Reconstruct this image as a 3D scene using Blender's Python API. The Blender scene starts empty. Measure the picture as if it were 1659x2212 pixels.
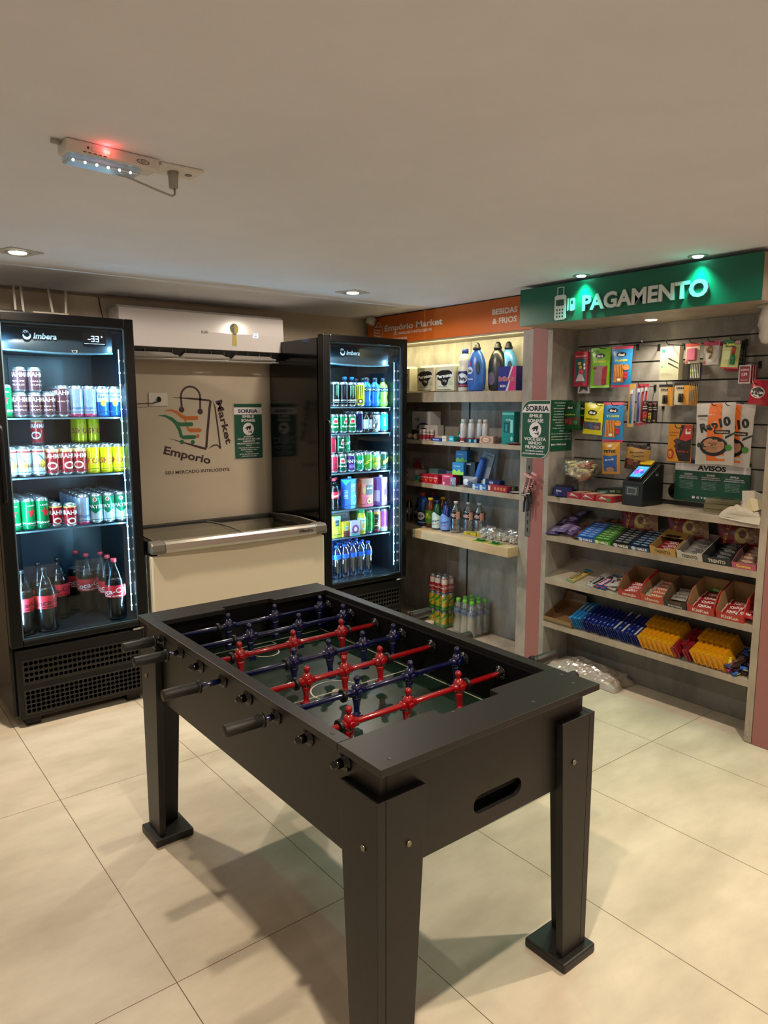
import bpy, math, random
from mathutils import Vector, Matrix, Euler
random.seed(7)
R = math.radians
S = bpy.context.scene
COL = S.collection

# ------------------------------------------------------------------ camera
cam_d = bpy.data.cameras.new('camera'); cam = bpy.data.objects.new('camera', cam_d); COL.objects.link(cam)
S.camera = cam
cam_d.sensor_fit = 'HORIZONTAL'; cam_d.sensor_width = 36.0
cam_d.lens = 36.0 * 1563.75 / 1659.0
cam_d.clip_start = .02; cam_d.clip_end = 50
cam.location = (-.6717, -1.799, 1.6128)
cam.rotation_euler = Euler((R(90 - 8.381), 0, R(-38.208)), 'XYZ')

# ------------------------------------------------------------------ world, view, lights
S.view_settings.view_transform = 'Standard'; S.view_settings.look = 'None'
S.view_settings.gamma = 1.0; S.view_settings.use_curve_mapping = False
S.view_settings.exposure = 0.0
W = bpy.data.worlds.new('world'); S.world = W; W.use_nodes = True
W.node_tree.nodes['Background'].inputs[0].default_value = (1.0, .93, .88, 1)
W.node_tree.nodes['Background'].inputs[1].default_value = .03

def kel(c): return c
def spot(name, loc, power, col, ang=110, blend=.6, size=.03, rot=(0, 0, 0)):
    d = bpy.data.lights.new(name, 'SPOT'); d.energy = power; d.color = col; d.spot_size = R(ang); d.spot_blend = blend
    d.shadow_soft_size = size
    o = bpy.data.objects.new(name, d); COL.objects.link(o); o.location = loc; o.rotation_euler = rot; return o
def area(name, loc, power, col, sx, sy, rot=(0, 0, 0), spread=180):
    d = bpy.data.lights.new(name, 'AREA'); d.shape = 'RECTANGLE'; d.size = sx; d.size_y = sy; d.energy = power; d.color = col
    d.spread = R(spread)
    o = bpy.data.objects.new(name, d); COL.objects.link(o); o.location = loc; o.rotation_euler = rot; return o
WARM = (1.0, .83, .62)
CEIL = 2.27
LAMPS = [(.10, 1.74), (1.90, 1.765), (.10, -1.0), (1.90, -1.0), (.10, -3.4), (1.90, -3.4), (-1.7, .3)]  # rear pair: unseen lamps added for fill; last one is unseen too
LAMP_W = [130, 102, 108, 126, 36, 44, 4]
for (x, y), w in zip(LAMPS, LAMP_W):
    spot('downlight_bulb', (x, y, CEIL - .012), w, WARM, 124, 1.0, .022)
    spot('downlight_spill', (x, y, CEIL - .012), w * .30 if y > -2 else w * .8, (1.0, .86, .70), 174, .15, .03)
for x, y in ((2.60, .587), (2.60, -.036)):
    pass
for y in (.587, -.036):
    spot('green_bulb', (2.487, y, CEIL - .018), 17, (.02, 1.0, .66), 105, .9, .02, (0, R(6), 0))
spot('niche_bulb', (2.79, .374, 2.035), 13, (1.0, .88, .66), 140, .7, .02)
area('shelf_led', (2.765, 1.95, 2.048), 7.5, (1.0, .88, .44), .015, 1.5, (0, R(-50), 0))
COOL = (.40, .78, 1.0)
for x0 in (0.01, 1.85):
    area('cooler_led', (x0 + .615, 2.085, 1.22), 9, COOL, .012, 1.42, (R(90), 0, R(50)), 170)
    area('cooler_led', (x0 + .065, 2.085, 1.22), 9, COOL, .012, 1.42, (R(90), 0, R(-50)), 170)
    area('cooler_led', (x0 + .34, 2.16, 1.872), 3.0, COOL, .4, .02, (R(15), 0, 0), 170)

# ------------------------------------------------------------------ materials
MC = {}
def lin(h):
    h = h.lstrip('#')
    if len(h) == 3: h = ''.join(c * 2 for c in h)
    r = [int(h[i:i + 2], 16) / 255 for i in (0, 2, 4)]
    return tuple((c / 12.92 if c <= .04045 else ((c + .055) / 1.055) ** 2.4) for c in r) + (1,)
def mat(c, rough=.45, metal=0, emit=0, spec=.5, coat=0):
    if not isinstance(c, str): return c
    k = (c, rough, metal, emit, spec, coat)
    if k in MC: return MC[k]
    m = bpy.data.materials.new('paint_' + c.lstrip('#')); m.use_nodes = True
    b = m.node_tree.nodes['Principled BSDF']
    b.inputs['Base Color'].default_value = lin(c); b.inputs['Roughness'].default_value = rough
    b.inputs['Metallic'].default_value = metal; b.inputs['Specular IOR Level'].default_value = spec
    b.inputs['Coat Weight'].default_value = coat
    if emit:
        b.inputs['Emission Color'].default_value = lin(c); b.inputs['Emission Strength'].default_value = emit
    MC[k] = m; return m
def noisy(name, c1, c2, scale, rough=.5, bump=0, stretch=(1, 1, 1), detail=6, lo=.35, hi=.65, spec=.5, metal=0, rv=0):
    m = bpy.data.materials.new(name); m.use_nodes = True; nt = m.node_tree; N = nt.nodes; b = N['Principled BSDF']
    tc = N.new('ShaderNodeTexCoord'); mp = N.new('ShaderNodeMapping'); mp.inputs['Scale'].default_value = stretch
    nt.links.new(tc.outputs['Object'], mp.inputs['Vector'])
    n = N.new('ShaderNodeTexNoise'); n.inputs['Scale'].default_value = scale; n.inputs['Detail'].default_value = detail
    n.inputs['Roughness'].default_value = .62
    nt.links.new(mp.outputs[0], n.inputs['Vector'])
    r = N.new('ShaderNodeValToRGB'); r.color_ramp.elements[0].position = lo; r.color_ramp.elements[1].position = hi
    r.color_ramp.elements[0].color = lin(c1); r.color_ramp.elements[1].color = lin(c2)
    nt.links.new(n.outputs[0], r.inputs[0]); nt.links.new(r.outputs[0], b.inputs['Base Color'])
    b.inputs['Roughness'].default_value = rough; b.inputs['Specular IOR Level'].default_value = spec
    b.inputs['Metallic'].default_value = metal
    if bump:
        bp = N.new('ShaderNodeBump'); bp.inputs['Strength'].default_value = bump; bp.inputs['Distance'].default_value = .003
        nt.links.new(n.outputs[0], bp.inputs['Height']); nt.links.new(bp.outputs[0], b.inputs['Normal'])
    return m
def clear(name, tint='#ffffff', gloss=.12, rough=.03, op=0.0, opc='#ffffff'):
    k = (name, tint, gloss)
    if k in MC: return MC[k]
    m = bpy.data.materials.new(name); m.use_nodes = True; nt = m.node_tree; N = nt.nodes
    N.remove(N['Principled BSDF']); out = N['Material Output']
    t = N.new('ShaderNodeBsdfTransparent'); t.inputs[0].default_value = lin(tint)
    g = N.new('ShaderNodeBsdfGlossy'); g.inputs[0].default_value = (1, 1, 1, 1); g.inputs['Roughness'].default_value = rough
    lw = N.new('ShaderNodeLayerWeight'); lw.inputs[0].default_value = .25
    mr = N.new('ShaderNodeMapRange'); mr.inputs[3].default_value = gloss; mr.inputs[4].default_value = min(1, gloss * 5)
    nt.links.new(lw.outputs['Facing'], mr.inputs[0])
    mx = N.new('ShaderNodeMixShader'); nt.links.new(mr.outputs[0], mx.inputs[0])
    if op:
        d = N.new('ShaderNodeBsdfDiffuse'); d.inputs[0].default_value = lin(opc)
        m2 = N.new('ShaderNodeMixShader'); m2.inputs[0].default_value = op
        nt.links.new(t.outputs[0], m2.inputs[1]); nt.links.new(d.outputs[0], m2.inputs[2]); nt.links.new(m2.outputs[0], mx.inputs[1])
    else: nt.links.new(t.outputs[0], mx.inputs[1])
    nt.links.new(g.outputs[0], mx.inputs[2]); nt.links.new(mx.outputs[0], out.inputs[0])
    MC[k] = m; return m

def floor_mat():
    m = bpy.data.materials.new('porcelain_tile'); m.use_nodes = True; nt = m.node_tree; N = nt.nodes; L = nt.links
    b = N['Principled BSDF']; tc = N.new('ShaderNodeTexCoord'); sp = N.new('ShaderNodeSeparateXYZ'); L.new(tc.outputs['Object'], sp.inputs[0])
    def mth(op, a, b2=None):
        n = N.new('ShaderNodeMath'); n.operation = op
        for i, v in enumerate((a, b2)):
            if v is None: continue
            if isinstance(v, (int, float)): n.inputs[i].default_value = v
            else: L.new(v, n.inputs[i])
        return n.outputs[0]
    def edge(sock, size, w):
        q = mth('DIVIDE', sock, size); f = mth('SUBTRACT', q, mth('ROUND', q)); d = mth('MULTIPLY', mth('ABSOLUTE', f), size)
        return mth('LESS_THAN', d, w)
    g = mth('MAXIMUM', edge(sp.outputs[0], .6, .0014), edge(sp.outputs[1], 1.2174, .0014))
    n = N.new('ShaderNodeTexNoise'); n.inputs['Scale'].default_value = 1.7; n.inputs['Detail'].default_value = 9; n.inputs['Roughness'].default_value = .6
    mp = N.new('ShaderNodeMapping'); mp.inputs['Scale'].default_value = (1, 2.2, 1); mp.inputs['Rotation'].default_value = (0, 0, R(25))
    L.new(tc.outputs['Object'], mp.inputs[0]); L.new(mp.outputs[0], n.inputs['Vector'])
    r = N.new('ShaderNodeValToRGB'); r.color_ramp.elements[0].position = .32; r.color_ramp.elements[1].position = .66
    r.color_ramp.elements[0].color = lin('#b8ad99'); r.color_ramp.elements[1].color = lin('#dacfbb'); L.new(n.outputs[0], r.inputs[0])
    mx = N.new('ShaderNodeMix'); mx.data_type = 'RGBA'; L.new(g, mx.inputs[0]); L.new(r.outputs[0], mx.inputs[6]); mx.inputs[7].default_value = lin('#6a5c48')
    L.new(mx.outputs[2], b.inputs['Base Color'])
    b.inputs['Roughness'].default_value = .42; b.inputs['Specular IOR Level'].default_value = .35
    return m
M_FLOOR = floor_mat()
M_WALL = noisy('wall_paint', '#b3a691', '#bbae9b', 3, .8)
M_CEIL = noisy('ceiling_paint', '#dfe2ee', '#e5e8f4', 2, .9)
M_LAM = noisy('cement_laminate', '#827d78', '#a39e98', 9, .6, .05, (1, 1, .5))
M_LAML = noisy('light_laminate', '#8f8376', '#a89c8c', 9, .55, .05, (1, 1, .5))
M_LAMD = noisy('dark_laminate', '#5d5a56', '#7c7873', 6, .6, .05, (1, 1, .5))
M_PINK = mat('#94605e', .6)
M_BLK = noisy('black_lacquer', '#0f0e0d', '#161413', 40, .44, .04)
M_TOP = noisy('black_mdf', '#121110', '#181715', 60, .42, .03)
M_FR = mat('#060607', .34, 0, 0, .28)
M_FRS = mat('#070708', .12, 0, 0, .35)
M_GLASS = clear('door_glass', '#f4fbff', .018, .01)
M_LED = mat('#cfefff', .5, 0, 9)
M_CHROME = mat('#c8c8c8', .2, 1)
M_CAN = mat('#b8bec4', .28, .9)
M_PLASTIC = clear('clear_plastic', '#eef2f4', .10, .08, .10, '#ffffff')
M_BAG = clear('plastic_bag', '#e8e8e8', .10, .2, .55, '#d9d4cc')
M_CARD = mat('#8a6440', .8)

# ------------------------------------------------------------------ mesh builder
TXT = {}
def glyphs(s, bold):
    k = (s, bold)
    if k not in TXT:
        cu = bpy.data.curves.new('t', 'FONT'); cu.body = s; cu.size = 1.0; cu.resolution_u = 3; cu.offset = bold; cu.fill_mode = 'FRONT'
        ob = bpy.data.objects.new('t', cu); me = bpy.data.meshes.new_from_object(ob)
        vs = [(v.co.x, v.co.y) for v in me.vertices]; fs = [tuple(p.vertices) for p in me.polygons]
        bpy.data.objects.remove(ob); bpy.data.curves.remove(cu); bpy.data.meshes.remove(me)
        TXT[k] = (vs, fs)
    return TXT[k]
class MB:
    def __init__(s): s.v = []; s.f = []; s.m = []; s.sm = []; s.slots = []
    def slot(s, m):
        m = mat(m)
        if m not in s.slots: s.slots.append(m)
        return s.slots.index(m)
    def add(s, vs, fs, m, smooth=False, T=None):
        n = len(s.v); k = s.slot(m)
        if T is not None: vs = [tuple(T @ Vector(v)) for v in vs]
        s.v += [tuple(v) for v in vs]; s.f += [tuple(i + n for i in f) for f in fs]
        s.m += [k] * len(fs); s.sm += [smooth] * len(fs); return s
    def box(s, x0, x1, y0, y1, z0, z1, m, T=None):
        v = [(x, y, z) for z in (z0, z1) for y in (y0, y1) for x in (x0, x1)]
        return s.add(v, [(0, 2, 3, 1), (4, 5, 7, 6), (0, 1, 5, 4), (2, 6, 7, 3), (0, 4, 6, 2), (1, 3, 7, 5)], m, False, T)
    def lathe(s, prof, m, seg=20, T=None, smooth=True, sx=1, sy=1, cap=True):
        # prof: (r, z[, material of the ring above])
        rings = []; vs = []
        for p in prof:
            rings.append(len(vs)); vs += [(p[0] * math.cos(2 * math.pi * i / seg) * sx, p[0] * math.sin(2 * math.pi * i / seg) * sy, p[1]) for i in range(seg)]
        groups = {}
        for j in range(len(prof) - 1):
            mm = prof[j][2] if len(prof[j]) > 2 else m
            groups.setdefault(mm, []).extend((rings[j] + i, rings[j] + (i + 1) % seg, rings[j + 1] + (i + 1) % seg, rings[j + 1] + i) for i in range(seg))
        n = len(s.v)
        if T is not None: vs = [tuple(T @ Vector(v)) for v in vs]
        s.v += vs
        for mm, fs in groups.items():
            k = s.slot(mm); s.f += [tuple(i + n for i in f) for f in fs]; s.m += [k] * len(fs); s.sm += [smooth] * len(fs)
        for j, flip in ((0, True), (len(prof) - 1, False)) if cap else ():
            if prof[j][0] > 1e-6:
                f = [rings[j] + i + n for i in range(seg)]
                s.f.append(tuple(reversed(f)) if flip else tuple(f)); s.sm.append(False)
                s.m.append(s.slot(prof[-2][2] if (not flip and len(prof[-2]) > 2) else (prof[0][2] if len(prof[0]) > 2 else m)))
        return s
    def tube(s, pts, r, m, seg=8, T=None, closed=False):
        pts = [Vector(p) for p in pts]; vs = []; fs = []; n = len(pts); rr = r if isinstance(r, (list, tuple)) else [r] * n
        up = None
        for i, p in enumerate(pts):
            d = (pts[min(i + 1, n - 1)] - pts[max(i - 1, 0)]).normalized()
            if up is None: up = d.orthogonal().normalized()
            up = (up - d * up.dot(d)).normalized(); w = d.cross(up)
            for k in range(seg):
                a = 2 * math.pi * k / seg; vs.append(p + (up * math.cos(a) + w * math.sin(a)) * rr[i])
        for i in range(n - 1):
            for k in range(seg): fs.append((i * seg + k, i * seg + (k + 1) % seg, (i + 1) * seg + (k + 1) % seg, (i + 1) * seg + k))
        fs.append(tuple(reversed(range(seg)))); fs.append(tuple(range((n - 1) * seg, n * seg)))
        return s.add(vs, fs, m, True, T)
    def prism(s, poly, a0, a1, m, axis='y', T=None):
        # poly in the plane across axis: y->(x,z)  x->(y,z)  z->(x,y)
        f = {'y': lambda p, a: (p[0], a, p[1]), 'x': lambda p, a: (a, p[0], p[1]), 'z': lambda p, a: (p[0], p[1], a)}[axis]
        n = len(poly); vs = [f(p, a0) for p in poly] + [f(p, a1) for p in poly]
        fs = [tuple(range(n)), tuple(reversed(range(n, 2 * n)))] + [(i, i + n, (i + 1) % n + n, (i + 1) % n) for i in range(n)]
        return s.add(vs, fs, m, False, T)
    def sph(s, c, r, m, sx=1, sy=1, sz=1, seg=14, ring=8):
        pr = [(r * math.sin(math.pi * j / ring) + 1e-7, -r * math.cos(math.pi * j / ring) * sz) for j in range(ring + 1)]
        return s.lathe(pr, m, seg, Matrix.Translation(c), True, sx, sy)
    def art(s, specs, w, h, fn, T=None):
        for li, q in enumerate(specs):
            k = q[0]; l = li + 1
            if k == 'r':
                _, x0, x1, z0, z1, c = q[:6]; nx = max(1, int(abs(x1 - x0) * 8)); nz = max(1, int(abs(z1 - z0) * 6))
                vs = [fn((x0 + (x1 - x0) * i / nx - .5) * w, (z0 + (z1 - z0) * j / nz) * h, l) for j in range(nz + 1) for i in range(nx + 1)]
                fs = [(j * (nx + 1) + i, j * (nx + 1) + i + 1, (j + 1) * (nx + 1) + i + 1, (j + 1) * (nx + 1) + i) for j in range(nz) for i in range(nx)]
                s.add(vs, fs, c, False, T)
            elif k == 'e':
                _, cx, cz, rx, rz, c = q[:6]; vs = [fn((cx - .5) * w, cz * h, l)]; n = 16
                for rr in (.5, 1): vs += [fn((cx - .5 + rx * rr * math.cos(2 * math.pi * i / n)) * w, (cz + rz * rr * math.sin(2 * math.pi * i / n)) * h, l) for i in range(n)]
                fs = [(0, 1 + i, 1 + (i + 1) % n) for i in range(n)] + [(1 + i, 1 + n + i, 1 + n + (i + 1) % n, 1 + (i + 1) % n) for i in range(n)]
                s.add(vs, fs, c, False, T)
            elif k == 'p':
                pts = q[1]; x0 = min(p[0] for p in pts); x1 = max(p[0] for p in pts); z0 = min(p[1] for p in pts); z1 = max(p[1] for p in pts)
                nx = max(1, int((x1 - x0) * 7 + .5)); nz = max(1, int((z1 - z0) * 7 + .5))
                def clip(P, ax, lim, sg):
                    o = []
                    for i in range(len(P)):
                        a, b = P[i - 1], P[i]; da, db = (a[ax] - lim) * sg, (b[ax] - lim) * sg
                        if da >= 0: o.append(a)
                        if da * db < 0: t = da / (da - db); o.append((a[0] + (b[0] - a[0]) * t, a[1] + (b[1] - a[1]) * t))
                    return o
                for i in range(nx):
                    A_ = clip(clip(pts, 0, x0 + (x1 - x0) * i / nx, 1), 0, x0 + (x1 - x0) * (i + 1) / nx, -1) if nx > 1 else pts
                    for j in range(nz):
                        B = clip(clip(A_, 1, z0 + (z1 - z0) * j / nz, 1), 1, z0 + (z1 - z0) * (j + 1) / nz, -1) if nz > 1 else A_
                        if len(B) > 2: s.add([fn((x - .5) * w, z * h, l) for x, z in B], [tuple(range(len(B)))], q[2], False, T)
            elif k == 't':
                # text, centre x, centre z, cap height (fraction of h), colour, width (fraction of w), angle
                _, tx, cx, cz, ch, c = q[:6]; tw = q[6] if len(q) > 6 else 0; ang = R(q[7]) if len(q) > 7 else 0; bold = q[8] if len(q) > 8 else .012
                vs, fs = glyphs(tx, bold)
                if not vs: continue
                mx, mn = max(v[0] for v in vs), min(v[0] for v in vs)
                sz = ch * h / .73; sx = (tw * w / (mx - mn)) if tw else sz
                o = []
                for x, y in vs:
                    X = (x - (mx + mn) / 2) * sx; Z = (y - .365) * sz
                    o.append(fn((cx - .5) * w + X * math.cos(ang) - Z * math.sin(ang), cz * h + X * math.sin(ang) + Z * math.cos(ang), l))
                s.add(o, fs, c, False, T)
        return s
    def mesh(s, name, warp=None):
        me = bpy.data.meshes.new(name)
        me.from_pydata([warp(v) for v in s.v] if warp else s.v, [], s.f)
        for m in s.slots: me.materials.append(m)
        me.polygons.foreach_set('material_index', s.m); me.polygons.foreach_set('use_smooth', s.sm); me.update(); return me
    def obj(s, name, parent=None, loc=(0, 0, 0), rot=(0, 0, 0), bevel=0, warp=None, kind=None, seg=2):
        o = bpy.data.objects.new(name, s.mesh(name, warp)); COL.objects.link(o); o.location = loc; o.rotation_euler = rot
        if parent: o.parent = parent
        if bevel:
            b = o.modifiers.new('bevel', 'BEVEL'); b.width = bevel; b.segments = seg; b.limit_method = 'ANGLE'; b.angle_limit = R(40)
        if kind: o['kind'] = kind
        return o
def tag(o, label, cat, group=None):
    o['label'] = label; o['category'] = cat
    if group: o['group'] = group
    return o
def empty(name, loc=(0, 0, 0), rot=(0, 0, 0)):
    o = bpy.data.objects.new(name, None); o.empty_display_size = .05; COL.objects.link(o); o.location = loc; o.rotation_euler = rot; return o
def dup(o, loc, rot, label=None, group=None):
    c = o.copy(); COL.objects.link(c); c.location = loc; c.rotation_euler = rot
    if label: c['label'] = label
    if group: c['group'] = group
    def kids(a, b):
        for ch in a.children:
            d = ch.copy(); COL.objects.link(d); d.parent = b; kids(ch, d)
    kids(o, c)
    return c
def flat(y, e=.0004): return lambda u, v, l: (u, y - e * l, v)
RW = R(-90)     # things on the right wall face -x
def pose(x, y, z, rz=0, rx=0, ry=0): return dict(loc=(x, y, z), rot=(rx, ry, rz))
def stroke(mb, pts, w, m, y0, T=None):
    w = w if isinstance(w, (list, tuple)) else [w] * len(pts); L_, R_ = [], []
    for i, p in enumerate(pts):
        a = Vector(pts[max(i - 1, 0)]); b = Vector(pts[min(i + 1, len(pts) - 1)]); d = (b - a).normalized(); n = Vector((-d.y, d.x)) * w[i] / 2
        L_.append(Vector(p) + n); R_.append(Vector(p) - n)
    vs = [(q.x, y0, q.y) for q in L_ + R_]; n = len(pts)
    mb.add(vs, [(i, i + 1, n + i + 1, n + i) for i in range(n - 1)], m, False, T)

# ------------------------------------------------------------------ the room
MB().box(-2.5, 3.1, -4.7, 2.95, -.05, 0, M_FLOOR).obj('floor', kind='structure')
MB().box(-2.5, 3.1, -4.7, 2.95, CEIL, CEIL + .05, M_CEIL).obj('ceiling', kind='structure')
MB().box(-3.0, 3.1, 2.80, 2.95, 0, CEIL, M_WALL).box(-1.6, 1.89, 2.75, 2.80, 0, CEIL - .02, M_WALL).obj('wall_back', kind='structure')
MB().box(3.0, 3.1, -5, 2.80, 0, CEIL, M_WALL).obj('wall_right', kind='structure')
M_WHITE = mat('#ece8e2', .8)
MB().box(-2.45, -2.4, -4.6, 2.80, 0, CEIL, M_WHITE).obj('wall_left', kind='structure')
MB().box(-2.4, 3.1, -4.65, -4.6, 0, CEIL, M_WHITE).obj('wall_front', kind='structure')
# burgundy cladding flush with the shelving fronts
MB().box(2.746, 2.999, -4.59, -.3135, .002, CEIL - .001, M_PINK).obj('trim_1', kind='structure')
MB().box(2.746, 2.999, 1.001, 1.108, .002, CEIL - .003, M_PINK).obj('trim_2', kind='structure')

# recessed downlights
def downlight(x, y, rot, label):
    t = empty('recessed_downlight', (x, y, CEIL), (0, 0, rot)); tag(t, label, 'ceiling light', 'downlights in the ceiling')
    m = MB(); s = .075; h = .042
    for a in (0, 1, 2, 3):
        T = Matrix.Rotation(a * math.pi / 2, 4, 'Z'); m.prism([(-s, -s), (s, -s), (h, -h), (-h, -h)], -.004, -.0005, '#b9b4ad', 'z', T)
    m.lathe([(.042, -.0045), (.052, -.0045), (.052, -.001)], '#9d9890', 24)
    m.obj('frame', t, bevel=0)
    MB().lathe([(1e-6, -.006), (.034, -.008), (.038, -.002)], mat('#fff1d6', .5, 0, 14), 20).obj('lamp', t)
for i, (x, y) in enumerate(LAMPS):
    downlight(x, y, R(20 if i < 2 else 0), ['square recessed downlight above the left drinks fridge, at left edge', 'square recessed downlight between the corner and the wall air conditioner', 'square recessed downlight over the near left of the table', 'square recessed downlight over the near right of the table', 'unseen square fill downlight added behind the viewer on the left', 'unseen square fill downlight added behind the viewer on the right', 'unseen square recessed downlight left of the games table'][i])
for y, lb in ((.587, 'round green downlight on the left above the payment sign'), (-.036, 'round green downlight on the right above the payment sign')):
    t = empty('green_downlight', (2.487, y, CEIL)); tag(t, lb, 'ceiling light', 'green lights over the payment sign')
    MB().lathe([(.024, -.003), (.042, -.005), (.044, -.001)], '#8f9a94', 24, None, True, 1, 1, False).obj('ring', t)
    MB().lathe([(1e-6, -.006), (.02, -.009), (.024, -.003)], mat('#9dffe0', .5, 0, 12), 18).obj('lamp', t)

# emergency light and socket on the ceiling
t = empty('emergency_light', (.01, .225, CEIL), (0, 0, R(5)))
tag(t, 'long white emergency light with red indicator mounted on the ceiling', 'emergency light')
MB().box(-.125, .12, -.034, .034, -.032, 0, mat('#d8d4d0', .35)).obj('housing', t, bevel=.006)
MB().box(-.118, .07, -.028, .028, -.05, -.0325, clear('ribbed_lens', '#eaf4fa', .10, .15, .45, '#aab4ba')).obj('lens', t, bevel=.006)
m = MB()
for i in range(6): m.sph((-.10 + i * .03, -.005, -.043), .0035, mat('#d8f2ff', .5, 0, 10))
m.obj('led_lamp', t)
m = MB(); m.box(-.062, -.03, -.0352, -.034, -.020, -.010, '#d0cbc5').sph((-.072, -.0345, -.015), .003, '#222')
for i in range(5): m.box(-.085 + i * .013, -.077 + i * .013, -.0352, -.0338, -.0275, -.0255, '#333')
m.art([('e', .5, .5, .5, .5, '#333'), ('e', .5, .5, .44, .40, '#b9b3ac'), ('t', 'FLC', .5, .5, .4, '#333')], .036, .013, lambda u, v, l: (.073 + u, -.0341 - .0002 * l, -.024 + v))
m.obj('control_marking', t)
MB().sph((-.02, -.0355, -.016), .0042, mat('#ff2a20', .4, 0, 30)).obj('indicator_lamp', t)
bd = bpy.data.lights.new('red_indicator', 'POINT'); bd.energy = .045; bd.color = (1, .08, .08); bd.shadow_soft_size = .004
bo = bpy.data.objects.new('red_indicator', bd); COL.objects.link(bo); bo.location = (-.013, .179, CEIL - .014)
MB().tube([(-.128, .0, -.008), (-.15, 0, -.008)], .006, '#a8a29b').obj('mounting_stub', t)
MB().tube([(.02, .0, -.05), (.06, -.01, -.062), (.12, -.02, -.078), (.165, -.01, -.082), (.185, .01, -.07), (.188, .018, -.052)], .003, '#a9a49e').obj('cord', t)
t = empty('ceiling_socket_plate', (.205, .258, CEIL), (0, 0, R(0)))
tag(t, 'white rectangular socket plate on the ceiling with plugged in cord', 'socket')
MB().box(-.062, .062, -.044, .044, -.009, 0, '#dedad6').obj('plate', t, bevel=.003)
MB().lathe([(.012, -.052), (.013, -.03), (.015, -.009)], '#a29d98', 14, Matrix.Translation((-.012, .0, 0)), True, 1, 1.2).obj('plug', t)
MB().lathe([(.010, -.0105), (.010, -.0092)], '#77726d', 14, Matrix.Translation((.033, .0, 0))).obj('blank_cap', t)

# ------------------------------------------------------------------ foosball table
TT = empty('foosball_table', (.219, -.656, 0), (0, 0, R(.45)))
tag(TT, 'black foosball table with red and blue players in the foreground', 'games table')
TW, TL = .785, 1.435
wz = lambda v: (v[0], v[1], v[2] * (1 + .015 * v[1] / TL))
def tobj(m, name, par=TT, bevel=.0015): return m.obj(name, par, warp=wz, bevel=bevel)
# top boards
e0, e1, nt_ = .165, .125, .034
m = MB(); z0, z1 = .822, .84
m.prism([(0, 0), (TW, 0), (TW, e0 - .003), (.51, e0 - .003), (.51, e0 - nt_ - .003), (.30, e0 - nt_ - .003), (.30, e0 - .003), (0, e0 - .003)], z0, z1, M_TOP, 'z'); tobj(m, 'top_board')
m = MB(); m.prism([(0, TL), (0, TL - e1), (.29, TL - e1), (.29, TL - e1 + nt_), (.50, TL - e1 + nt_), (.50, TL - e1), (TW, TL - e1), (TW, TL)], z0, z1, M_TOP, 'z'); tobj(m, 'top_board')
for xa in (0, TW - .04): tobj(MB().box(xa, xa + .04, e0 - .0025, TL - e1 - .0005, z0, z1, M_TOP), 'top_board')
m = MB()
for x, y in ((.05, .03), (.33, .12), (.54, .035), (.73, .05), (.02, .21), (TW - .03, .11), (.05, TL - .05), (TW - .06, TL - .045), (.02, TL - .19), (.40, TL - .03)):
    tobj(MB().lathe([(.0055, .8402), (.0055, .8409), (.003, .841)], '#3a3836', 10, Matrix.Translation((x, y, 0))), 'screw_cap', bevel=0)
bx0, bx1, by0, by1, bz0, bz1 = .025, TW - .025, .037, TL - .035, .553, .8215
for xa, nm in ((bx0, 'side_panel'), (bx1 - .02, 'side_panel')): tobj(MB().box(xa, xa + .02, by0, by1, bz0, bz1, M_BLK), nm)
# end panel with ball return slot
m = MB(); sx0, sx1, sz0, sz1 = .325, .505, .594, .645; rr = (sz1 - sz0) / 2; zc = (sz0 + sz1) / 2
arc = lambda cx, a0, a1: [(cx + rr * math.cos(R(a0 + (a1 - a0) * i / 8)), zc + rr * math.sin(R(a0 + (a1 - a0) * i / 8))) for i in range(9)]
xm = (sx0 + sx1) / 2; X0, X1 = bx0 + .0205, bx1 - .0205
left = [(xm, bz0), (xm, sz0)] + [(x, z) for x, z in reversed(arc(sx0 + rr, 90, 270))] + [(xm, sz1), (xm, bz1), (X0, bz1), (X0, bz0)]
right = [(xm, bz0), (xm, sz0)] + arc(sx1 - rr, -90, 90) + [(xm, sz1), (xm, bz1), (X1, bz1), (X1, bz0)]
m.prism(left, by0, by0 + .02, M_BLK).prism(right, by0, by0 + .02, M_BLK); tobj(m, 'end_panel', bevel=0)
tobj(MB().box(X0, X1, by1 - .02, by1, bz0, bz1, M_BLK), 'end_panel')
tobj(MB().box(.30, .53, by0 + .021, by0 + .10, .575, .59, mat('#0b0b0b', .6)).box(.30, .53, by0 + .10, by0 + .105, .575, .68, mat('#0b0b0b', .6)), 'ball_tray')
tobj(MB().box(X0, X1, by0 + .0205, by1 - .0205, bz0, bz0 + .01, mat('#0b0b0b', .7)), 'bottom_panel')
# playing field
FZ = .682; fg = noisy('field_green', '#10231a', '#172e22', 30, .3)
fx0, fx1, fy0, fy1 = .0475, TW - .0475, .11, TL - .09
m = MB(); m.box(fx0, fx1, fy0, fy1, FZ - .01, FZ, fg)
ln = mat('#b9b8a6', .5); lz = FZ + .0006; cy = (fy0 + fy1) / 2; cx = TW / 2
def line(x0, y0, x1, y1, w=.0045): m.box(min(x0, x1) - w / 2, max(x0, x1) + w / 2, min(y0, y1) - w / 2, max(y0, y1) + w / 2, FZ, lz, ln)
line(fx0 + .022, fy0 + .02, fx0 + .022, fy1 - .02); line(fx1 - .022, fy0 + .02, fx1 - .022, fy1 - .02); line(fx0 + .022, cy, fx1 - .022, cy)
line(fx0 + .022, fy1 - .05, fx1 - .022, fy1 - .05); line(fx0 + .022, fy0 + .05, fx1 - .022, fy0 + .05)
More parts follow.
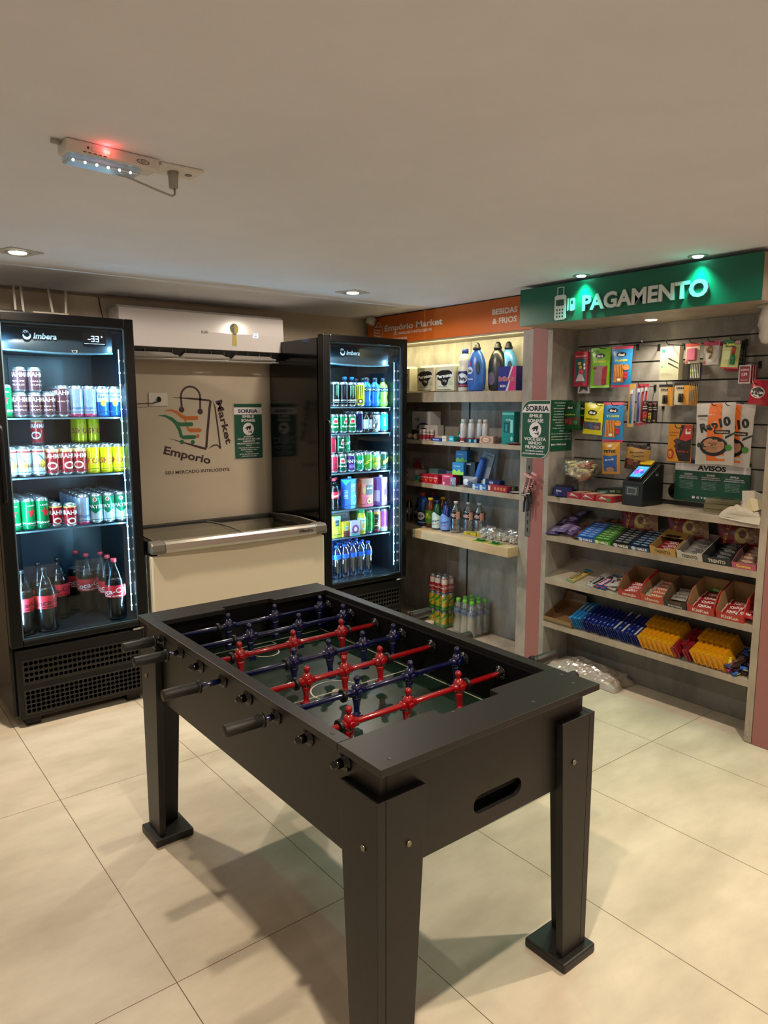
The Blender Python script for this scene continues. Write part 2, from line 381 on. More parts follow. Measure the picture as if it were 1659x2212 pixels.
def ring(x, y, r, a0=0, a1=360):
    n = 40; vs = []
    for i in range(n + 1):
        a = R(a0 + (a1 - a0) * i / n); vs += [(x + (r - .0025) * math.cos(a), y + (r - .0025) * math.sin(a), lz + .0002), (x + (r + .0025) * math.cos(a), y + (r + .0025) * math.sin(a), lz + .0002)]
    m.add(vs, [(2 * i, 2 * i + 1, 2 * i + 3, 2 * i + 2) for i in range(n)], ln)
ring(cx, cy, .085); m.lathe([(.014, lz), (.014, lz + .0006)], ln, 16, Matrix.Translation((cx, cy, 0)))
for s, ye in ((1, fy0 + .05), (-1, fy1 - .05)):
    line(cx - .17, ye, cx - .17, ye + s * .10); line(cx + .17, ye, cx + .17, ye + s * .10); line(cx - .17, ye + s * .10, cx + .17, ye + s * .10)
    line(cx - .08, ye, cx - .08, ye + s * .04); line(cx + .08, ye, cx + .08, ye + s * .04); line(cx - .08, ye + s * .04, cx + .08, ye + s * .04)
    ring(cx, ye + s * .10, .05, 0 if s > 0 else 180, 180 if s > 0 else 360)
tobj(m, 'playing_field', bevel=0)
blk = mat('#050505', .6, 0, 0, .15)
m = MB()
m.box(.0455, fx0 + .006, fy0, fy1, FZ + .0002, .8215, blk); tobj(m, 'inner_wall', bevel=0)
m = MB(); m.box(fx1 - .006, TW - .0455, fy0, fy1, FZ + .0002, .8215, blk); tobj(m, 'inner_wall', bevel=0)
for ya in (fy0 - .015, fy1):
    m = MB(); g0, g1 = cx - .105, cx + .105
    m.box(X0, g0, ya, ya + .015, FZ - .01, .8215, blk).box(g1, X1, ya, ya + .015, FZ - .01, .8215, blk).box(g0, g1, ya, ya + .015, .765, .8215, blk)
    tobj(m, 'goal_wall', bevel=0)
for ya in (fy0 - .058, fy1 + .016): tobj(MB().box(cx - .12, cx + .12, ya, ya + .04, FZ - .06, FZ - .05, blk), 'goal_pocket', bevel=0)
# legs: two tapered boards in an L plus foot plate
def leg(cxn, cyn, sx, sy):
    L = MB(); w1, w0, zt, zb = .145, .105, .755, .03
    if sy < 0 or True:
        for ax in ('y', 'x'):
            if ax == 'y':
                a0 = cyn if sy > 0 else cyn - .024
                poly = [(cxn + sx * .0245, zb), (cxn + sx * w0, zb), (cxn + sx * w1, zt), (cxn + sx * .0245, zt)]
                L.prism(poly, a0, a0 + .024, M_BLK, 'y')
            else:
                a0 = cxn if sx > 0 else cxn - .024
                poly = [(cyn, zb), (cyn + sy * w0, zb), (cyn + sy * w1, zt), (cyn, zt)]
                L.prism(poly, a0, a0 + .024, M_BLK, 'x')
    lg = tobj(L, 'leg', bevel=.0015)
    x0, x1 = sorted((cxn - sx * .022, cxn + sx * .125)); y0, y1 = sorted((cyn - sy * .022, cyn + sy * .125))
    f = MB(); f.box(x0, x1, y0, y1, 0, .03, M_BLK); f.obj('foot_plate', lg, bevel=.006)
    b = MB()
    b.lathe([(.0075, 0), (.0075, .003), (.005, .0045)], mat('#8d8478', .35, .9), 12, Matrix.Translation((cxn + sx * .09, cyn + (-.0005 if sy > 0 else .0005), .63)) @ Matrix.Rotation(R(90 if sy > 0 else -90), 4, 'X'))
    b.lathe([(.0075, 0), (.0075, .003), (.005, .0045)], mat('#8d8478', .35, .9), 12, Matrix.Translation((cxn - .0005 * sx, cyn + sy * .05, .63)) @ Matrix.Rotation(R(-90 * sx), 4, 'Y'))
    b.obj('bolt', lg, warp=wz)
leg(0, .012, 1, 1); leg(TW, .012, -1, 1); leg(0, TL - .012, 1, -1); leg(TW, TL - .012, -1, -1)
# rods
BLU = mat('#080d3c', .22, 0, 0, .5, 1.0); RED = mat('#920a14', .22, 0, 0, .5, 1.0); RUB = mat('#0c0c0c', .45)
GRIP = noisy('rubber_grip', '#141312', '#1c1a19', 200, .5, .3)
RZ = .786
def player(col):
    m = MB()
    m.sph((0, 0, .0385), .0102, col, 1, 1, 1.12)
    m.lathe([(.006, .024), (.006, .034)], col, 10)
    m.lathe([(.0155, -.016), (.0185, -.008), (.019, .006), (.0165, .016), (.011, .024), (.006, .027)], col, 16, None, True, 1.0, .85)
    m.tube([(-.026, 0, 0), (.026, 0, 0)], .0125, col, 12)
    m.lathe([(.010, 0), (.010, .002), (.006, .003)], col, 12, Matrix.Translation((0, -.017, .001)) @ Matrix.Rotation(R(90), 4, 'X'))
    m.lathe([(.0125, -.082), (.0135, -.078), (.0135, -.068), (.0090, -.066), (.0098, -.045), (.0130, -.028), (.0165, -.015)], col, 14, None, True, 1.0, .75)
    m.box(-.0125, .0125, -.013, .013, -.084, -.069, col)
    return m.mesh('player_figure')
PM = {'b': player(BLU), 'r': player(RED)}
ry = [.612, .454, .297, .139, -.019, -.176, -.334, -.492]
rods = ['b', 'b', 'r', 'b', 'r', 'b', 'r', 'r']
fig = {0: [.499, .698, .907], 1: [.30, .503, .708, .911], 2: [.382, .586, .792], 3: [.352, .492, .63, .771, .907], 4: [.299, .439, .579, .721, .861], 5: [.32, .511, .713, .914], 6: [.368, .569, .769], 7: [.40, .60, .80]}
fig[2] = [.382, .586, .792]; fig[4] = [.439, .579, .721]; fig[5] = [.511, .713, .914]; fig[3] = [.492, .63, .771, .907]; fig[1] = [.503, .708, .911]
stops = {0: [.455], 1: [.44], 2: [.821, .350], 3: [.462], 4: [.751, .40], 5: [.461], 6: [.338, .800], 7: [.35, .85]}
hl = {0: .105, 1: .085, 3: .055, 5: .090}; hr = {2: 1.225, 4: 1.135, 6: 1.215, 7: 1.115}
for i, c in enumerate(rods):
    y = ry[i] + .656; col = BLU if c == 'b' else RED
    gx = lambda x: x - .219
    if c == 'b': xa, xb = hl[i] + .10, .985 + .06
    else: xa, xb = .226, hr[i] - .10
    rod = empty('rod'); rod.parent = TT; rod.location = (0, y, RZ * (1 + .015 * y / TL))
    MB().tube([(gx(xa), 0, 0), (gx(.262), 0, 0)], .0085, col if c == 'b' else mat('#0a0a0a', .25), 14).tube([(gx(.262), 0, 0), (gx(.955), 0, 0)], .0085, col, 14).tube([(gx(.955), 0, 0), (gx(xb), 0, 0)], .0085, mat('#0a0a0a', .25) if c == 'b' else col, 14).obj('bar', rod)
    if c == 'b': h0, h1 = gx(hl[i]), gx(hl[i] + .108)
    else: h0, h1 = gx(hr[i] - .108), gx(hr[i])
    h = MB(); inner = h1 if c == 'b' else h0
    h.tube([(h0, 0, 0), (h0 + .002, 0, 0), (h1 - .002, 0, 0), (h1, 0, 0)], [.0155, .0168, .0168, .0155], GRIP, 18)
    h.tube([(inner - .004, 0, 0), (inner + .004, 0, 0)], .0205, RUB, 18)
    h.obj('handle', rod)
    if c == 'r': MB().tube([(gx(xa) - .022, 0, 0), (gx(xa) - .016, 0, 0), (gx(xa) - .015, 0, 0), (gx(xa) + .006, 0, 0)], [.006, .008, .0115, .0115], mat('#070707', .15), 12).obj('end_cap', rod)
    else: MB().tube([(gx(xb), 0, 0), (gx(xb) + .02, 0, 0)], .011, mat('#070707', .15), 12).obj('end_cap', rod)
    for s in stops[i]:
        MB().tube([(gx(s) - .006, 0, 0), (gx(s) - .004, 0, 0), (gx(s) + .004, 0, 0), (gx(s) + .006, 0, 0)], [.017, .0195, .0195, .017], RUB, 18).obj('bumper', rod)
    for x in fig[i]:
        o = bpy.data.objects.new('player_figure', PM[c]); COL.objects.link(o); o.parent = rod; o.location = (gx(x), 0, 0)
        o.rotation_euler = (R(random.uniform(-5, 5) if i < 7 else 28), 0, 0)
    if c == 'b':
        pts = [(gx(.935) + .035 * k / 60, .014 * math.cos(k * .63), .014 * math.sin(k * .63)) for k in range(60)]
        MB().tube(pts, .0014, mat('#3a3a3a', .3, .8), 6).obj('spring', rod)
    for xx, d in ((bx0, -1), (fx1 - .007, -1), (fx0 + .007, 1), (bx1, 1)):
        b = MB(); b.tube([(xx - .0005 * d * -1, 0, 0), (xx + d * .004, 0, 0), (xx + d * .0045, 0, 0), (xx + d * .012, 0, 0)], [.024, .023, .0145, .0135], mat('#0a0a0a', .25), 20)
        for a in (60, 180, 300): b.sph((xx + d * .0045, .019 * math.cos(R(a)), .019 * math.sin(R(a))), .0026, mat('#6d6d6d', .3, .9), seg=8, ring=5)
        b.obj('bushing', rod)

# ------------------------------------------------------------------ beverage fridges
WIRE = mat('#31363a', .35, .6)
LINER = mat('#121a22', .35); LINB = mat('#24323f', .3)
def logo_imbera(m, x, z, s, c, y):
    # ring of bubbles and a crescent, then the name
    def fn(u, v, l): return (x + u, y - .0004 * l, z + v)
    pts = []
    for i in range(15):
        a = R(170 + 215 * i / 14); pts.append((.5 + .5 * math.cos(a), .5 + .5 * math.sin(a)))
    for i in range(15):
        a = R(385 - 205 * i / 14); pts.append((.5 + .34 * math.cos(a), .62 + .34 * math.sin(a)))
    vs = [fn((px - .5) * s, pz * s - s * .5, 1) for px, pz in pts]
    n = 15; m.add(vs, [(i, i + 1, 2 * n - 2 - i, 2 * n - 1 - i) for i in range(n - 1)], c)
    for bx, bz, br in ((.18, .95, .07), (.36, 1.08, .09), (.55, 1.04, .08), (.30, .84, .06), (.5, .88, .05), (.05, .85, .045), (.68, .92, .06), (.2, 1.12, .05)):
        m.art([('e', .5, .5, .5, .5, c)], br * s * 2, br * s * 2, lambda u, v, l: (x + (bx - .5) * s + u, y - .0004, z + (bz - .5) * s + v - br * s))
    vs, fs = glyphs('Imbera', .022); k = s * 1.0
    m.add([(x + s * .72 + (vx + vy * .18) * k, y - .0004, z - .33 * k + vy * k) for vx, vy in vs], fs, c)
def fridge(x0, label, disp):
    F = empty('display_fridge', (x0, 2.04, 0)); tag(F, label, 'fridge', 'glass door drinks fridges')
    w, d = .68, .64
    m = MB()
    m.box(0, .03, .045, d, .05, 2.03, M_FRS).box(w - .03, w, .045, d, .05, 2.03, M_FRS).box(.03, w - .03, d - .03, d, .05, 2.03, M_FRS)
    m.box(.03, w - .03, .045, d - .03, 2.0, 2.03, M_FRS).box(.03, w - .03, .045, d - .03, .40, .44, M_FRS).box(.03, w - .03, .07, d - .03, .06, .09, M_FRS)
    m.obj('cabinet', F)
    m = MB()
    m.box(.0302, .036, .046, d - .036, .4402, 1.9998, LINER).box(w - .036, w - .0302, .046, d - .036, .4402, 1.9998, LINER)
    m.box(.036, w - .036, d - .036, d - .0302, .4402, 1.9998, LINER).box(.036, w - .036, .046, d - .036, .4402, .452, LINER).box(.036, w - .036, .046, d - .036, 1.99, 1.9995, LINER)
    m.box(.20, .48, d - .05, d - .0365, .46, 1.87, LINB)
    m.box(.10, .58, .30, d - .05, 1.885, 1.985, LINB)
    m.obj('inner_liner', F)
    # door
    D = MB(); z0, z1 = .425, 2.05; a, b = .055, .058
    for xa, xb, za, zb in ((0, a, z0, z1), (w - a + .008, w, z0, z1), (a, w - a + .008, z0, z0 + .032), (a, w - a + .008, z1 - .047, z1)):
        D.box(xa, xb, -.025, .038, za, zb, M_FR)
    dr = D.obj('door', F, bevel=.006)
    m = MB(); gx0, gx1, gz0, gz1 = a + .0005, w - a + .0075, z0 + .0325, z1 - .0475
    m.box(gx0, gx1, -.008, -.004, gz0, gz1, M_GLASS); m.obj('glass_pane', dr)
    m = MB(); t = .006
    for q in ((gx0, gx0 + t, gz0, gz1), (gx1 - t, gx1, gz0, gz1), (gx0 + t, gx1 - t, gz0, gz0 + t), (gx0 + t, gx1 - t, gz1 - t, gz1)):
        m.box(q[0], q[1], -.012, -.0085, q[2], q[3], mat('#5b7687', .3, .4))
    m.obj('pane_trim', dr)
    m = MB(); m.tube([(.022, -.025, 1.52), (.022, -.055, 1.51), (.022, -.058, 1.49), (.022, -.058, 1.18), (.022, -.055, 1.16), (.022, -.025, 1.15)], .0075, M_FR, 10); m.obj('handle', dr)
    # header panel
    m = MB(); hx0, hx1, hz0, hz1 = .068, .60, 1.885, 1.992
    n = 12; vs = []
    for i in range(n + 1):
        u = i / n; x = hx0 + (hx1 - hx0) * u; bulge = .028 * math.sin(math.pi * u) ** .6; dz = -.012 * math.sin(math.pi * u)
        vs += [(x, .085 - bulge, hz0 + dz), (x, .08 - bulge * .8, hz1), (x, .11, hz1)]
    fs = []
    for i in range(n): fs += [(3 * i, 3 * i + 3, 3 * i + 4, 3 * i + 1), (3 * i + 1, 3 * i + 4, 3 * i + 5, 3 * i + 2)]
    m.add(vs, fs, mat('#2c3945', .35), True)
    vs2 = []
    for i in range(n + 1):
        u = i / n; x = hx0 + (hx1 - hx0) * u; bulge = .028 * math.sin(math.pi * u) ** .6; dz = -.012 * math.sin(math.pi * u)
        vs2.append((x, .083 - bulge, hz0 + dz - .004))
    m.tube(vs2, .005, mat('#5f8aa3', .25, .3), 8)
    hp = m.obj('header_panel', F)
    m = MB(); logo_imbera(m, .185 if disp else .20, 1.948, .038, mat('#bfe6f5', .5, 0, .8), .05); m.obj('logo', hp)
    if disp:
        m = MB(); m.box(.445, .56, .052, .056, 1.915, 1.985, mat('#081018', .2)); m.obj('display_window', hp)
        m = MB(); y = .051; em = mat('#bcdcff', .5, 0, 6)
        def seg7(x, z, segs, s=.013, t=.0028):
            P = {'a': (0, s, 2 * s, 2 * s), 'g': (0, s, s, s), 'd': (0, s, 0, 0), 'b': (s, s, s, 2 * s), 'c': (s, s, 0, s), 'f': (0, 0, s, 2 * s), 'e': (0, 0, 0, s)}
            for k in segs:
                xa, xb, za, zb = P[k]; m.box(x + xa - t / 2, x + xb + t / 2, y - .0005, y, z + za - t / 2, z + zb + t / 2, em)
        seg7(.472, 1.935, 'g', .010); seg7(.488, 1.935, 'abgcd'); seg7(.510, 1.935, 'abgcd')
        m.box(.452, .553, y - .0004, y, 1.923, 1.9238, em).art([('t', 'B', .5, .5, .8, em), ], .01, .01, lambda u, v, l: (.54 + u, y - .0004, 1.955 + v))
        m.obj('temperature_display', hp)
    # led strips with dots
    m = MB()
    for xx, s in ((w - .062, 1), (.062, -1)):
        m.box(xx - .002, xx + .002, .040, .044, .50, 1.90, mat('#a9e2ff', .5, 0, 2.2))
        for k in range(22): m.sph((xx, .0395, .53 + k * .0625), .0042, mat('#e9fbff', .5, 0, 30), seg=8, ring=5)
    m.obj('led_strip', F)
    # grille plinth
    m = MB(); m.box(.02, w - .02, .0, .045, .04, .405, mat('#100f0e', .35, 0, 0, .3))
    pl = m.obj('base_panel', F, bevel=.01)
    for za, zb in ((.232, .345), (.072, .19)):
        m = MB(); gy = -.0005
        fr = mat('#3a3733', .3, .5); m.box(.045, w - .045, gy - .002, gy, za - .004, zb + .006, mat('#1c1a18', .4))
        m.box(.045, w - .045, gy - .005, gy, za - .008, za - .004, fr)
        rows = 4 if za > .2 else 5; rws = (zb - za) / rows
        for r_ in range(rows):
            for k in range(25):
                xx = .062 + k * .0232 + (.0 if r_ % 2 else .0); zz = za + rws * (r_ + .5)
                m.lathe([(.0098, .0), (.0098, .0006)], mat('#000000', .9, 0, 0, 0), 10, Matrix.Translation((xx, gy - .0022, zz)) @ Matrix.Rotation(R(90), 4, 'X'))
                m.lathe([(.0104, .0), (.0118, .0012), (.0104, .0016)], mat('#34312e', .35), 10, Matrix.Translation((xx, gy - .002, zz)) @ Matrix.Rotation(R(90), 4, 'X'), True, 1, 1, False)
        m.obj('vent_grille', pl)
    for xa in (.05, w - .12):
        for ya, zt in ((.02, .0395), (d - .1, .059)): MB().box(xa, xa + .07, ya, ya + .07, 0, zt, M_FR).obj('foot', F)
    MB().tube([(.60, -.012, .41), (.66, -.012, .412)], .008, M_CHROME, 8).obj('door_hinge', F)
    return F
def shelf_wire(F, z):
    m = MB(); w = .68
    for k in range(34): m.tube([(.045 + k * .0178, .105, z - .004), (.045 + k * .0178, .60, z - .004)], .0016, WIRE, 5)
    for y in (.10, .35, .60): m.tube([(.04, y, z - .008), (w - .04, y, z - .008)], .003, WIRE, 6)
    m.tube([(.045, .098, z - .006), (.045, .096, z + .022), (.05, .096, z + .026), (w - .05, .096, z + .026), (w - .045, .096, z + .022), (w - .045, .098, z - .006)], .0018, WIRE, 6)
    m.tube([(w - .05, .10, z - .01), (w - .04, .12, z - .035)], .002, mat('#9fb3bf', .3, .8), 5)
    m.box(.05, w - .05, .096, .099, z - .010, z - .002, mat('#7f98a8', .25, .6))
    m.obj('wire_shelf', F)
FL = fridge(.005, 'tall black glass door drinks fridge at left with cola bottles at bottom', True)
FR = fridge(1.852, 'tall black glass door drinks fridge in the corner right of the chest freezer', False)
for z in (1.553, 1.256, .986): shelf_wire(FL, z)
for z in (1.604, 1.431, 1.168, .918, .732): shelf_wire(FR, z)

# ------------------------------------------------------------------ cans and bottles
def can(h, r, body, bands=(), art=(), rim=None, lid=None):
    m = MB(); zs = sorted({.012, h - .014} | {h * a for a, b, c in bands} | {h * b for a, b, c in bands}); rim = rim or M_CAN
    def colat(z):
        for a, b, c in bands:
            if h * a <= z < h * b: return c
        return body
    pr = [(r * .72, 0, M_CAN), (r * .78, .002, M_CAN), (r * .96, .009, rim)]
    for i, z in enumerate(zs): pr.append((r, z, colat((z + (zs[i + 1] if i + 1 < len(zs) else z)) / 2)))
    pr[-1] = (r, h - .014, rim)
    pr += [(r * .84, h - .002, M_CAN), (r * .84, h, M_CAN), (r * .79, h, M_CAN), (r * .78, h - .005, lid or M_CAN), (1e-5, h - .005)]
    m.lathe(pr, body, 22)
    m.box(-.006, .006, -.008, .008, h - .0045, h - .0025, M_CAN)
    fn = lambda u, v, l: ((r + .0002 + .0003 * l) * math.sin(u / r), -(r + .0002 + .0003 * l) * math.cos(u / r), v)
    m.art(art, 2 * r, h, fn)
    return m.mesh('drink_can')
T_ = lambda s, x, z, h, c, w=0, a=0, b=.02: ('t', s, x, z, h, c, w, a, b)
WH = mat('#e8e8e8', .3)
pent = lambda cx, cz, r, k=.42, asp=.5: [(cx + (r if i % 2 == 0 else r * k) * math.sin(math.pi * i / 5), cz + asp * (r if i % 2 == 0 else r * k) * math.cos(math.pi * i / 5)) for i in range(10)]
def g(c): return mat(c, .25, .35)
CT = {}
def ct(name, desc, *a, **k): CT[name] = (can(*a, **k), desc)
RC = .0315
ct('hei', 'green beer can with red star', .158, RC, g('#0b7a45'), [(0, .12, g('#0a6b3c'))], [('p', pent(.5, .55, .34), '#c41e26'), T_('Heineken', .5, .22, .075, WH, 1.5), T_('LAGER', .5, .78, .04, WH, .7)])
ct('bra', 'red and cream beer can', .150, RC, g('#b3363c'), [(.78, 1, g('#cfb98d'))], [T_('BRAHMA', .5, .66, .16, WH, 1.9), ('e', .5, .33, .42, .13, WH), ('e', .5, .33, .30, .08, g('#b3363c'))])
ct('brd', 'short dark maroon beer can', .122, RC, g('#6b4550'), [(.86, 1, g('#a08a80'))], [T_('BRAHMA', .5, .72, .19, WH, 1.9), T_('MALTE', .5, .45, .06, '#d5b9b0', 1.0), T_('DUPLO', .5, .3, .06, '#d5b9b0', 1.0)])
ct('brs', 'short red beer can with gold rim', .122, RC, g('#a8232c'), [(.82, 1, g('#c9ab5c'))], [T_('BRAHMA', .5, .62, .19, WH, 1.9), ('e', .5, .26, .34, .14, WH), ('e', .5, .26, .22, .08, g('#a8232c'))])
ct('brl', 'tall maroon beer can', .158, RC, g('#6b4550'), [(.9, 1, g('#a08a80'))], [T_('BRAHMA', .5, .78, .15, WH, 1.9), T_('MALTE', .5, .5, .05, '#d5b9b0', 1.0)])
ct('pnk', 'silver blue beer can, pink rims', .158, RC, g('#9fb6d6'), [(0, .10, g('#c24a70')), (.90, 1, g('#c24a70'))], [('e', .45, .6, .3, .14, '#7c93bd'), ('e', .45, .6, .24, .11, g('#9fb6d6')), T_('Duplo', .5, .3, .09, '#4a64a0', 1.1)])
ct('cor', 'tall white and blue can, yellow emblem', .158, RC, g('#cfe6f2'), [(0, .48, g('#1560b0'))], [T_('Corona', .5, .78, .08, '#23406e', 1.3), T_('Extra', .5, .66, .08, '#23406e', .8), ('e', .5, .44, .22, .10, '#d9d632')])
ct('ori', 'pale blue beer can, yellow emblem', .150, RC, g('#cfe8f0'), [(.80, .86, g('#b54a4a'))], [('e', .55, .42, .32, .16, '#e2cf56'), T_('ORIGINAL', .5, .36, .12, '#8a5230', 1.8), ('p', [(.1, .75), (.2, .75), (.75, .5), (.65, .5)], '#2c5f8a')])
ct('sko', 'yellow beer can with brown emblem', .150, RC, g('#d8d417'), [(0, .10, g('#b5a70e'))], [('e', .5, .5, .45, .22, '#c9b21a'), T_('SKOL', .5, .45, .20, '#a03a34', 1.5)])
ct('spa', 'tall green and silver beer can', .158, RC, g('#b9c9d2'), [(.55, 1, g('#0e6f50'))], [('p', [(-.3, .56), (.5, .34), (1.3, .56)], g('#0e6f50')), T_('SPATEN', .5, .58, .12, WH, 1.7), ('e', .5, .82, .16, .07, WH), ('e', .5, .82, .11, .05, '#b3483c')])
ct('mon', 'black can with green claw mark', .158, RC, g('#14191a'), [], [('p', [(.22, .86), (.32, .86), (.30, .5), (.25, .42)], '#6fe39b'), ('p', [(.43, .88), (.55, .88), (.52, .42), (.47, .34)], '#6fe39b'), ('p', [(.66, .86), (.78, .86), (.74, .5), (.70, .42)], '#6fe39b'), T_('MONSTER', .5, .26, .07, WH, 1.3), T_('ENERGY', .5, .17, .04, WH, 1.0)])
ct('mob', 'black can with grey claw mark', .158, RC, g('#0e1016'), [], [('p', [(.22, .86), (.32, .86), (.30, .5), (.25, .42)], '#31353d'), ('p', [(.43, .88), (.55, .88), (.52, .42), (.47, .34)], '#31353d'), ('p', [(.66, .86), (.78, .86), (.74, .5), (.70, .42)], '#31353d'), T_('MONSTER', .5, .26, .07, '#8f969c', 1.3)])
ct('moy', 'yellow can with black claw mark', .158, RC, g('#d9d91c'), [(.9, 1, g('#222'))], [('p', [(.22, .86), (.32, .86), (.30, .5), (.25, .42)], '#3b4a1c'), ('p', [(.43, .88), (.55, .88), (.52, .42), (.47, .34)], '#3b4a1c'), ('p', [(.66, .86), (.78, .86), (.74, .5), (.70, .42)], '#3b4a1c'), ('e', .5, .22, .3, .1, '#4b3a1c'), ('e', .5, .22, .12, .05, '#eee')])
ct('gua', 'green soda can with red emblem', .122, .033, g('#0b6b3a'), [], [('p', [(.2, .5), (.8, .5), (.65, .8), (.35, .8)], WH), ('e', .42, .62, .12, .09, '#c2262c'), ('e', .58, .62, .12, .09, '#c2262c'), T_('Guaraná', .5, .36, .10, WH, 1.0)])
ct('gut', 'dark green soda can with red emblem', .122, .033, g('#0d4a34'), [], [('p', [(.2, .5), (.8, .5), (.65, .8), (.35, .8)], WH), ('e', .42, .62, .12, .09, '#c2262c'), ('e', .58, .62, .12, .09, '#c2262c'), T_('Guaraná', .5, .36, .10, WH, 1.0)])
ct('nav', 'navy blue energy drink can', .140, RC, g('#151a55'), [], [])
ct('bwh', 'black and white patterned drink can', .135, RC, g('#c6ccd2'), [(.85, 1, g('#222'))], [T_('RED', .5, .6, .16, '#333', 1.0), ('e', .4, .3, .22, .12, '#3c4148'), ('e', .65, .42, .14, .08, '#3c4148')])
ct('cyn', 'cyan drink can with white side lettering', .135, RC, g('#1f9ac4'), [], [T_('TONIC', .5, .5, .12, WH, 1.0, 90)])
ct('ckz', 'red cola can with dark lettering', .122, .033, g('#c3243c'), [], [T_('Coca-Cola', .5, .5, .16, '#5a1020', 1.6, 15), T_('zero', .5, .25, .08, '#5a1020', .6)])
ct('fan', 'purple grape soda can', .122, .033, g('#4a2f77'), [(.85, 1, g('#2c1a4c'))], [T_('FANTA', .5, .6, .18, WH, 1.5), ('e', .5, .3, .25, .12, '#7c5cb0')])
ct('spr', 'teal soda can, white lettering', .122, .033, g('#0f9a68'), [], [T_('Sprite', .5, .6, .2, WH, 1.6, 8), ('e', .5, .25, .08, .04, WH)])
ct('scg', 'lime green tonic can, yellow band', .122, .033, g('#5aa832'), [], [('p', [(0, .3), (1, .6), (1, .75), (0, .45)], '#d8d832'), T_('Schweppes', .5, .53, .10, '#2c5a20', 1.5, 15)])
ct('scl', 'pale yellow citrus tonic can', .122, .033, g('#b8cf6a'), [(.75, 1, g('#7ec4b0'))], [('p', [(0, .3), (1, .6), (1, .75), (0, .45)], '#e8e04a'), T_('Schweppes', .5, .53, .10, '#3c5a20', 1.5, 15)])
ct('scd', 'dark green can, bright yellow band', .122, .033, g('#26463a'), [], [('p', [(0, .28), (1, .62), (1, .84), (0, .5)], '#e8de3a'), T_('Schweppes', .5, .56, .10, '#40401c', 1.5, 18)])
ct('bgr', 'tall green can with black letters', .158, .028, g('#1f9a50'), [], [T_('BALY', .5, .5, .2, '#0c2c1c', 1.4, 90)])
ct('bor', 'tall orange and black energy drink can', .158, .028, g('#d39a4e'), [(0, .15, g('#7c2c30'))], [('r', .15, .85, .12, .8, '#1c1416'), T_('BALY', .5, .45, .22, '#f0d8b8', 1.2, 90)])
ct('bpu', 'tall purple and pink energy drink can', .158, .028, g('#a04ac0'), [(0, .2, g('#c6d6e8'))], [T_('BALY', .5, .55, .2, '#5a2080', 1.4, 90)])
ct('ckr', 'red cola can in shrink wrapped pack', .122, .029, g('#b3262e'), [], [('r', .1, .9, .55, .85, '#d9d2cc'), T_('Coca-Cola', .5, .35, .12, WH, 1.4, 0)])
ct('scy', 'yellow and green tonic can in shrink wrapped pack', .122, .029, g('#d2b21c'), [(0, .25, g('#2c8a34'))], [('p', [(0, .2), (1, .7), (1, .95), (0, .45)], '#2c8a34'), T_('Schweppes', .5, .55, .10, '#e8de3a', 1.5, 28)])
ORD = ['first', 'second', 'third', 'fourth', 'fifth', 'sixth', 'seventh', 'eighth', 'ninth']
DEP = ['front row', 'second row', 'third row', 'fourth row', 'fifth row', 'sixth row']
NUM = ['one', 'two', 'three', 'four', 'five', 'six', 'seven', 'eight', 'nine']
def canrow(F, fx, shelf, z, cols, side, y0=.115, dy=.067):
    # cols: (type, x in fridge, how many deep, first y offset)
    for ci, q in enumerate(cols):
        ty, x, n = q[:3]; yo = q[3] if len(q) > 3 else 0; zz = q[4] if len(q) > 4 else 0; what = q[5] if len(q) > 5 else 'can'
        me, desc = CT[ty]
        for k in range(n):
            o = bpy.data.objects.new('drink_can', me); COL.objects.link(o)
            o.location = (fx + x + random.uniform(-.001, .001), 2.04 + y0 + .032 + yo + k * dy, z + zz + .0012)
            o.rotation_euler = (0, 0, random.uniform(-.55, .45))
            if zz: lb = f'{desc}, stacked {ORD[ci]}, {DEP[k]}, {side} fridge {shelf} shelf'
            else: lb = f'{desc}, {ORD[ci]} from left, {DEP[k]}, {side} fridge {shelf} shelf'
            tag(o, lb, 'can', f'drink cans on the {shelf} shelf of the {side} fridge')
fl, fr = .005, 1.852
canrow(FL, fl, 'top', 1.553, [('hei', .088, 4), ('brd', .155, 6), ('brd', .222, 6), ('brd', .289, 5), ('brl', .356, 5), ('pnk', .423, 5), ('pnk', .490, 5), ('cor', .556, 5), ('cor', .622, 5, 0)], 'left')
canrow(FL, fl, 'top', 1.553, [('brd', .160, 1, .01, .1235), ('brd', .228, 1, .01, .1235)], 'left')
canrow(FL, fl, 'middle', 1.256, [('ori', .088, 6), ('ori', .155, 6), ('ori', .222, 6), ('bra', .289, 6), ('bra', .356, 6), ('bra', .423, 6), ('sko', .490, 6), ('sko', .556, 6), ('sko', .622, 6)], 'left')
canrow(FL, fl, 'middle', 1.256, [('bra', .258, 1, .14, .1515), ('sko', .490, 2, .20, .1515), ('sko', .56, 2, .20, .1515)], 'left')
canrow(FL, fl, 'lower', .986, [('hei', .088, 5), ('hei', .155, 5), ('hei', .222, 5), ('brs', .289, 5, .01), ('brs', .350, 1, -.03), ('pnk', .423, 6), ('spa', .490, 6), ('spa', .556, 6), ('spa', .622, 6)], 'left')
canrow(FR, fr, 'top', 1.604, [('mon', .200, 3), ('mob', .270, 3), ('mon', .338, 3), ('moy', .408, 1)], 'right')
canrow(FR, fr, 'second', 1.431, [('gua', .190, 4), ('gua', .262, 4), ('gua', .334, 4), ('nav', .402, 3, .01), ('bwh', .548, 3, .01), ('cyn', .610, 3)], 'right')
canrow(FR, fr, 'third', 1.168, [('ckz', .185, 5), ('gut', .255, 5), ('fan', .325, 5), ('spr', .396, 5), ('scg', .468, 5), ('scl', .539, 5), ('scd', .610, 5)], 'right', dy=.07)
canrow(FR, fr, 'third', 1.168, [('ckz', .190, 1, .03, .1235), ('gut', .255, 1, .03, .1235), ('spr', .320, 1, .05, .1235)], 'right')
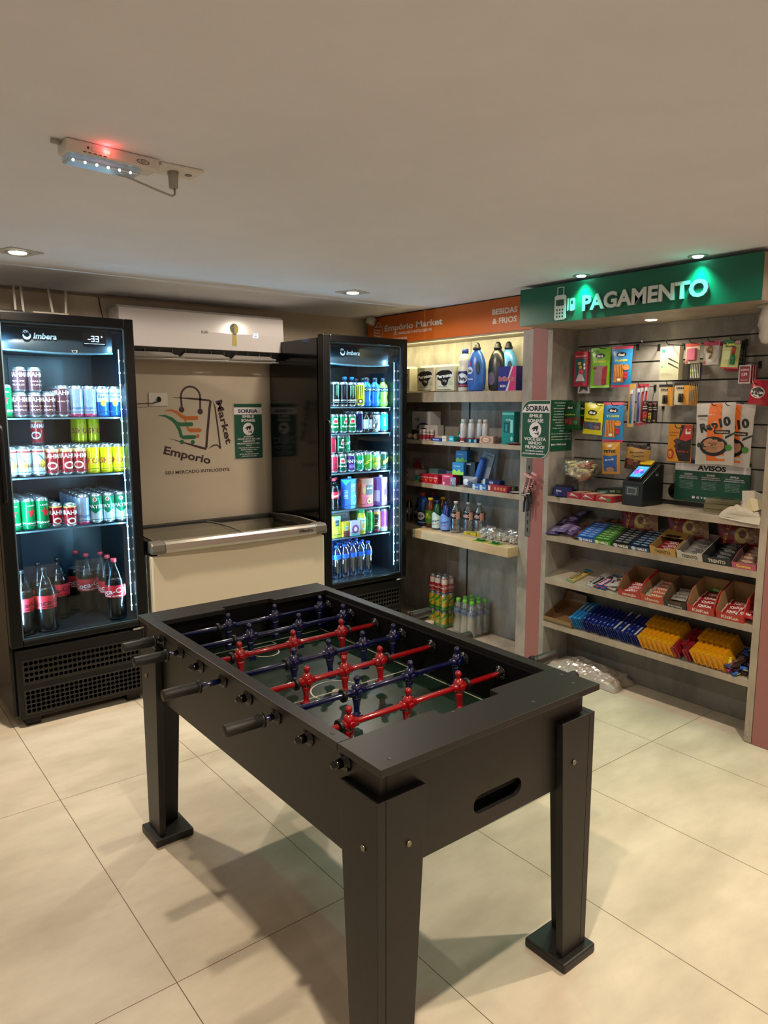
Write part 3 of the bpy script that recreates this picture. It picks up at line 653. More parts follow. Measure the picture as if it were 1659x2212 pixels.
canrow(FR, fr, 'fifth', .732, [('bgr', .478, 5), ('bor', .546, 5), ('bpu', .610, 5)], 'right', dy=.06)

PETC = clear('pet_plastic', '#eef4f6', .035, .05)
def bottle(prof, cap, label, liq=None, body=None, seg=22, name='drink_bottle', sx=1, sy=1):
    # prof (r,z); cap (r,z0,z1,colour); label (z0,z1,colour,art,r); liq (colour, ztop)
    m = MB(); m.lathe(prof, body or PETC, seg, None, True, sx, sy); root = m.obj(name)
    if liq:
        pr = [(max(r - .0016, .0005), z + .001) for r, z in prof if z < liq[1]]
        zt = liq[1]
        for (r0, za), (r1, zb) in zip(prof, prof[1:]):
            if za < zt <= zb: pr.append((r0 + (r1 - r0) * (zt - za) / (zb - za) - .0016, zt))
        MB().lathe(pr, liq[0], seg, None, True, sx, sy).obj('liquid', root)
    if cap:
        r, za, zb, c = cap; MB().lathe([(r, za), (r, zb - .002), (r * .88, zb)], c, 16).obj('cap', root)
    if label:
        za, zb, c, art, r = label; m = MB(); m.lathe([(r + .0004, za), (r + .0006, za + .001), (r + .0006, zb - .001), (r + .0004, zb)], c, 26, None, True, sx, sy, False)
        m.art(art, 2 * r, zb - za, lambda u, v, l: ((r + .0010 + .0004 * l) * math.sin(u / r) * sx, -(r + .0010 + .0004 * l) * math.cos(u / r) * sy, za + v)); m.obj('label', root)
    return root
def put(o, x, y, z, rz, label, cat, group=None, rx=0, ry=0):
    o.location = (x, y, z); o.rotation_euler = (rx, ry, rz); return tag(o, label, cat, group)
PC = [(.040, 0), (.050, .012), (.052, .03), (.046, .085), (.051, .11), (.0525, .125), (.0525, .195), (.051, .215), (.038, .262), (.022, .295), (.0145, .308), (.0135, .312), (.0155, .314), (.0135, .317), (.0135, .33)]
COLA = mat('#0a0403', .3, 0, 0, .3)
def cola(zero):
    red = '#c0202a' if not zero else '#c52430'
    return bottle(PC, (.0155, .317, .336, '#101010' if zero else '#b8343c'), (.128, .195, mat(red, .35), [T_('Coca-Cola', .5, .55, .42, '#1a0a0a' if zero else '#f0e6e6', 1.9, 8, .01), T_('zero' if zero else 'sabor original', .5, .16, .14, '#1a0a0a' if zero else '#f0e6e6', 1.0), ('r', 1.15, 1.35, .1, .9, '#e8dede')], .0525), (COLA, .235))
cz, cr = cola(True), cola(False)
zf = .4525
colas = [(cz, .205, 2.150, .3, 'zero sugar cola bottle with red label, black cap, second from left in front'), (cz, .098, 2.150, .3, 'zero sugar cola bottle with red label, black cap, leftmost in front'),
  (cz, .098, 2.29, .2, 'zero sugar cola bottle behind the leftmost front bottle'), (cz, .212, 2.30, .2, 'zero sugar cola bottle behind the second front bottle'), (cz, .325, 2.36, -.2, 'zero sugar cola bottle standing alone further back with black lettered label'),
  (cr, .484, 2.39, .1, 'cola bottle with white lettered red label in middle of fridge floor'), (cr, .46, 2.51, .1, 'cola bottle half hidden behind the middle red capped bottle'),
  (cr, .560, 2.15, -.5, 'red capped cola bottle in right front corner of left fridge floor'), (cr, .562, 2.27, -.2, 'red capped cola bottle directly behind the right front one'), (cr, .562, 2.39, -.2, 'red capped cola bottle, third back at right of left fridge floor')]
done = set()
for src, x, y, rz, lb in colas:
    if src.name in done: o = dup(src, (0, 0, 0), (0, 0, 0))
    else: o = src; done.add(src.name)
    put(o, x, y, zf, rz, lb, 'bottle', 'large cola bottles on the floor of the left fridge')
# sports drinks and small bottles in the right fridge
PSD = [(.026, 0), (.033, .008), (.034, .03), (.029, .06), (.034, .09), (.034, .10), (.034, .128), (.031, .142), (.016, .158), (.0145, .165), (.0145, .17)]
def sport(c, lab): return bottle(PSD, (.0165, .166, .192, '#1a2026'), (.10, .126, '#10202c', [T_(lab, .5, .5, .5, '#9fd8ff', 1.3)], .034), None, mat(c, .2))
sb = sport('#1a62d8', 'POWER')
put(sb, fr + .536, 2.19, 1.606, .2, 'bright blue sports drink bottle, front left, top shelf of right fridge', 'bottle', 'sports drinks')
o = dup(sb, (0, 0, 0), (0, 0, 0)); put(o, fr + .470, 2.20, 1.606, .1, 'bright blue sports drink bottle beside the lime green one', 'bottle', 'sports drinks')
for i, y in enumerate((2.28, 2.36)):
    o = dup(sb, (0, 0, 0), (0, 0, 0)); put(o, fr + .500, y, 1.606, .1, ['blue sports drink bottle in second row, top shelf of right fridge', 'blue sports drink bottle in third row, top shelf of right fridge'][i], 'bottle', 'sports drinks')
sg = sport('#82c83c', 'POWER'); put(sg, fr + .606, 2.19, 1.606, -.1, 'lime green sports drink bottle in front, top shelf of right fridge', 'bottle', 'sports drinks')
for i, y in enumerate((2.27, 2.35)):
    o = dup(sg, (0, 0, 0), (0, 0, 0)); put(o, fr + .600, y, 1.606, .1, ['lime green sports drink bottle, second row of right fridge top shelf', 'lime green sports drink bottle, third row of right fridge top shelf'][i], 'bottle', 'sports drinks')
PSW = [(.024, 0), (.028, .006), (.028, .13), (.024, .155), (.013, .18), (.012, .2)]
tb = bottle(PSW, (.0165, .185, .205, '#3a9ad8'), (.05, .11, '#16202c', [], .028), None, mat('#1d3550', .2))
put(tb, fr + .445, 2.42, 1.606, 0, 'dark tea bottle with light blue cap, left, behind yellow can', 'bottle', 'tea bottles with blue caps')
o = dup(tb, (0, 0, 0), (0, 0, 0)); put(o, fr + .508, 2.42, 1.606, 0, 'dark tea bottle with light blue cap, right, behind yellow can', 'bottle', 'tea bottles with blue caps')
bb = bottle([(.024, 0), (.028, .006), (.028, .09), (.022, .105), (.0135, .115), (.013, .125)], (.015, .122, .135, '#241a18'), (.02, .085, '#b9c6cc', [('r', .4, .9, 0, 1, '#4a2c26'), ('e', .65, .35, .14, .12, '#eee')], .028), None, mat('#2c1a16', .2))
for i, (x, y) in enumerate(((.452, 2.185), (.512, 2.20), (.48, 2.265))):
    o = bb if i == 0 else dup(bb, (0, 0, 0), (0, 0, 0)); put(o, fr + x, y, 1.433, .3 - i * .5, ['small dark brown bottle left of its pair on the second shelf', 'small dark brown bottle right of its pair on the second shelf', 'small dark brown bottle behind the pair on the second shelf'][i], 'bottle', 'small brown bottles')
cm = bottle([(r * .64, z * .64) for r, z in PC], (.0125, .195, .213, '#c03a44'), (.082, .125, mat('#c0202a', .35), [T_('Coca-Cola', .5, .5, .42, WH, 1.7, 8, .01)], .0336), (COLA, .16))
for i, (x, y) in enumerate(((.175, 2.17), (.235, 2.235), (.16, 2.26))):
    o = cm if i == 0 else dup(cm, (0, 0, 0), (0, 0, 0)); put(o, fr + x, y, .92, .3, ['small cola bottle at left front of the cartons shelf', 'small cola bottle second from left on the cartons shelf', 'small cola bottle behind the left front one, cartons shelf'][i], 'bottle', 'small cola bottles')
def boxp(w, d, h, body, art=(), side=None, top=None, name='carton', cap=None, bev=.0012):
    m = MB(); m.box(-w / 2, w / 2, -d / 2, d / 2, 0, h, body)
    m.art(art, w, h, flat(-d / 2))
    if side: m.art(side, d, h, lambda u, v, l: (-w / 2 - .0004 * l, -u, v))
    if top: m.art(top, w, d, lambda u, v, l: (u, v - d / 2, h + .0004 * l))
    o = m.obj(name)
    if cap: MB().lathe([(.013, h), (.013, h + .014)], cap, 14, Matrix.Translation((.012, 0, 0))).obj('cap', o)
    return o
c1 = boxp(.090, .075, .20, '#1f9ad0', [('r', 0, 1, 0, .55, '#54b8de'), T_('KERO', .5, .78, .12, WH, .8), T_('COCO', .5, .64, .12, WH, .8), ('e', .6, .3, .35, .16, '#c8f0f4'), ('e', .6, .3, .28, .12, '#3fa8c8')], [('r', 0, 1, 0, 1, '#1550b8'), ('p', [(0, .98), (1, .98), (.5, .8)], '#2cc06c')] + [('r', .3, .75, .35 + .05 * i, .37 + .05 * i, '#a8c8f0') for i in range(6)], cap='#9fd8ec')
put(c1, fr + .315, 2.195, .92, R(28), 'blue coconut water carton with pale cap on the fourth shelf', 'carton', 'juice cartons')
c2 = boxp(.100, .075, .195, '#c0563c', [('p', [(0, 0), (1, 0), (1, .15), (0, .5)], '#c02c4c'), ('r', 0, 1, .82, 1, '#8a4c2c'), ('r', .33, .95, .42, .78, '#1c1214'), T_('del valle', .64, .66, .07, WH, .5), ('e', .62, .2, .22, .11, '#d8a83c'), ('e', .62, .2, .1, .05, '#5a2c1c'), ('e', .12, .6, .14, .12, '#a8803c')])
put(c2, fr + .45, 2.20, .92, R(6), 'brown and pink peach juice carton on the fourth shelf', 'carton', 'juice cartons')
c3 = boxp(.085, .075, .195, '#a07cc8', [('r', 0, 1, .8, 1, '#e0d8ec'), ('e', .5, .72, .36, .08, '#b8d8ec'), ('e', .5, .48, .3, .12, '#7c50b8'), ('e', .4, .15, .3, .1, '#d884b8'), ('e', .75, .2, .2, .1, '#e8b8d8')], [('r', 0, 1, 0, 1, '#6a3c9c'), ('r', .2, .8, .15, .55, '#a8a0e0')], cap='#d8d0e8')
put(c3, fr + .578, 2.19, .92, R(26), 'purple grape juice carton with pale cap on the fourth shelf', 'carton', 'juice cartons')
c4 = boxp(.072, .055, .145, '#c8cc3c', [('r', 0, 1, .8, 1, '#a8d4d8'), ('r', .25, .75, .55, .82, '#1c4a4c'), T_('del valle', .5, .66, .06, WH, .4), ('e', .4, .25, .3, .14, '#e0d850')], name='carton')
put(c4, fr + .178, 2.175, .734, R(14), 'yellow juice carton with dark label at left of the fifth shelf', 'carton')
c5 = boxp(.055, .04, .10, '#d8b82c', [('r', 0, 1, 0, .4, '#7c3420'), ('e', .5, .6, .3, .16, '#b8e0e8'), T_('TODDY', .5, .6, .1, '#2c4c9c', .6)])
put(c5, fr + .256, 2.165, .734, R(8), 'small yellow and brown chocolate drink carton, fifth shelf', 'carton')
c6 = boxp(.075, .05, .10, '#c0b8d0', [('e', .5, .45, .4, .3, '#8c3c7c'), ('e', .5, .45, .2, .16, '#e0d0e0'), ('r', 0, 1, 0, .15, '#5cb0b8')])
put(c6, fr + .330, 2.165, .734, R(2), 'small white and purple yogurt drink carton, fifth shelf', 'carton')
c7 = boxp(.15, .06, .05, '#8c9aa8', [('r', .1, .9, .2, .8, '#b8c0c8'), T_('nature', .5, .5, .35, '#5c6878', .6)])
put(c7, fr + .29, 2.29, .838, 0, 'grey flat package lying behind the small cartons, upper of two', 'package', 'flat packages behind the small cartons')
c8 = boxp(.16, .08, .104, '#7c8894', [])
put(c8, fr + .29, 2.30, .734, 0, 'grey flat package behind the small cartons, lower of two', 'package', 'flat packages behind the small cartons')
yb = bottle([(.024, 0), (.028, .006), (.028, .12), (.024, .14), (.018, .148), (.018, .155)], (.021, .15, .178, '#18a058'), (.035, .115, '#c8d0c8', [T_('nat', .4, .8, .14, '#7c8c5c', .8), ('e', .5, .35, .3, .25, '#d8a83c')], .028), None, mat('#d8c83c', .25))
put(yb, fr + .403, 2.17, .734, .1, 'yellow juice bottle with green cap on the fifth shelf', 'bottle')
PW = [(.024, 0), (.030, .006), (.031, .02), (.028, .04), (.031, .06), (.028, .08), (.031, .10), (.028, .118), (.031, .13), (.031, .165), (.028, .185), (.014, .205), (.013, .215)]
PETB = clear('water_bottle_plastic', '#b8d4ee', .22, .05)
wb = bottle(PW, (.0155, .21, .225, '#1c4cb0'), (.132, .163, '#2468d0', [('e', .5, .5, .5, .4, '#1c58c0')], .031), None, PETB)
i = 0
for rwi, y in enumerate((2.17, 2.24, 2.31, 2.38)):
    for k in range(6):
        o = wb if i == 0 else dup(wb, (0, 0, 0), (0, 0, 0)); i += 1
        put(o, fr + .125 + k * .066, y, .4535, random.uniform(-.5, .5), f'blue labelled water bottle, {DEP[rwi]}, {ORD[k]} from left on right fridge floor', 'bottle', 'water bottles on the floor of the right fridge')

# ------------------------------------------------------------------ things on top of the left fridge
def router(x, y, z, rz, ants, label, body):
    t = empty('wireless_router', (x, y, z), (0, 0, rz)); tag(t, label, 'router')
    MB().box(-.09, .09, -.05, .05, 0, .028, body).obj('case', t, bevel=.006)
    for ax, lean in ants:
        T = Matrix.Translation((ax, .045, .01)) @ Matrix.Rotation(R(lean), 4, 'Y')
        MB().box(-.006, .006, -.003, .003, 0, .15, mat('#b3ac9f', .5), T).obj('antenna', t, bevel=.002)
router(.155, 2.42, 2.0702, 0, ((.073, -1), (.112, -3)), 'white router with two upright antennas, left on top of left fridge', mat('#2a2a2c', .4))
router(.38, 2.42, 2.0702, 0, ((.035, -8), (.098, 2)), 'white router with splayed antennas, right on top of left fridge', mat('#a59d90', .5))
o = MB().lathe([(.001, 0), (.05, .004), (.075, .03), (.075, .06), (.05, .075), (.001, .08)], mat('#11131c', .4), 24).obj('round_case'); put(o, .03, 2.30, 2.0702, 0, 'black round case on top of left fridge beside the router', 'case')
o = MB().tube([(.745, 2.748, 2.25), (.75, 2.745, 2.2), (.765, 2.745, 2.12), (.77, 2.745, 2.02), (.74, 2.745, 1.9)], .003, '#1a1a1a', 6).obj('wall_cable'); tag(o, 'thin black cable running down the wall beside the air conditioner', 'cable')

# ------------------------------------------------------------------ wall outlet, logo, poster
t = empty('wall_outlet', (1.079, 2.75, 1.65)); tag(t, 'white wall outlet plate with black plug and cable above the freezer', 'outlet')
MB().box(-.062, .062, -.008, 0, -.042, .042, '#c9c2b4').obj('plate', t, bevel=.003)
MB().lathe([(.013, 0), (.012, .014), (.008, .02), (.006, .03)], '#141414', 14, Matrix.Translation((.003, -.008, 0)) @ Matrix.Rotation(R(90), 4, 'X'), True, 1, 1.4).obj('plug', t)
MB().tube([(.003, -.036, 0), (-.01, -.045, -.012), (-.05, -.04, -.024), (-.14, -.03, -.028), (-.33, -.02, -.024), (-.40, -.02, -.02)], .0032, '#111', 8).obj('cord', t)
m = MB(); yl = 2.7494; BR = mat('#34191e', .6); OG = mat('#b8601a', .6); GN = mat('#14603a', .6)
arcp = [(1.299 + .066 * math.cos(R(a)), 1.668 + .066 * math.sin(R(a))) for a in range(0, 181, 12)]
stroke(m, [(1.362, 1.575)] + arcp + [(1.236, 1.585)], .013, BR, yl)
for p in ((1.234, 1.585), (1.362, 1.572)): m.art([('e', .5, .5, .5, .5, BR)], .038, .038, lambda u, v, l: (p[0] + u, yl - .0002, p[1] + v - .019))
stroke(m, [(1.178, 1.663), (1.30, 1.657), (1.43, 1.645), (1.438, 1.64), (1.430, 1.60), (1.41, 1.45), (1.396, 1.335), (1.392, 1.325), (1.34, 1.340), (1.25, 1.368), (1.14, 1.402)], [.002, .013, .013, .017, .017, .017, .017, .016, .015, .009, .001], BR, yl)
stroke(m, [(1.455, 1.645), (1.468, 1.60), (1.482, 1.48), (1.494, 1.36), (1.497, 1.322)], [.001, .010, .011, .011, .012], BR, yl)
stroke(m, [(1.497, 1.326), (1.475, 1.348), (1.45, 1.347), (1.425, 1.335), (1.41, 1.322)], [.004, .010, .010, .006, .001], BR, yl)
# cart strokes
stroke(m, [(1.113, 1.577), (1.16, 1.582), (1.20, 1.568), (1.235, 1.54), (1.262, 1.53), (1.335, 1.53)], [.001, .013, .020, .024, .026, .026], OG, yl)
stroke(m, [(1.245, 1.535), (1.262, 1.50), (1.275, 1.455), (1.29, 1.449), (1.354, 1.449)], [.01, .012, .016, .026, .026], OG, yl + .0001)
stroke(m, [(1.073, 1.548), (1.12, 1.547), (1.165, 1.525), (1.195, 1.497), (1.22, 1.49), (1.297, 1.49)], [.001, .014, .022, .026, .026, .026], GN, yl - .0002)
stroke(m, [(1.19, 1.50), (1.215, 1.455), (1.225, 1.412), (1.24, 1.406), (1.315, 1.406)], [.02, .022, .022, .026, .026], GN, yl - .0003)
for cx_, cz_, c, r_ in ((1.335, 1.530, OG, .013), (1.354, 1.449, OG, .013), (1.297, 1.490, GN, .013), (1.315, 1.406, GN, .013), (1.338, 1.412, OG, .013), (1.227, 1.376, GN, .0145), (1.302, 1.372, GN, .0145)):
    m.art([('e', .5, .5, .5, .5, c)], 2 * r_, 2 * r_, lambda u, v, l: (cx_ + u, yl - .0005, cz_ + v - r_))
# lettering
def wtext(s, x, z, h, c, w, ang, bold=.02, arc=0, seg=None):
    vs, fs = glyphs(s, bold); mx = max(v[0] for v in vs); mn = min(v[0] for v in vs); sz = h / .73; sx = w / (mx - mn); out = []
    for vx, vy in vs:
        X = (vx - (mx + mn) / 2) * sx; Z = (vy - .365) * sz; Z -= arc * X * X; a = R(ang)
        out.append((x + X * math.cos(a) - Z * math.sin(a), yl - .0002, z + X * math.sin(a) + Z * math.cos(a)))
    m.add(out, fs, c)
wtext('Emporio', 1.265, 1.289, .052, BR, .33, -14.5, .03)
wtext('Market', 1.532, 1.50, .048, BR, .30, -77, .03)
wtext('SEU MERCADO INTELIGENTE', 1.333, 1.180, .021, BR, .455, 0, .02)
o = m.obj('wall_logo'); tag(o, 'painted shopping bag and cart logo with lettering on the wall above the freezer', 'logo')
def cam_icon(m, cx, cz, s, c1, c2, fn):
    q = lambda pts: m.add([fn(cx + x * s, cz + z * s, 4) for x, z in pts], [tuple(range(len(pts)))], c2)
    m.add([fn(cx + s * .5 * math.cos(2 * math.pi * i / 28), cz + s * .5 * math.sin(2 * math.pi * i / 28), 3) for i in range(28)], [tuple(range(28))], c1)
    q([(-.30, .08), (-.12, .20), (.22, .28), (.26, .26), (.20, .0), (.10, -.12), (.05, .05), (-.22, .04), (-.26, -.04)])
    q([(-.18, -.08), (-.02, -.06), (-.02, .04), (-.16, .03)]); q([(-.05, -.20), (.12, -.22), (.20, -.20), (.20, -.10), (.28, -.10), (.30, -.34), (.22, -.36), (.20, -.28), (-.03, -.28)])
GP = mat('#0b4a35', .5); GL = mat('#dcd6da', .5)
m = MB(); w_, h_ = .222, .385; m.box(-w_ / 2, w_ / 2, -.003, 0, 0, h_, '#b5aa98'); f3 = lambda u, v, l: (u, -.003 - .0002 * l, v)
txt = [('r', .02, .98, .012, .988, GP), ('r', .02, .98, .80, .925, GL), T_('SORRIA', .5, .862, .062, '#141414', .68, 0, .04), T_('SMILE', .5, .765, .046, GL, .40, 0, .03), T_('SONRÍE', .5, .695, .046, GL, .48, 0, .03),
       T_('SORRIA!', .5, .405, .026, GL, .34), T_('VOCÊ ESTÁ EM UM', .5, .362, .028, GL, .78), T_('AMBIENTE', .5, .322, .026, GL, .42), T_('MONITORADO 24H.', .5, .282, .028, GL, .78), T_('SMILE!', .5, .245, .016, GL, .2), T_('YOU ARE IN A MONITORED', .5, .205, .018, GL, .74), T_('ENVIRONMENT 24H.', .5, .17, .018, GL, .55), T_('SONRÍE!', .5, .130, .016, GL, .24), T_('ESTÁS EN UN ENTORNO', .5, .09, .018, GL, .66), T_('VIGILADO LAS 24H.', .5, .055, .018, GL, .54)]
m.art(txt, w_, h_, f3); cam_icon(m, 0, .54 * h_, .085, GL, '#101010', f3)
o = m.obj('wall_poster'); put(o, 1.711, 2.7498, 1.243, 0, 'green and white camera notice on the wall beside the painted logo', 'poster')

# ------------------------------------------------------------------ air conditioner
t = empty('air_conditioner', (.785, 2.75, 1.905)); tag(t, 'white split air conditioner with yellow efficiency ribbon on the back wall', 'air conditioner')
aw = 1.09
ACW = mat('#dcd6d6', .18, 0, 0, .6)
m = MB(); m.prism([(-.001, .285), (-.17, .285), (-.20, .275), (-.20, .060), (-.17, .010), (-.10, -.012), (-.001, -.012)], .012, aw - .012, ACW, 'x'); m.obj('body', t, bevel=.008)
m = MB(); m.prism([(-.2005, .052), (-.222, .056), (-.226, .16), (-.220, .272), (-.19, .288), (-.16, .29), (-.16, .286), (-.2005, .276)], 0, aw, ACW, 'x'); fp = m.obj('front_panel', t, bevel=.012, seg=3)
m = MB(); m.prism([(-.2003, .051), (-.212, .051), (-.196, .008), (-.19, .006)], .03, aw - .03, '#100f0e', 'x')
for k in range(12): m.box(.06 + k * .085, .063 + k * .085, -.216, -.205, .014, .044, '#4b4743')
for xa in (.03, .37, .71): m.prism([(xa, .006), (xa + .02, .026), (xa + .27, .026), (xa + .30, .012), (xa + .32, .012), (xa + .32, .004), (xa, .002)], -.222, -.216, mat('#8f8881', .4), 'y')
m.obj('louver', t)
MB().tube([(.0, -.19, -.008), (aw, -.19, -.008)], .006, ACW, 8).obj('lower_lip', t)
fa = lambda u, v, l: (u, -.2265 - .0003 * l, v)
m = MB(); m.art([T_('ELGIN', .5, .5, .8, '#4a4644', .9)], .05, .02, lambda u, v, l: fa(.525 + u, .150 + v, l)); m.obj('nameplate', fp)
m = MB(); YL = mat('#b8a426', .5); m.art([('p', [(.28, .55), (.26, 0), (.38, .06), (.5, .0), (.62, .06), (.74, .0), (.72, .55)], YL), ('e', .5, .76, .5, .25, YL), ('e', .5, .78, .42, .21, '#1c1b18'), ('p', [(.5, .99), (.66, .96), (.85, .88), (.92, .78), (.85, .66), (.66, .60), (.5, .57)], YL), ('r', .36, .64, .50, .58, '#2a2a26'), ('e', .36, .82, .04, .02, YL), ('e', .66, .82, .04, .02, '#1c1b18'), ('p', [(.3, .72), (.5, .67), (.7, .72), (.68, .70), (.5, .64), (.32, .70)], '#6c6430')], .062, .142, lambda u, v, l: fa(.728 + u, .082 + v, l)); m.obj('efficiency_ribbon', fp)
m = MB(); em = mat('#a8c4ff', .5, 0, 3)
def seg(m, x, z, segs, s, t_, fn):
    P = {'a': (0, s, 2 * s, 2 * s), 'g': (0, s, s, s), 'd': (0, s, 0, 0), 'b': (s, s, s, 2 * s), 'c': (s, s, 0, s), 'f': (0, 0, s, 2 * s), 'e': (0, 0, 0, s)}
    for k in segs:
        xa, xb, za, zb = P[k]; q = [(x + xa - t_, z + za - t_), (x + xb + t_, z + za - t_), (x + xb + t_, z + zb + t_), (x + xa - t_, z + zb + t_)]
        m.add([fn(a, b, 2) for a, b in q], [(0, 1, 2, 3)], em)
seg(m, .862, .145, 'abged', .012, .0016, fa); seg(m, .883, .145, 'abgcd', .012, .0016, fa); m.obj('temperature_display', fp)

# ------------------------------------------------------------------ chest freezer
t = empty('chest_freezer', (.715, 2.0, 0)); tag(t, 'white chest freezer with sliding glass lids between the two drinks fridges', 'freezer')
fw, fd = 1.122, .66; CR = mat('#d6ccb6', .35)
m = MB(); m.box(0, fw, 0, .02, .05, .80, CR).box(0, .02, .02, fd, .05, .80, CR).box(fw - .02, fw, .02, fd, .05, .80, CR).box(.02, fw - .02, fd - .02, fd, .05, .80, CR).box(.02, fw - .02, .02, fd - .02, .05, .09, CR); m.obj('body', t, bevel=.012)
for xa in (.06, fw - .12):
    for ya in (.06, fd - .12): MB().box(xa, xa + .06, ya, ya + .06, 0, .0495, mat('#1a1a1a', .5)).obj('foot', t)
m = MB(); m.prism([(.03, .815), (.035, .80), (.10, .792), (.55, .778), (1.0, .792), (fw - .03, .80), (fw - .02, .815)], -.006, -.0005, '#a39781', 'y'); m.obj('skirt', t)
m = MB(); WL = mat('#b9ae9c', .5); m.box(.05, fw - .05, .05, .06, .45, .82, WL).box(.05, fw - .05, fd - .06, fd - .05, .45, .82, WL).box(.05, .06, .06, fd - .06, .45, .82, WL).box(fw - .06, fw - .05, .06, fd - .06, .45, .82, WL).box(.05, fw - .05, .05, fd - .05, .44, .45, WL); m.obj('inner_tub', t)
AL = noisy('brushed_aluminium', '#a29c93', '#b0aaa1', 5, .32, 0, (.05, 1, 60), spec=.5, metal=.7)
m = MB(); m.prism([(-.022, .815), (-.026, .83), (-.022, .862), (-.008, .874), (.03, .876), (.03, .815)], .075, fw - .075, AL, 'x'); bar = m.obj('front_rail', t)
m = MB(); m.art([T_('Metalfrio', .62, .5, .7, '#2a2826', .72, 0, .03)], .115, .026, lambda u, v, l: (.965 + u, -.0262 - .0003 * l, .834 + v))
for k in range(8): m.box(-.0012, .0012, -.001, 0, .003, .010, '#2a2826', Matrix.Translation((.927, -.026, .847)) @ Matrix.Rotation(R(45 * k), 4, 'Y'))
m.obj('nameplate', bar)
GC = mat('#5c5750', .4)
for xa, xb in ((-.004, .075), (fw - .075, fw + .004)):
    m = MB(); m.prism([(-.024, .812), (-.029, .83), (-.024, .862), (-.008, .877), (.05, .879), (.05, .812)], xa, xb, GC, 'x'); m.obj('corner_cap', t, bevel=.008)
for xa, xb in ((-.002, .045), (fw - .045, fw + .002)):
    m = MB(); m.prism([(.05, .80), (.05, .876), (.25, .884), (.45, .88), (fd, .868), (fd, .80)], xa, xb, mat('#1a1917', .4), 'x'); m.obj('side_rail', t, bevel=.006)
    m = MB(); m.prism([(.051, .877), (.25, .886), (.45, .882), (fd - .02, .869), (fd - .02, .872), (.45, .885), (.25, .889), (.051, .880)], xa + (.008 if xa > .5 else .030), xb - (.030 if xa > .5 else .008), mat('#8a847a', .4), 'x'); m.obj('rail_trim', t)
m = MB(); m.box(.045, fw - .045, fd - .035, fd, .80, .868, mat('#2a2927', .4)); m.obj('rear_rail', t, bevel=.004)
FG = clear('freezer_glass', '#cfd4cc', .13, .02)
for xa, xb, dz in ((.046, .60, .012), (.575, fw - .046, .0)):
    m = MB(); pr = [(.031, .862), (.25, .874), (.45, .871), (fd - .036, .860)]
    m.prism([(y, z - .012 + dz * .4) for y, z in pr] + [(y, z - .008 + dz * .4) for y, z in reversed(pr)], xa, xb, FG, 'x'); gl = m.obj('sliding_lid', t)
    xe = xb if xa < .1 else xa
    m = MB(); m.prism([(y, z - .013 + dz * .4) for y, z in pr] + [(y, z - .004 + dz * .4) for y, z in reversed(pr)], xe - .012, xe + .012, mat('#57534b', .4), 'x'); m.obj('lid_edge', gl)
m = MB()
for k in range(26):
    m.box(-.055, .055, -.035, .035, 0, .05, random.choice([mat('#b8a482', .7), mat('#c9bb9f', .7), mat('#a58f6c', .7)]), Matrix.Translation((random.uniform(.12, .6), random.uniform(.12, .52), .451 + random.uniform(0, .1))) @ Matrix.Rotation(random.uniform(-1, 1), 4, 'Z') @ Matrix.Rotation(random.uniform(-.4, .4), 4, 'X'))
o = m.obj('frozen_goods'); o.location = (.715, 2.0, 0); tag(o, 'heap of pale frozen packages seen through the freezer lid', 'frozen food'); o['kind'] = 'stuff'

# ------------------------------------------------------------------ signs
t = empty('orange_sign', (2.746, 0, 0)); tag(t, 'orange shop sign fascia above the left shelving with white lettering', 'sign')
MB().box(-.006, .012, 1.112, 2.735, 2.062, 2.262, mat('#c05c12', .5)).obj('board', t)
MB().box(-.002, .012, 1.112, 2.735, 2.2625, 2.2685, '#2a1a12').obj('top_trim', t)
def onx(m, specs, y, z, w, h, x=-.006):   # art facing -x, y = centre, z = bottom
    m.art(specs, w, h, lambda u, v, l: (x - .0004 * l, y - u, z + v))
SW = mat('#dcd0c8', .5)
m = MB(); onx(m, [T_('Empório Market', .5, .5, .80, SW, 1.0, 0, .03)], 2.213, 2.151, .63, .052); m.obj('lettering', t)
m = MB(); onx(m, [T_('SEU MERCADO INTELIGENTE', .5, .5, 1, SW, 1.0, 0, .015)], 2.213, 2.121, .42, .019); m.obj('slogan_lettering', t); m = MB(); onx(m, [T_('24 HORAS', .5, .5, 1, SW, 1.0)], 2.35, 2.085, .16, .015); m.obj('hours_lettering', t)
m = MB(); onx(m, [T_('BEBIDAS', .5, .5, 1, SW, 1, 0, .03)], 1.338, 2.172, .205, .034); onx(m, [T_('& FRIOS', .5, .5, 1, SW, 1, 0, .03)], 1.338, 2.116, .20, .034); m.obj('department_lettering', t)
m = MB(); T0 = Matrix.Translation((-.0066, 2.60, 2.15)) @ Matrix.Rotation(RW, 4, 'Z')
stroke(m, [(.026 * math.cos(R(a)), .045 + .03 * math.sin(R(a))) for a in range(0, 181, 20)], .006, SW, 0, T0)
stroke(m, [(-.05, .045), (.05, .04), (.035, -.075), (-.05, -.05)], .007, SW, 0, T0)
for zz, xx in ((.02, .02), (.0, .015), (-.02, .02)): stroke(m, [(-.06, zz + .01), (-.035, zz), (xx, zz - .006)], .008, SW, 0, T0)
m.obj('bag_emblem', t)

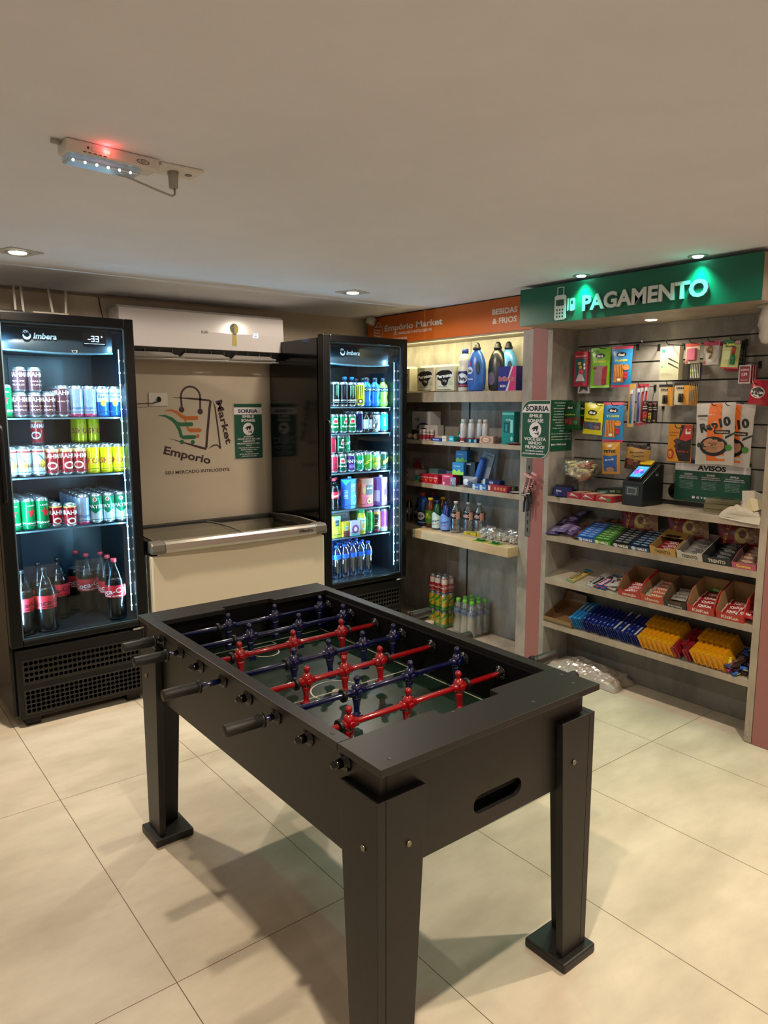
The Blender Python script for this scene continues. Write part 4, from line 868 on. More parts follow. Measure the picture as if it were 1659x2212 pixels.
t = empty('payment_sign', (2.52, 0, 0)); tag(t, 'green payment sign box with raised white letters above the snack shelves', 'sign')
MB().box(.006, .478, -.31, 1.02, 2.053, 2.25, M_LAML).obj('box', t)
MB().box(0, .0055, -.31, 1.02, 2.053, 2.25, mat('#04604a', .42)).obj('green_face', t)
SWH = mat('#d4d8d8', .45)
vs, fs = glyphs('PAGAMENTO', .035); mx = max(v[0] for v in vs); mn = min(v[0] for v in vs)
def raised(s, y, z, w, h, d, nm, bold=.035):
    vs, fs = glyphs(s, bold); mx = max(v[0] for v in vs); mn = min(v[0] for v in vs); m = MB(); n = len(vs)
    P = [(y - (vx - (mx + mn) / 2) * w / (mx - mn), z + vy * h / .73) for vx, vy in vs]
    m.add([(-d, a, b) for a, b in P], fs, SWH)
    ed = {}
    for f in fs:
        for i in range(len(f)):
            a, b = f[i], f[(i + 1) % len(f)]; ed[(a, b)] = ed.get((a, b), 0) + 1
    side = [(a, b, b + n, a + n) for (a, b) in ed if (b, a) not in ed]
    m.add([(-d, a, b) for a, b in P] + [(-.0002, a, b) for a, b in P], side, mat('#8e9494', .5)); m.obj(nm, t)
raised('PAGAMENTO', .257, 2.098, .672, .075, .010, 'lettering')
m = MB(); T0 = Matrix.Translation((-.0015, .735, 2.075)) @ Matrix.Rotation(RW, 4, 'Z')
def rr_(x0, x1, z0, z1, r=.008): return [(x0 + r, z0), (x1 - r, z0), (x1, z0 + r), (x1, z1 - r), (x1 - r, z1), (x0 + r, z1), (x0, z1 - r), (x0, z0 + r)]
m.prism(rr_(-.036, .036, -.012, .115), -.008, 0, SWH, 'y', T0); GF = mat('#06493a', .42)
m.prism(rr_(-.026, .026, .06, .092, .004), -.0084, -.008, GF, 'y', T0)
for i in range(3):
    for j in range(3): m.prism([(-.018 + i * .018 + .0055 * math.cos(a * .785), .005 + j * .017 + .0055 * math.sin(a * .785)) for a in range(8)], -.0084, -.008, GF, 'y', T0)
stroke(m, [(-.020, .10), (-.020, .155), (.020, .155), (.020, .10)], .006, SWH, -.004, T0)
m.prism(rr_(.044, .054, .03, .095, .003), -.006, 0, SWH, 'y', T0).prism(rr_(.062, .092, .028, .092, .005), -.006, 0, SWH, 'y', T0).prism([(.077 + .007 * math.cos(a * .785), .07 + .010 * math.sin(a * .785)) for a in range(8)], -.0064, -.006, GF, 'y', T0)
m.obj('card_terminal_icon', t)
l = empty('shelf_downlight', (2.80, .374, 2.053)); tag(l, 'round warm downlight in the underside of the payment sign', 'light')
MB().lathe([(.030, -.002), (.040, -.003), (.042, 0)], '#b9b0a0', 20).obj('ring', l); MB().lathe([(1e-6, -.004), (.026, -.006), (.03, -.002)], mat('#fff0c8', .5, 0, 10), 18).obj('lamp', l)
# ------------------------------------------------------------------ shelving units
U = empty('snack_shelving', (2.746, 0, 0)); tag(U, 'grey laminate shelving with slatted back under the green payment sign', 'shelving')
m = MB(); m.box(0, .239, .965, 1.0, .004, 2.052, M_LAM); m.obj('side_panel', U); m = MB(); m.box(0, .239, -.31, -.276, .004, 2.052, M_LAML)
m.lathe([(.006, 0), (.006, .002)], '#a59c92', 8, Matrix.Translation((-.0003, -.293, .04)) @ Matrix.Rotation(R(-90), 4, 'Y')); m.obj('side_panel', U)
m = MB(); ys = (-.2755, .9645)
m.box(.246, .2535, ys[0], ys[1], .004, 2.052, mat('#3c3a38', .8))
zb = [2.052, 1.958, 1.852, 1.744, 1.632, 1.520, 1.408, 1.299, 1.19, 1.1]
for a, b in zip(zb[1:], zb[:-1]): m.box(.234, .2455, ys[0], ys[1], a + .003, b - .005 if b < 2.05 else b, M_LAM)
m.obj('slatted_back', U)
MB().box(.240, .2455, ys[0], ys[1], .004, 1.06, M_LAMD).obj('back_panel', U)
MB().box(0, .2335, ys[0], ys[1], 1.047, 1.079, M_LAML).obj('counter_shelf', U)
SL = .37; SA = math.atan(SL)
for zf_ in (.842, .578, .307):
    m = MB(); m.prism([(0, zf_ - .031), (0, zf_), (.239, zf_ + .239 * SL), (.239, zf_ + .239 * SL - .02), (.02, zf_ - .012), (.02, zf_ - .031)], ys[0], ys[1], M_LAML, 'y') if False else m.prism([(0, zf_ - .031), (.02, zf_ - .031), (.02, zf_ - .014), (.2395, zf_ + .239 * SL - .02), (.2395, zf_ + .239 * SL), (0, zf_)], ys[0], ys[1], M_LAML, 'y')
    m.obj('sloping_shelf', U)
V = empty('grocery_shelving', (2.746, 0, 0)); tag(V, 'grey laminate grocery shelving under the orange sign by the corner', 'shelving')
MB().box(0, .2535, 1.1085, 1.186, .004, 2.061, M_LAM).obj('side_panel', V)
MB().box(0, .2535, 2.70, 2.74, .004, 2.061, M_LAM).obj('side_panel', V)
MB().box(.240, .2535, 1.1865, 1.868, .004, 2.061, M_LAM).obj('back_panel', V); MB().box(.240, .2535, 1.872, 2.6995, .004, 2.061, M_LAM).obj('back_panel', V)
MB().box(.236, .2395, 1.864, 1.876, .12, 1.63, '#2c2a29').obj('back_joint', V)
for za, zb_ in ((1.634, 1.703), (1.340, 1.368), (1.032, 1.063), (.70, .742), (.004, .022)):
    MB().box(.0005, .2355, 1.1868, 2.6995, za, zb_, M_LAML).obj('shelf', V)
MB().box(-.096, -.0005, 1.182, 2.09, .679, .737, noisy('pale_wood_laminate', '#b09b7a', '#c4b08e', 14, .5, .03, (1, .3, 1))).obj('projecting_ledge', V)
MB().box(.0, .236, 1.187, 2.699, 2.052, 2.061, M_LAML).obj('top_panel', V)

# L shaped notice on the column
t = empty('column_poster', (2.7452, 1.071, 1.298)); tag(t, 'green notice with camera symbol wrapped round the burgundy column', 'poster')
w_, h_ = .215, .345; f3 = lambda u, v, l: (u, -.003 - .0003 * l, v); T0 = Matrix.Rotation(RW, 4, 'Z')
def rnd(x0, x1, z0, z1, r, y):  # rounded top left and bottom right
    p = [(x0, z0)] + [(x1 - r + r * math.sin(R(a)), z0 + r - r * math.cos(R(a))) for a in range(0, 91, 10)] + [(x1, z1)] + [(x0 + r - r * math.sin(R(a)), z1 - r + r * math.cos(R(a))) for a in range(0, 91, 10)]
    return p
m = MB(); m.prism(rnd(-w_ / 2, w_ / 2, 0, h_, .07, 0), -.003, 0, '#b5b2a8', 'y', T0); m.prism(rnd(-w_ / 2 + .004, w_ / 2 - .004, .004, h_ - .004, .067, 0), -.0033, -.003, GP, 'y', T0)
G1 = [(-w_ / 2 + .004, .272), (w_ / 2 - .004, .272), (w_ / 2 - .004, .322), (-w_ / 2 + .055, .322), (-w_ / 2 + .025, .306), (-w_ / 2 + .010, .288)]
m.add([(x, -.0036, z) for x, z in G1], [tuple(range(6))], GL, False, T0)
m.art([T_('SORRIA', .55, .862, .085, '#141414', .82, 0, .04), T_('SMILE', .5, .735, .055, GL, .46, 0, .03), T_('SONRÍE', .5, .65, .055, GL, .56, 0, .03), T_('VOCÊ ESTA', .5, .335, .055, GL, .78, 0, .03), T_('SENDO', .5, .265, .05, GL, .48, 0, .03), T_('FILMADO!', .5, .195, .055, GL, .68, 0, .03), T_("YOU'RE ON CAMERA", .48, .125, .025, GL, .66, 0, .03), T_('ESTÁS SIENDO GRABADO', .47, .075, .025, GL, .8, 0, .03)], w_, h_, lambda u, v, l: (u, -.0040, v), T0)
m2 = MB(); cam_icon(m2, 0, .49 * h_, .092, GL, '#101010', lambda u, v, l: (u, -.0036 - .0003 * (l - 2), v)); m.add([T0 @ Vector(v) for v in m2.v], m2.f[:1], GL); m.add([T0 @ Vector(v) for v in m2.v], m2.f[1:], '#101010')
m.obj('front_leaf', t)
w2 = .20; T0 = Matrix.Translation((.105, -.1065, .045)); m = MB(); m.box(-w2 / 2, w2 / 2, -.003, 0, 0, .30, GP, T0)
ls = ['Sua honestidade mantém o', 'modelo de negócio', 'Este é um ambiente baseado', 'em confiança e monitorado', 'por câmeras inteligentes', 'O descumprimento das normas', 'registro e pagamento pode ser', 'enquadrado como furto', 'conforme o Art. 155', 'Código Penal, sujeito a pena', 'prisão', 'Em caso de dúvidas para realizar', 'pagamentos, entre em contato com', 'nosso suporte antes de sair da loja']
m.art([T_(s, .5 if i else .5, .95 - .055 * i, .022, GL, min(.92, .03 * len(s)), 0, .012) for i, s in enumerate(ls)] + [T_('45 9 9843-6666', .42, .13, .035, GL, .62, 0, .02), ('e', .07, .13, .035, .022, GL)], w2, .30, lambda u, v, l: (u, -.0034, v), T0)
m.obj('side_leaf', t)

# ------------------------------------------------------------------ soft packs
def pouch(w, h, t_, body, art=(), zones=(), name='snack_bag', seal=.05, hang=False, back=None):
    nx, nz = 12, 16; m = MB()
    def th(u, v):
        a = max(0, min(1, (u / w + .5))); b = max(0, min(1, v / h)); b2 = max(0, min(1, (b - seal) / (1 - 2 * seal)))
        return max(.0006, t_ / 2 * (math.sin(math.pi * a) ** .55) * (math.sin(math.pi * b2) ** .5 if 0 < b2 < 1 else 0)) + .0006 * math.sin(b * 60 + a * 9)
    def pt(i, j, s):
        u = (i / nx - .5) * w; v = j / nz * h; wob = .012 * w * math.sin(j * 1.1 + w * 50) if 0 < j < nz else 0
        return (u * (1 - .03 * math.sin(math.pi * j / nz)) + wob * .4, s * th(u, v), v)
    for s in (-1, 1):
        vs = [pt(i, j, s) for j in range(nz + 1) for i in range(nx + 1)]; groups = {}
        for j in range(nz):
            for i in range(nx):
                c = body
                for za, zb, cc in zones:
                    if za <= (j + .5) / nz < zb: c = cc
                if s > 0 and back: c = back
                groups.setdefault(c, []).append((j * (nx + 1) + i, j * (nx + 1) + i + 1, (j + 1) * (nx + 1) + i + 1, (j + 1) * (nx + 1) + i))
        n = len(m.v); m.v += vs
        for c, fs in groups.items():
            k = m.slot(c)
            for f in fs: m.f.append(tuple(q + n for q in (f if s < 0 else f[::-1]))); m.m.append(k); m.sm.append(True)
    m.art(art, w, h, lambda u, v, l: (u, -th(u, v) - .0006 - .0004 * l, v))
    return m.obj(name)
def P_(c): return mat(c, .28)
def hook(y, z, x1=2.80, label='', bent=.02):
    m = MB(); m.tube([(2.978, y, z), (x1 + .02, y, z - .003), (x1 + .004, y, z + .004), (x1 - .004, y, z + bent)], .0022, '#141414', 8)
    m.box(2.9745, 2.9795, y - .007, y + .007, z - .024, z + .010, '#1a1a1a')
    o = m.obj('display_hook'); tag(o, label, 'hook', 'black display hooks on the slatted wall')
hk = [(.835, 1.925, 'above the red pencil box'), (.70, 1.93, 'holding the green candy pack'), (.56, 1.94, 'holding the upper blue candy pack'), (.43, 1.93, 'empty, between blue candy pack and cotton swab box'), (.29, 1.925, 'holding the cotton swab box'), (.165, 1.925, 'holding the pink sponge pack'), (.07, 1.925, 'holding the gold ring blister'), (-.04, 1.925, 'holding the green glue card'), (-.115, 1.815, 'holding the playing cards'), (.44, 1.715, 'holding the toothbrushes'), (.275, 1.715, 'holding the battery cards'), (.865, 1.615, 'holding the dark green candy bag'), (.70, 1.615, 'holding the yellow candy bag'), (.60, 1.615, 'holding the lower blue candy pack'), (.385, 1.615, 'holding the mint packs'), (.215, 1.50, 'holding the brownie pouch'), (.03, 1.615, 'left one holding the tortilla bag'), (-.04, 1.615, 'right one holding the tortilla bag'), (-.165, 1.715, 'holding the red bags at far right'), (.46, 1.395, 'holding the brown snack pack')]
for y, z, lb in hk: hook(y, z, 2.815, 'black metal display hook ' + lb)
def rwput(o, x, y, z, label, cat, group=None, rz=0, rx=0, ry=0): return put(o, x, y, z, RW + R(rz), label, cat, group, rx, ry)
FI = ('e', .5, .80, .24, .065, '#10142c')
fini = lambda nm, c2='#e8e03a': [FI, T_('fini', .5, .795, .06, WH, .30, 0, .04), T_(nm, .5, .655, .045, c2, .62, 0, .04)]
o = boxp(.100, .012, .20, '#a81c30', [('r', .1, .9, .12, .80, '#1c5c5c'), T_('Faber-Castell', .5, .87, .035, '#e8d0d0', .8), ('p', [(.15, .15), (.85, .15), (.5, .5)], '#d8c0cc'), ('e', .55, .42, .2, .08, '#d84860'), ('e', .5, .55, .12, .05, '#e8b040'), ('r', .3, .55, .62, .70, '#e8b050'), ('e', .8, .62, .08, .04, '#ddd'), ('e', .82, .52, .08, .04, '#ddd')], name='pencil_box')
rwput(o, 2.885, .862, 1.722, 'red coloured pencil box hanging at left end of the slatted wall', 'pencil box', rz=-6)
o = boxp(.085, .010, .245, '#b9b4b8', [('p', [(.1, .02), (.5, .1), (.9, .04), (.8, .18), (.2, .16)], '#3c3c3c'), ('r', .1, .9, .85, .95, '#1c2c5c')], name='pencil_box'); rwput(o, 2.905, .852, 1.682, 'grey stationery pack hanging behind the red pencil box', 'stationery pack', rz=-6)
grn = fini('TUBES') + [('e', .3, .9, .1, .04, '#3c7c5c'), ('p', [(.2, .06), (.8, .06), (.78, .55), (.3, .55)], '#8c6c74'), ('p', [(.62, .06), (.85, .08), (.9, .55), (.66, .5)], '#8c1420'), ('e', .28, .5, .1, .04, '#8c1420')]
o = pouch(.125, .222, .022, P_('#6fae1c'), grn, [(.0, .06, P_('#8cc83c'))], name='candy_bag'); rwput(o, 2.88, .728, 1.712, 'lime green candy pack hanging on upper left of the slatted wall', 'candy pack', rz=4)
blu = fini('TUBES') + [('p', [(.12, .12), (.66, .12), (.66, .56), (.18, .56)], '#b8642c')] + [('p', [(.18 + .08 * i, .13), (.215 + .08 * i, .13), (.215 + .08 * i, .56), (.18 + .08 * i, .56)], '#e0a040') for i in range(6)] + [('e', .78, .48, .14, .07, '#d8843c'), ('e', .76, .28, .1, .1, '#b02c40'), ('e', .45, .18, .1, .04, '#e8e0d0')]
bz = [(.94, 1, P_('#c83c5c')), (0, .05, P_('#c83c5c'))]
b1 = pouch(.128, .222, .022, P_('#2c84c4'), blu, bz, name='candy_bag'); rwput(b1, 2.88, .590, 1.712, 'blue candy pack in the top row beside the lime green one', 'candy pack', rz=2)
o = dup(b1, (0, 0, 0), (0, 0, 0)); rwput(o, 2.88, .628, 1.407, 'blue candy pack in the middle row beside the yellow bag', 'candy pack', rz=6)
o = pouch(.150, .165, .030, P_('#0d4a22'), [('e', .5, .78, .22, .08, '#0a1c14'), T_('fini', .5, .775, .07, WH, .28, 0, .04), T_('ursinhos', .5, .53, .055, '#b8c83c', .6, 0, .03), ('r', .04, .96, .16, .42, '#5c2c24'), ('e', .3, .3, .1, .09, '#8c4c3c'), ('e', .55, .28, .12, .1, '#7c2c2c'), ('e', .8, .24, .1, .08, '#1c7c3c')], name='candy_bag'); rwput(o, 2.87, .905, 1.472, 'dark green candy bag at left end of the middle row', 'candy bag', rz=-10, ry=R(-2))
o = dup(o, (0, 0, 0), (0, 0, 0)); rwput(o, 2.91, .845, 1.468, 'dark green candy bag half hidden behind the yellow one', 'candy bag', rz=-4)
o = pouch(.140, .178, .03, P_('#d2ca1c'), [('e', .5, .70, .24, .085, '#101424'), T_('fini', .5, .695, .07, WH, .3, 0, .04), T_('minhocas', .5, .50, .06, '#6c5c14', .66, 0, .03), ('r', .06, .94, .16, .40, '#4c4450'), ('e', .5, .28, .1, .11, '#3c5c9c'), ('e', .75, .24, .14, .07, '#8c5c6c')], name='candy_bag'); rwput(o, 2.875, .762, 1.447, 'yellow candy bag hanging in the middle row', 'candy bag', rz=-4, ry=R(3))
BX = mat('#b7b59a', .55)
o = boxp(.112, .035, .172, '#bcb99c', [('r', .08, .26, .83, .93, '#2c8c6c'), ('e', .12, .41, .05, .03, '#4ca88c'), ('p', [(.42, .64), (.46, .67), (.98, .50), (.98, .48)], '#2c2c2c'), ('p', [(.42, .50), (.46, .53), (.98, .36), (.98, .34)], '#2c2c2c'), T_('Hastes flexíveis', .30, .20, .016, '#4c4c44', .45), T_('Cotton swabs 75 un.', .40, .16, .014, '#4c4c44', .65)], name='cotton_swab_box'); rwput(o, 2.89, .300, 1.743, 'cream cotton swab box hanging in the top row', 'box', rz=-4)
o = boxp(.078, .006, .10, '#c3b89e', [('r', 0, 1, .84, 1, '#c8483c'), ('r', .20, .82, .12, .74, '#b06a74'), ('e', .12, .08, .09, .07, '#b03c3c')], name='sponge_card'); b = MB().box(-.024, .024, -.018, -.0035, .015, .075, mat('#b85c72', .7)).obj('pink_sponge', o, bevel=.003); rwput(o, 2.885, .182, 1.824, 'pink sponge on a white card hanging in the top row', 'sponge', rz=-4)
o = boxp(.068, .006, .085, '#24242a', [('r', .15 + .14 * i, .22 + .14 * i, .1, .95, '#d8d4b8') for i in range(6)] + [('r', .15 + .14 * i, .22 + .14 * i, .35, .5, '#7c9c5c') for i in range(6)], name='cake_stick_pack'); rwput(o, 2.90, .173, 1.742, 'black pack of white sticks below the pink sponge', 'stick pack', rz=-2)
o = boxp(.080, .006, .115, '#a8a39c', [('r', 0, 1, .82, 1, '#a82c4c'), ('e', .10, .10, .08, .06, '#a83c3c'), ('e', .5, .42, .36, .32, '#c0bab2')], name='ring_blister'); m = MB()
m.tube([(.012 * math.cos(R(a)) - .004, -.010, .075 + .014 * math.sin(R(a))) for a in range(-60, 271, 20)], .005, mat('#8c6c2c', .35, .6), 8).tube([(.008, -.010, .062), (.004, -.010, .045), (-.004, -.010, .03)], .005, mat('#8c6c2c', .35, .6), 8); m.obj('gold_piece', o); rwput(o, 2.885, .085, 1.813, 'clear blister with gold piece under a red header, top row', 'blister pack', rz=-3)
o = dup(o, (0, 0, 0), (0, 0, 0)); rwput(o, 2.90, .075, 1.809, 'clear blister with red header tucked behind the gold piece one', 'blister pack')
o = boxp(.088, .006, .138, '#b9bd7c', [('r', 0, 1, .84, 1, '#1c5c34'), T_('Super', .45, .86, .07, '#d8d84c', .5, 0, .03), T_('Bonder', .45, .78, .07, '#1c2c1c', .6, 0, .03), ('r', .08, .5, .3, .62, '#c8ce9c'), ('r', 0, 1, 0, .05, '#b02c2c'), ('r', .7, .98, .86, .97, '#c88c9c')], name='glue_card'); m = MB(); m.lathe([(.011, .02), (.012, .05), (.006, .07)], '#1c6c44', 12, Matrix.Translation((.018, -.012, 0))).lathe([(.008, .07), (.008, .1), (.005, .103)], '#9c2c1c', 12, Matrix.Translation((.018, -.012, 0))); m.obj('glue_tube', o); rwput(o, 2.88, -.012, 1.790, 'yellow green glue card with green tube and red cap', 'glue pack', rz=-3, ry=R(4))
for i, (x, z) in enumerate(((2.90, 1.782), (2.915, 1.778))):
    o2 = boxp(.088, .006, .138, '#26282a', [('r', 0, 1, 0, .05, '#a82c3c'), T_('SUPER', .9, .5, .08, '#7c8c7c', .8, 90)], name='glue_card'); rwput(o2, x, -.022 - .005 * i, z, ['black glue card directly behind the yellow green one', 'rearmost black glue card behind the yellow green one'][i], 'glue pack', 'black glue cards')
for i in range(3):
    o = boxp(.060, .016, .088, '#7c1c2c', [('r', 0, 1, 0, 1, '#b0a6a4'), ('r', .09, .91, .08, .92, '#7a1a2c'), T_('COPAG', .5, .74, .11, '#d8c8c8', .66, 0, .02), T_('139', .5, .5, .18, '#d8c8c8', .45), ('r', .2, .8, .18, .20, '#d8c8c8')], name='card_deck'); rwput(o, 2.875 + .018 * i, -.097 - .003 * i, 1.716 - .003 * i, ['front deck of maroon playing cards with number 139', 'second deck of maroon playing cards behind the front one', 'rearmost deck of maroon playing cards'][i], 'card deck', 'maroon card decks', rz=-4)
for i in range(3):
    o = pouch(.10, .115, .03, P_('#a8182c'), [('e', .45, .5, .34, .22, '#2c2a24'), ('e', .45, .5, .36, .24, '#d8c8c0'), ('e', .45, .5, .32, .20, '#24221c'), T_('BATOM', .45, .5, .10, WH, .6, 0, .03)], name='snack_bag'); rwput(o, 2.865 + .028 * i, -.168 - .008 * i, 1.616 - .004 * i, ['red snack bag with black round label at right end, front one', 'red snack bag at right end, second from front', 'red snack bag at right end, rearmost'][i], 'snack bag', 'red snack bags at the right end', rz=-6, ry=R(8))
dna = [('r', .62, 1, .0, .9, '#cc8c24'), ('r', 0, 1, .88, 1, '#141414'), T_('DNA', .42, .76, .10, '#141414', .55, 0, .04), T_('ALKALINE POWER', .42, .66, .03, '#c8781c', .7)]
def dnac(): 
    o = boxp(.082, .005, .112, '#c9bfa2', dna, name='battery_card', bev=0); m = MB()
    for k in (-.006, .008): m.lathe([(.0062, .012), (.0062, .055), (.002, .058)], '#1c1c1c', 10, Matrix.Translation((k, -.0095, 0)))
    m.obj('battery', o); return o
for i in range(2):
    o = dnac() if i == 0 else dup(o, (0, 0, 0), (0, 0, 0)); rwput(o, 2.86 + .02 * i, .303, 1.609, ['front battery card of the left pair', 'rear battery card of the left pair'][i] + ' below the swab box', 'battery card', 'orange and white battery cards', rz=-3)
for i in range(6):
    o = dup(o, (0, 0, 0), (0, 0, 0)); rwput(o, 2.858 + .017 * i, .214, 1.616 - .001 * i, f'orange battery card, {DEP[i]} in the right stack below the sponge', 'battery card', 'orange and white battery cards', rz=-3)
tbc = [('#d8a43c', '#2c6ca8', .514, 'orange and yellow toothbrush card with blue brush, leftmost', 1.495, .232, .036), ('#b02c3c', '#3c4ca0', .478, 'red toothbrush card with blue and white brush', 1.503, .225, .026), ('#b02c3c', '#b0182c', .455, 'red toothbrush card with red brush, second', 1.506, .222, .024), ('#b02c3c', '#b0182c', .433, 'red toothbrush card with red brush, third', 1.510, .218, .024)]
for c, bc, y, lb, z, h, w in tbc:
    o = boxp(w, .005, h, '#b9b4bc', [('r', 0, 1, .9, 1, c), ('r', 0, 1, 0, .06, c)] + ([('r', 0, .3, .06, .9, c)] if w > .03 else []), name='toothbrush_card')
    m = MB(); m.tube([(.004, -.008, .02), (.004, -.009, .11), (.003, -.008, .135), (.004, -.008, .18)], [.0055, .005, .003, .004], bc, 8).box(-.001, .009, -.016, -.008, .18, .20, '#d8dce8'); m.obj('toothbrush', o)
    rwput(o, 2.872 if w > .03 else 2.885, y, z, lb, 'toothbrush', rz=-4, ry=R(1))
tic = [('#1c1414', '#c83c2c', .415, 1.522, 'red and black mint pack, left of three'), ('#1c1414', '#d8b83c', .395, 1.516, 'black mint pack with yellow label, middle of three'), ('#1c1414', '#2a1c1c', .372, 1.518, 'black mint pack, right of three')]
for i, (c, c2, y, z, lb) in enumerate(tic):
    o = pouch(.036, .115, .014, P_(c), [('r', .15, .85, .2, .5, c2), ('r', .1, .9, .62, .66, '#c8b8a8'), ('r', .1, .9, .72, .75, '#c8b8a8'), ('e', .5, .9, .3, .05, '#7c3c3c'), ('e', .5, .12, .3, .05, '#a08c5c')], name='mint_pack'); rwput(o, 2.855 + .01 * i, y, z, lb + ' beside the toothbrushes', 'mint pack', rz=-4)
o = pouch(.118, .178, .035, P_('#b8841c'), [T_('PETIZ', .5, .72, .085, '#16182c', .66, 0, .05), ('p', [(.15, .08), (.85, .08), (.88, .60), (.5, .56), (.12, .60)], '#24549c'), T_('Snack', .5, .46, .06, '#d8dce8', .5, 8), ('e', .5, .14, .22, .08, '#a0785c'), ('e', .5, .88, .1, .04, '#d8d0c0')], name='snack_bag'); rwput(o, 2.868, .618, 1.229, 'tall yellow snack bag with blue panel behind the counter bowl', 'snack bag', rz=0, ry=R(-3))
o = pouch(.150, .140, .03, P_('#a8803c'), [('r', .04, .96, .0, .42, '#3c2018'), T_('Biscoito', .5, .72, .09, '#3c2814', .55, 10, .01), T_('Caseiro', .56, .58, .09, '#3c2814', .5, 10, .01), ('e', .3, .3, .14, .12, '#7c3c24'), ('e', .6, .25, .14, .12, '#5c2c1c'), ('e', .8, .35, .1, .1, '#8c5c3c')], [(.9, 1, P_('#2c1c16'))], name='snack_bag'); rwput(o, 2.895, .482, 1.258, 'brown and gold biscuit bag hanging above the payment terminal', 'snack bag', rz=0, ry=R(6))
o = pouch(.140, .196, .012, P_('#d08a1c'), [('p', [(.52, .02), (.98, .02), (.98, .98), (.54, .98), (.48, .55), (.36, .3)], '#1a1214'), ('p', [(.52, .60), (.70, .98), (.98, .98), (.98, .62), (.78, .56)], '#b02420'), ('r', .74, .94, .74, .88, '#d8ccc8'), T_('brownie', .26, .78, .04, '#a83c1c', .42), T_('Chewy', .26, .70, .03, '#3c2414', .3), ('p', [(.26, .55), (.42, .64), (.58, .54), (.42, .44)], '#4c2c24'), ('p', [(.30, .42), (.42, .50), (.56, .38), (.44, .30)], '#3c221c'), T_('NETFLIX', .70, .28, .045, '#b02c2c', .46, 0, .02), ('e', .16, .2, .14, .14, '#a82c14'), ('e', .16, .2, .08, .09, '#d08a1c')], name='brownie_pouch', seal=.02); rwput(o, 2.89, .228, 1.320, 'yellow, red and black brownie pouch above the green notice', 'pouch', rz=-4)
M_TB = mat('#b3aca6', .3)
def tort(): return pouch(.205, .305, .03, M_TB, [('p', [(.30, .06), (.78, .06), (.66, .99), (.36, .99)], '#d0641c'), T_('Rap10', .52, .655, .14, '#141210', .78, 14, .05), ('r', .52, .90, .50, .56, '#1c1614'), T_('ORIGINAL', .71, .53, .025, '#d8c8b8', .32), ('e', .5, .30, .36, .16, '#141619'), ('e', .5, .315, .29, .12, '#a8785c'), ('p', [(.80, .42), (1.0, .50), (1.0, .525), (.80, .46)], '#1a1a1a'), ('e', .12, .32, .05, .04, '#242424'), ('e', .22, .32, .05, .04, '#242424'), ('e', .88, .28, .08, .05, '#3c7c34'), ('r', .06, .34, .78, .81, '#3c3834')] + [('e', .5 + .2 * math.cos(k * 2.4) * (k / 22) , .315 + .085 * math.sin(k * 2.4) * (k / 22), .022, .010, ['#7c3c34', '#c89c6c', '#5c6c34', '#8c5c4c'][k % 4]) for k in range(22)], name='tortilla_bag')
o = tort(); rwput(o, 2.858, .020, 1.320, 'large white and orange tortilla bag hanging in front on the right', 'tortilla bag', rz=-3, ry=R(-2))
o2 = dup(o, (0, 0, 0), (0, 0, 0)); rwput(o2, 2.90, -.035, 1.315, 'large white and orange tortilla bag hanging behind the front one', 'tortilla bag', rz=-2, ry=R(2))
# notice board on the slatted wall
t = empty('notice_board', (2.966, .085, 1.112), (0, 0, RW)); tag(t, 'green notice board with black heading behind the counter on the slats', 'notice')
w_, h_ = .40, .215; m = MB(); m.box(-w_ / 2, w_ / 2, -.003, .0, 0, h_, GP); f3 = lambda u, v, l: (u, -.0032 - .0002 * l, v)
cols = [('SORRIA!', ['VOCÊ ESTÁ SENDO FILMADO', 'AMBIENTE MONITORADO 24H']), ('SONRÍE!', ['SE ESTÁS FILMANDO', 'AMBIENTE VIGILADO LAS 24 H']), ('SMILE', ['YOU ARE IN A MONITORED', 'ENVIRONMENT 24H'])]
sp = [('r', 0, 1, .74, .92, GL), T_('AVISOS', .5, .83, .115, '#141414', .38, 0, .05)]
for i, (a, b) in enumerate(cols):
    cx_ = .19 + .31 * i; sp += [T_(a, cx_, .66, .045, GL, .11), T_(b[0], cx_, .60, .024, GL, .24), T_(b[1], cx_, .555, .024, GL, .26)]
    for k, s in enumerate(['Seu registro será gravado', 'durante a sua compra', 'escolha os produtos', 'pague no terminal', 'obrigado pela visita', 'volte sempre']): sp.append(T_(s, cx_ - .02, .49 - .035 * k, .018, '#8fa89c', .20 - .02 * (k % 2)))
sp += [T_('45 9 9843-6666', .48, .10, .06, GL, .32, 0, .02), ('e', .285, .10, .022, .038, GL)]
m.art(sp, w_, h_, f3); m.obj('board', t)

# ------------------------------------------------------------------ counter
t = empty('payment_terminal', (2.86, .405, 1.0795), (0, 0, RW + R(-2))); tag(t, 'black card payment kiosk with lit screen standing on the counter', 'payment terminal')
tw = .128; BK = mat('#16181b', .35)
m = MB(); m.prism([(-.10, 0), (.085, 0), (.085, .215), (.055, .222), (-.10, .125)], -tw / 2, tw / 2, BK, 'x'); m.obj('housing', t, bevel=.003)
m = MB(); m.box(-.042, .042, -.1035, -.1005, .055, .105, '#3c4146').box(-.028, .028, -.1045, -.1036, .062, .098, '#8f979e').box(-.024, .024, -.105, -.1046, .066, .094, '#3e454c'); m.obj('scanner_window', t)
sl = math.atan2(.097, .155); T0 = Matrix.Translation((0, -.10, .125)) @ Matrix.Rotation(sl, 4, 'X')
m = MB(); m.box(-.042, .042, .02, .178, .0005, .016, mat('#1b1d20', .25), T0); m.obj('card_reader', t, bevel=.002)
m = MB(); m.box(-.034, .034, .03, .125, .0162, .0168, mat('#2c8ce0', .4, 0, 1.6), T0)
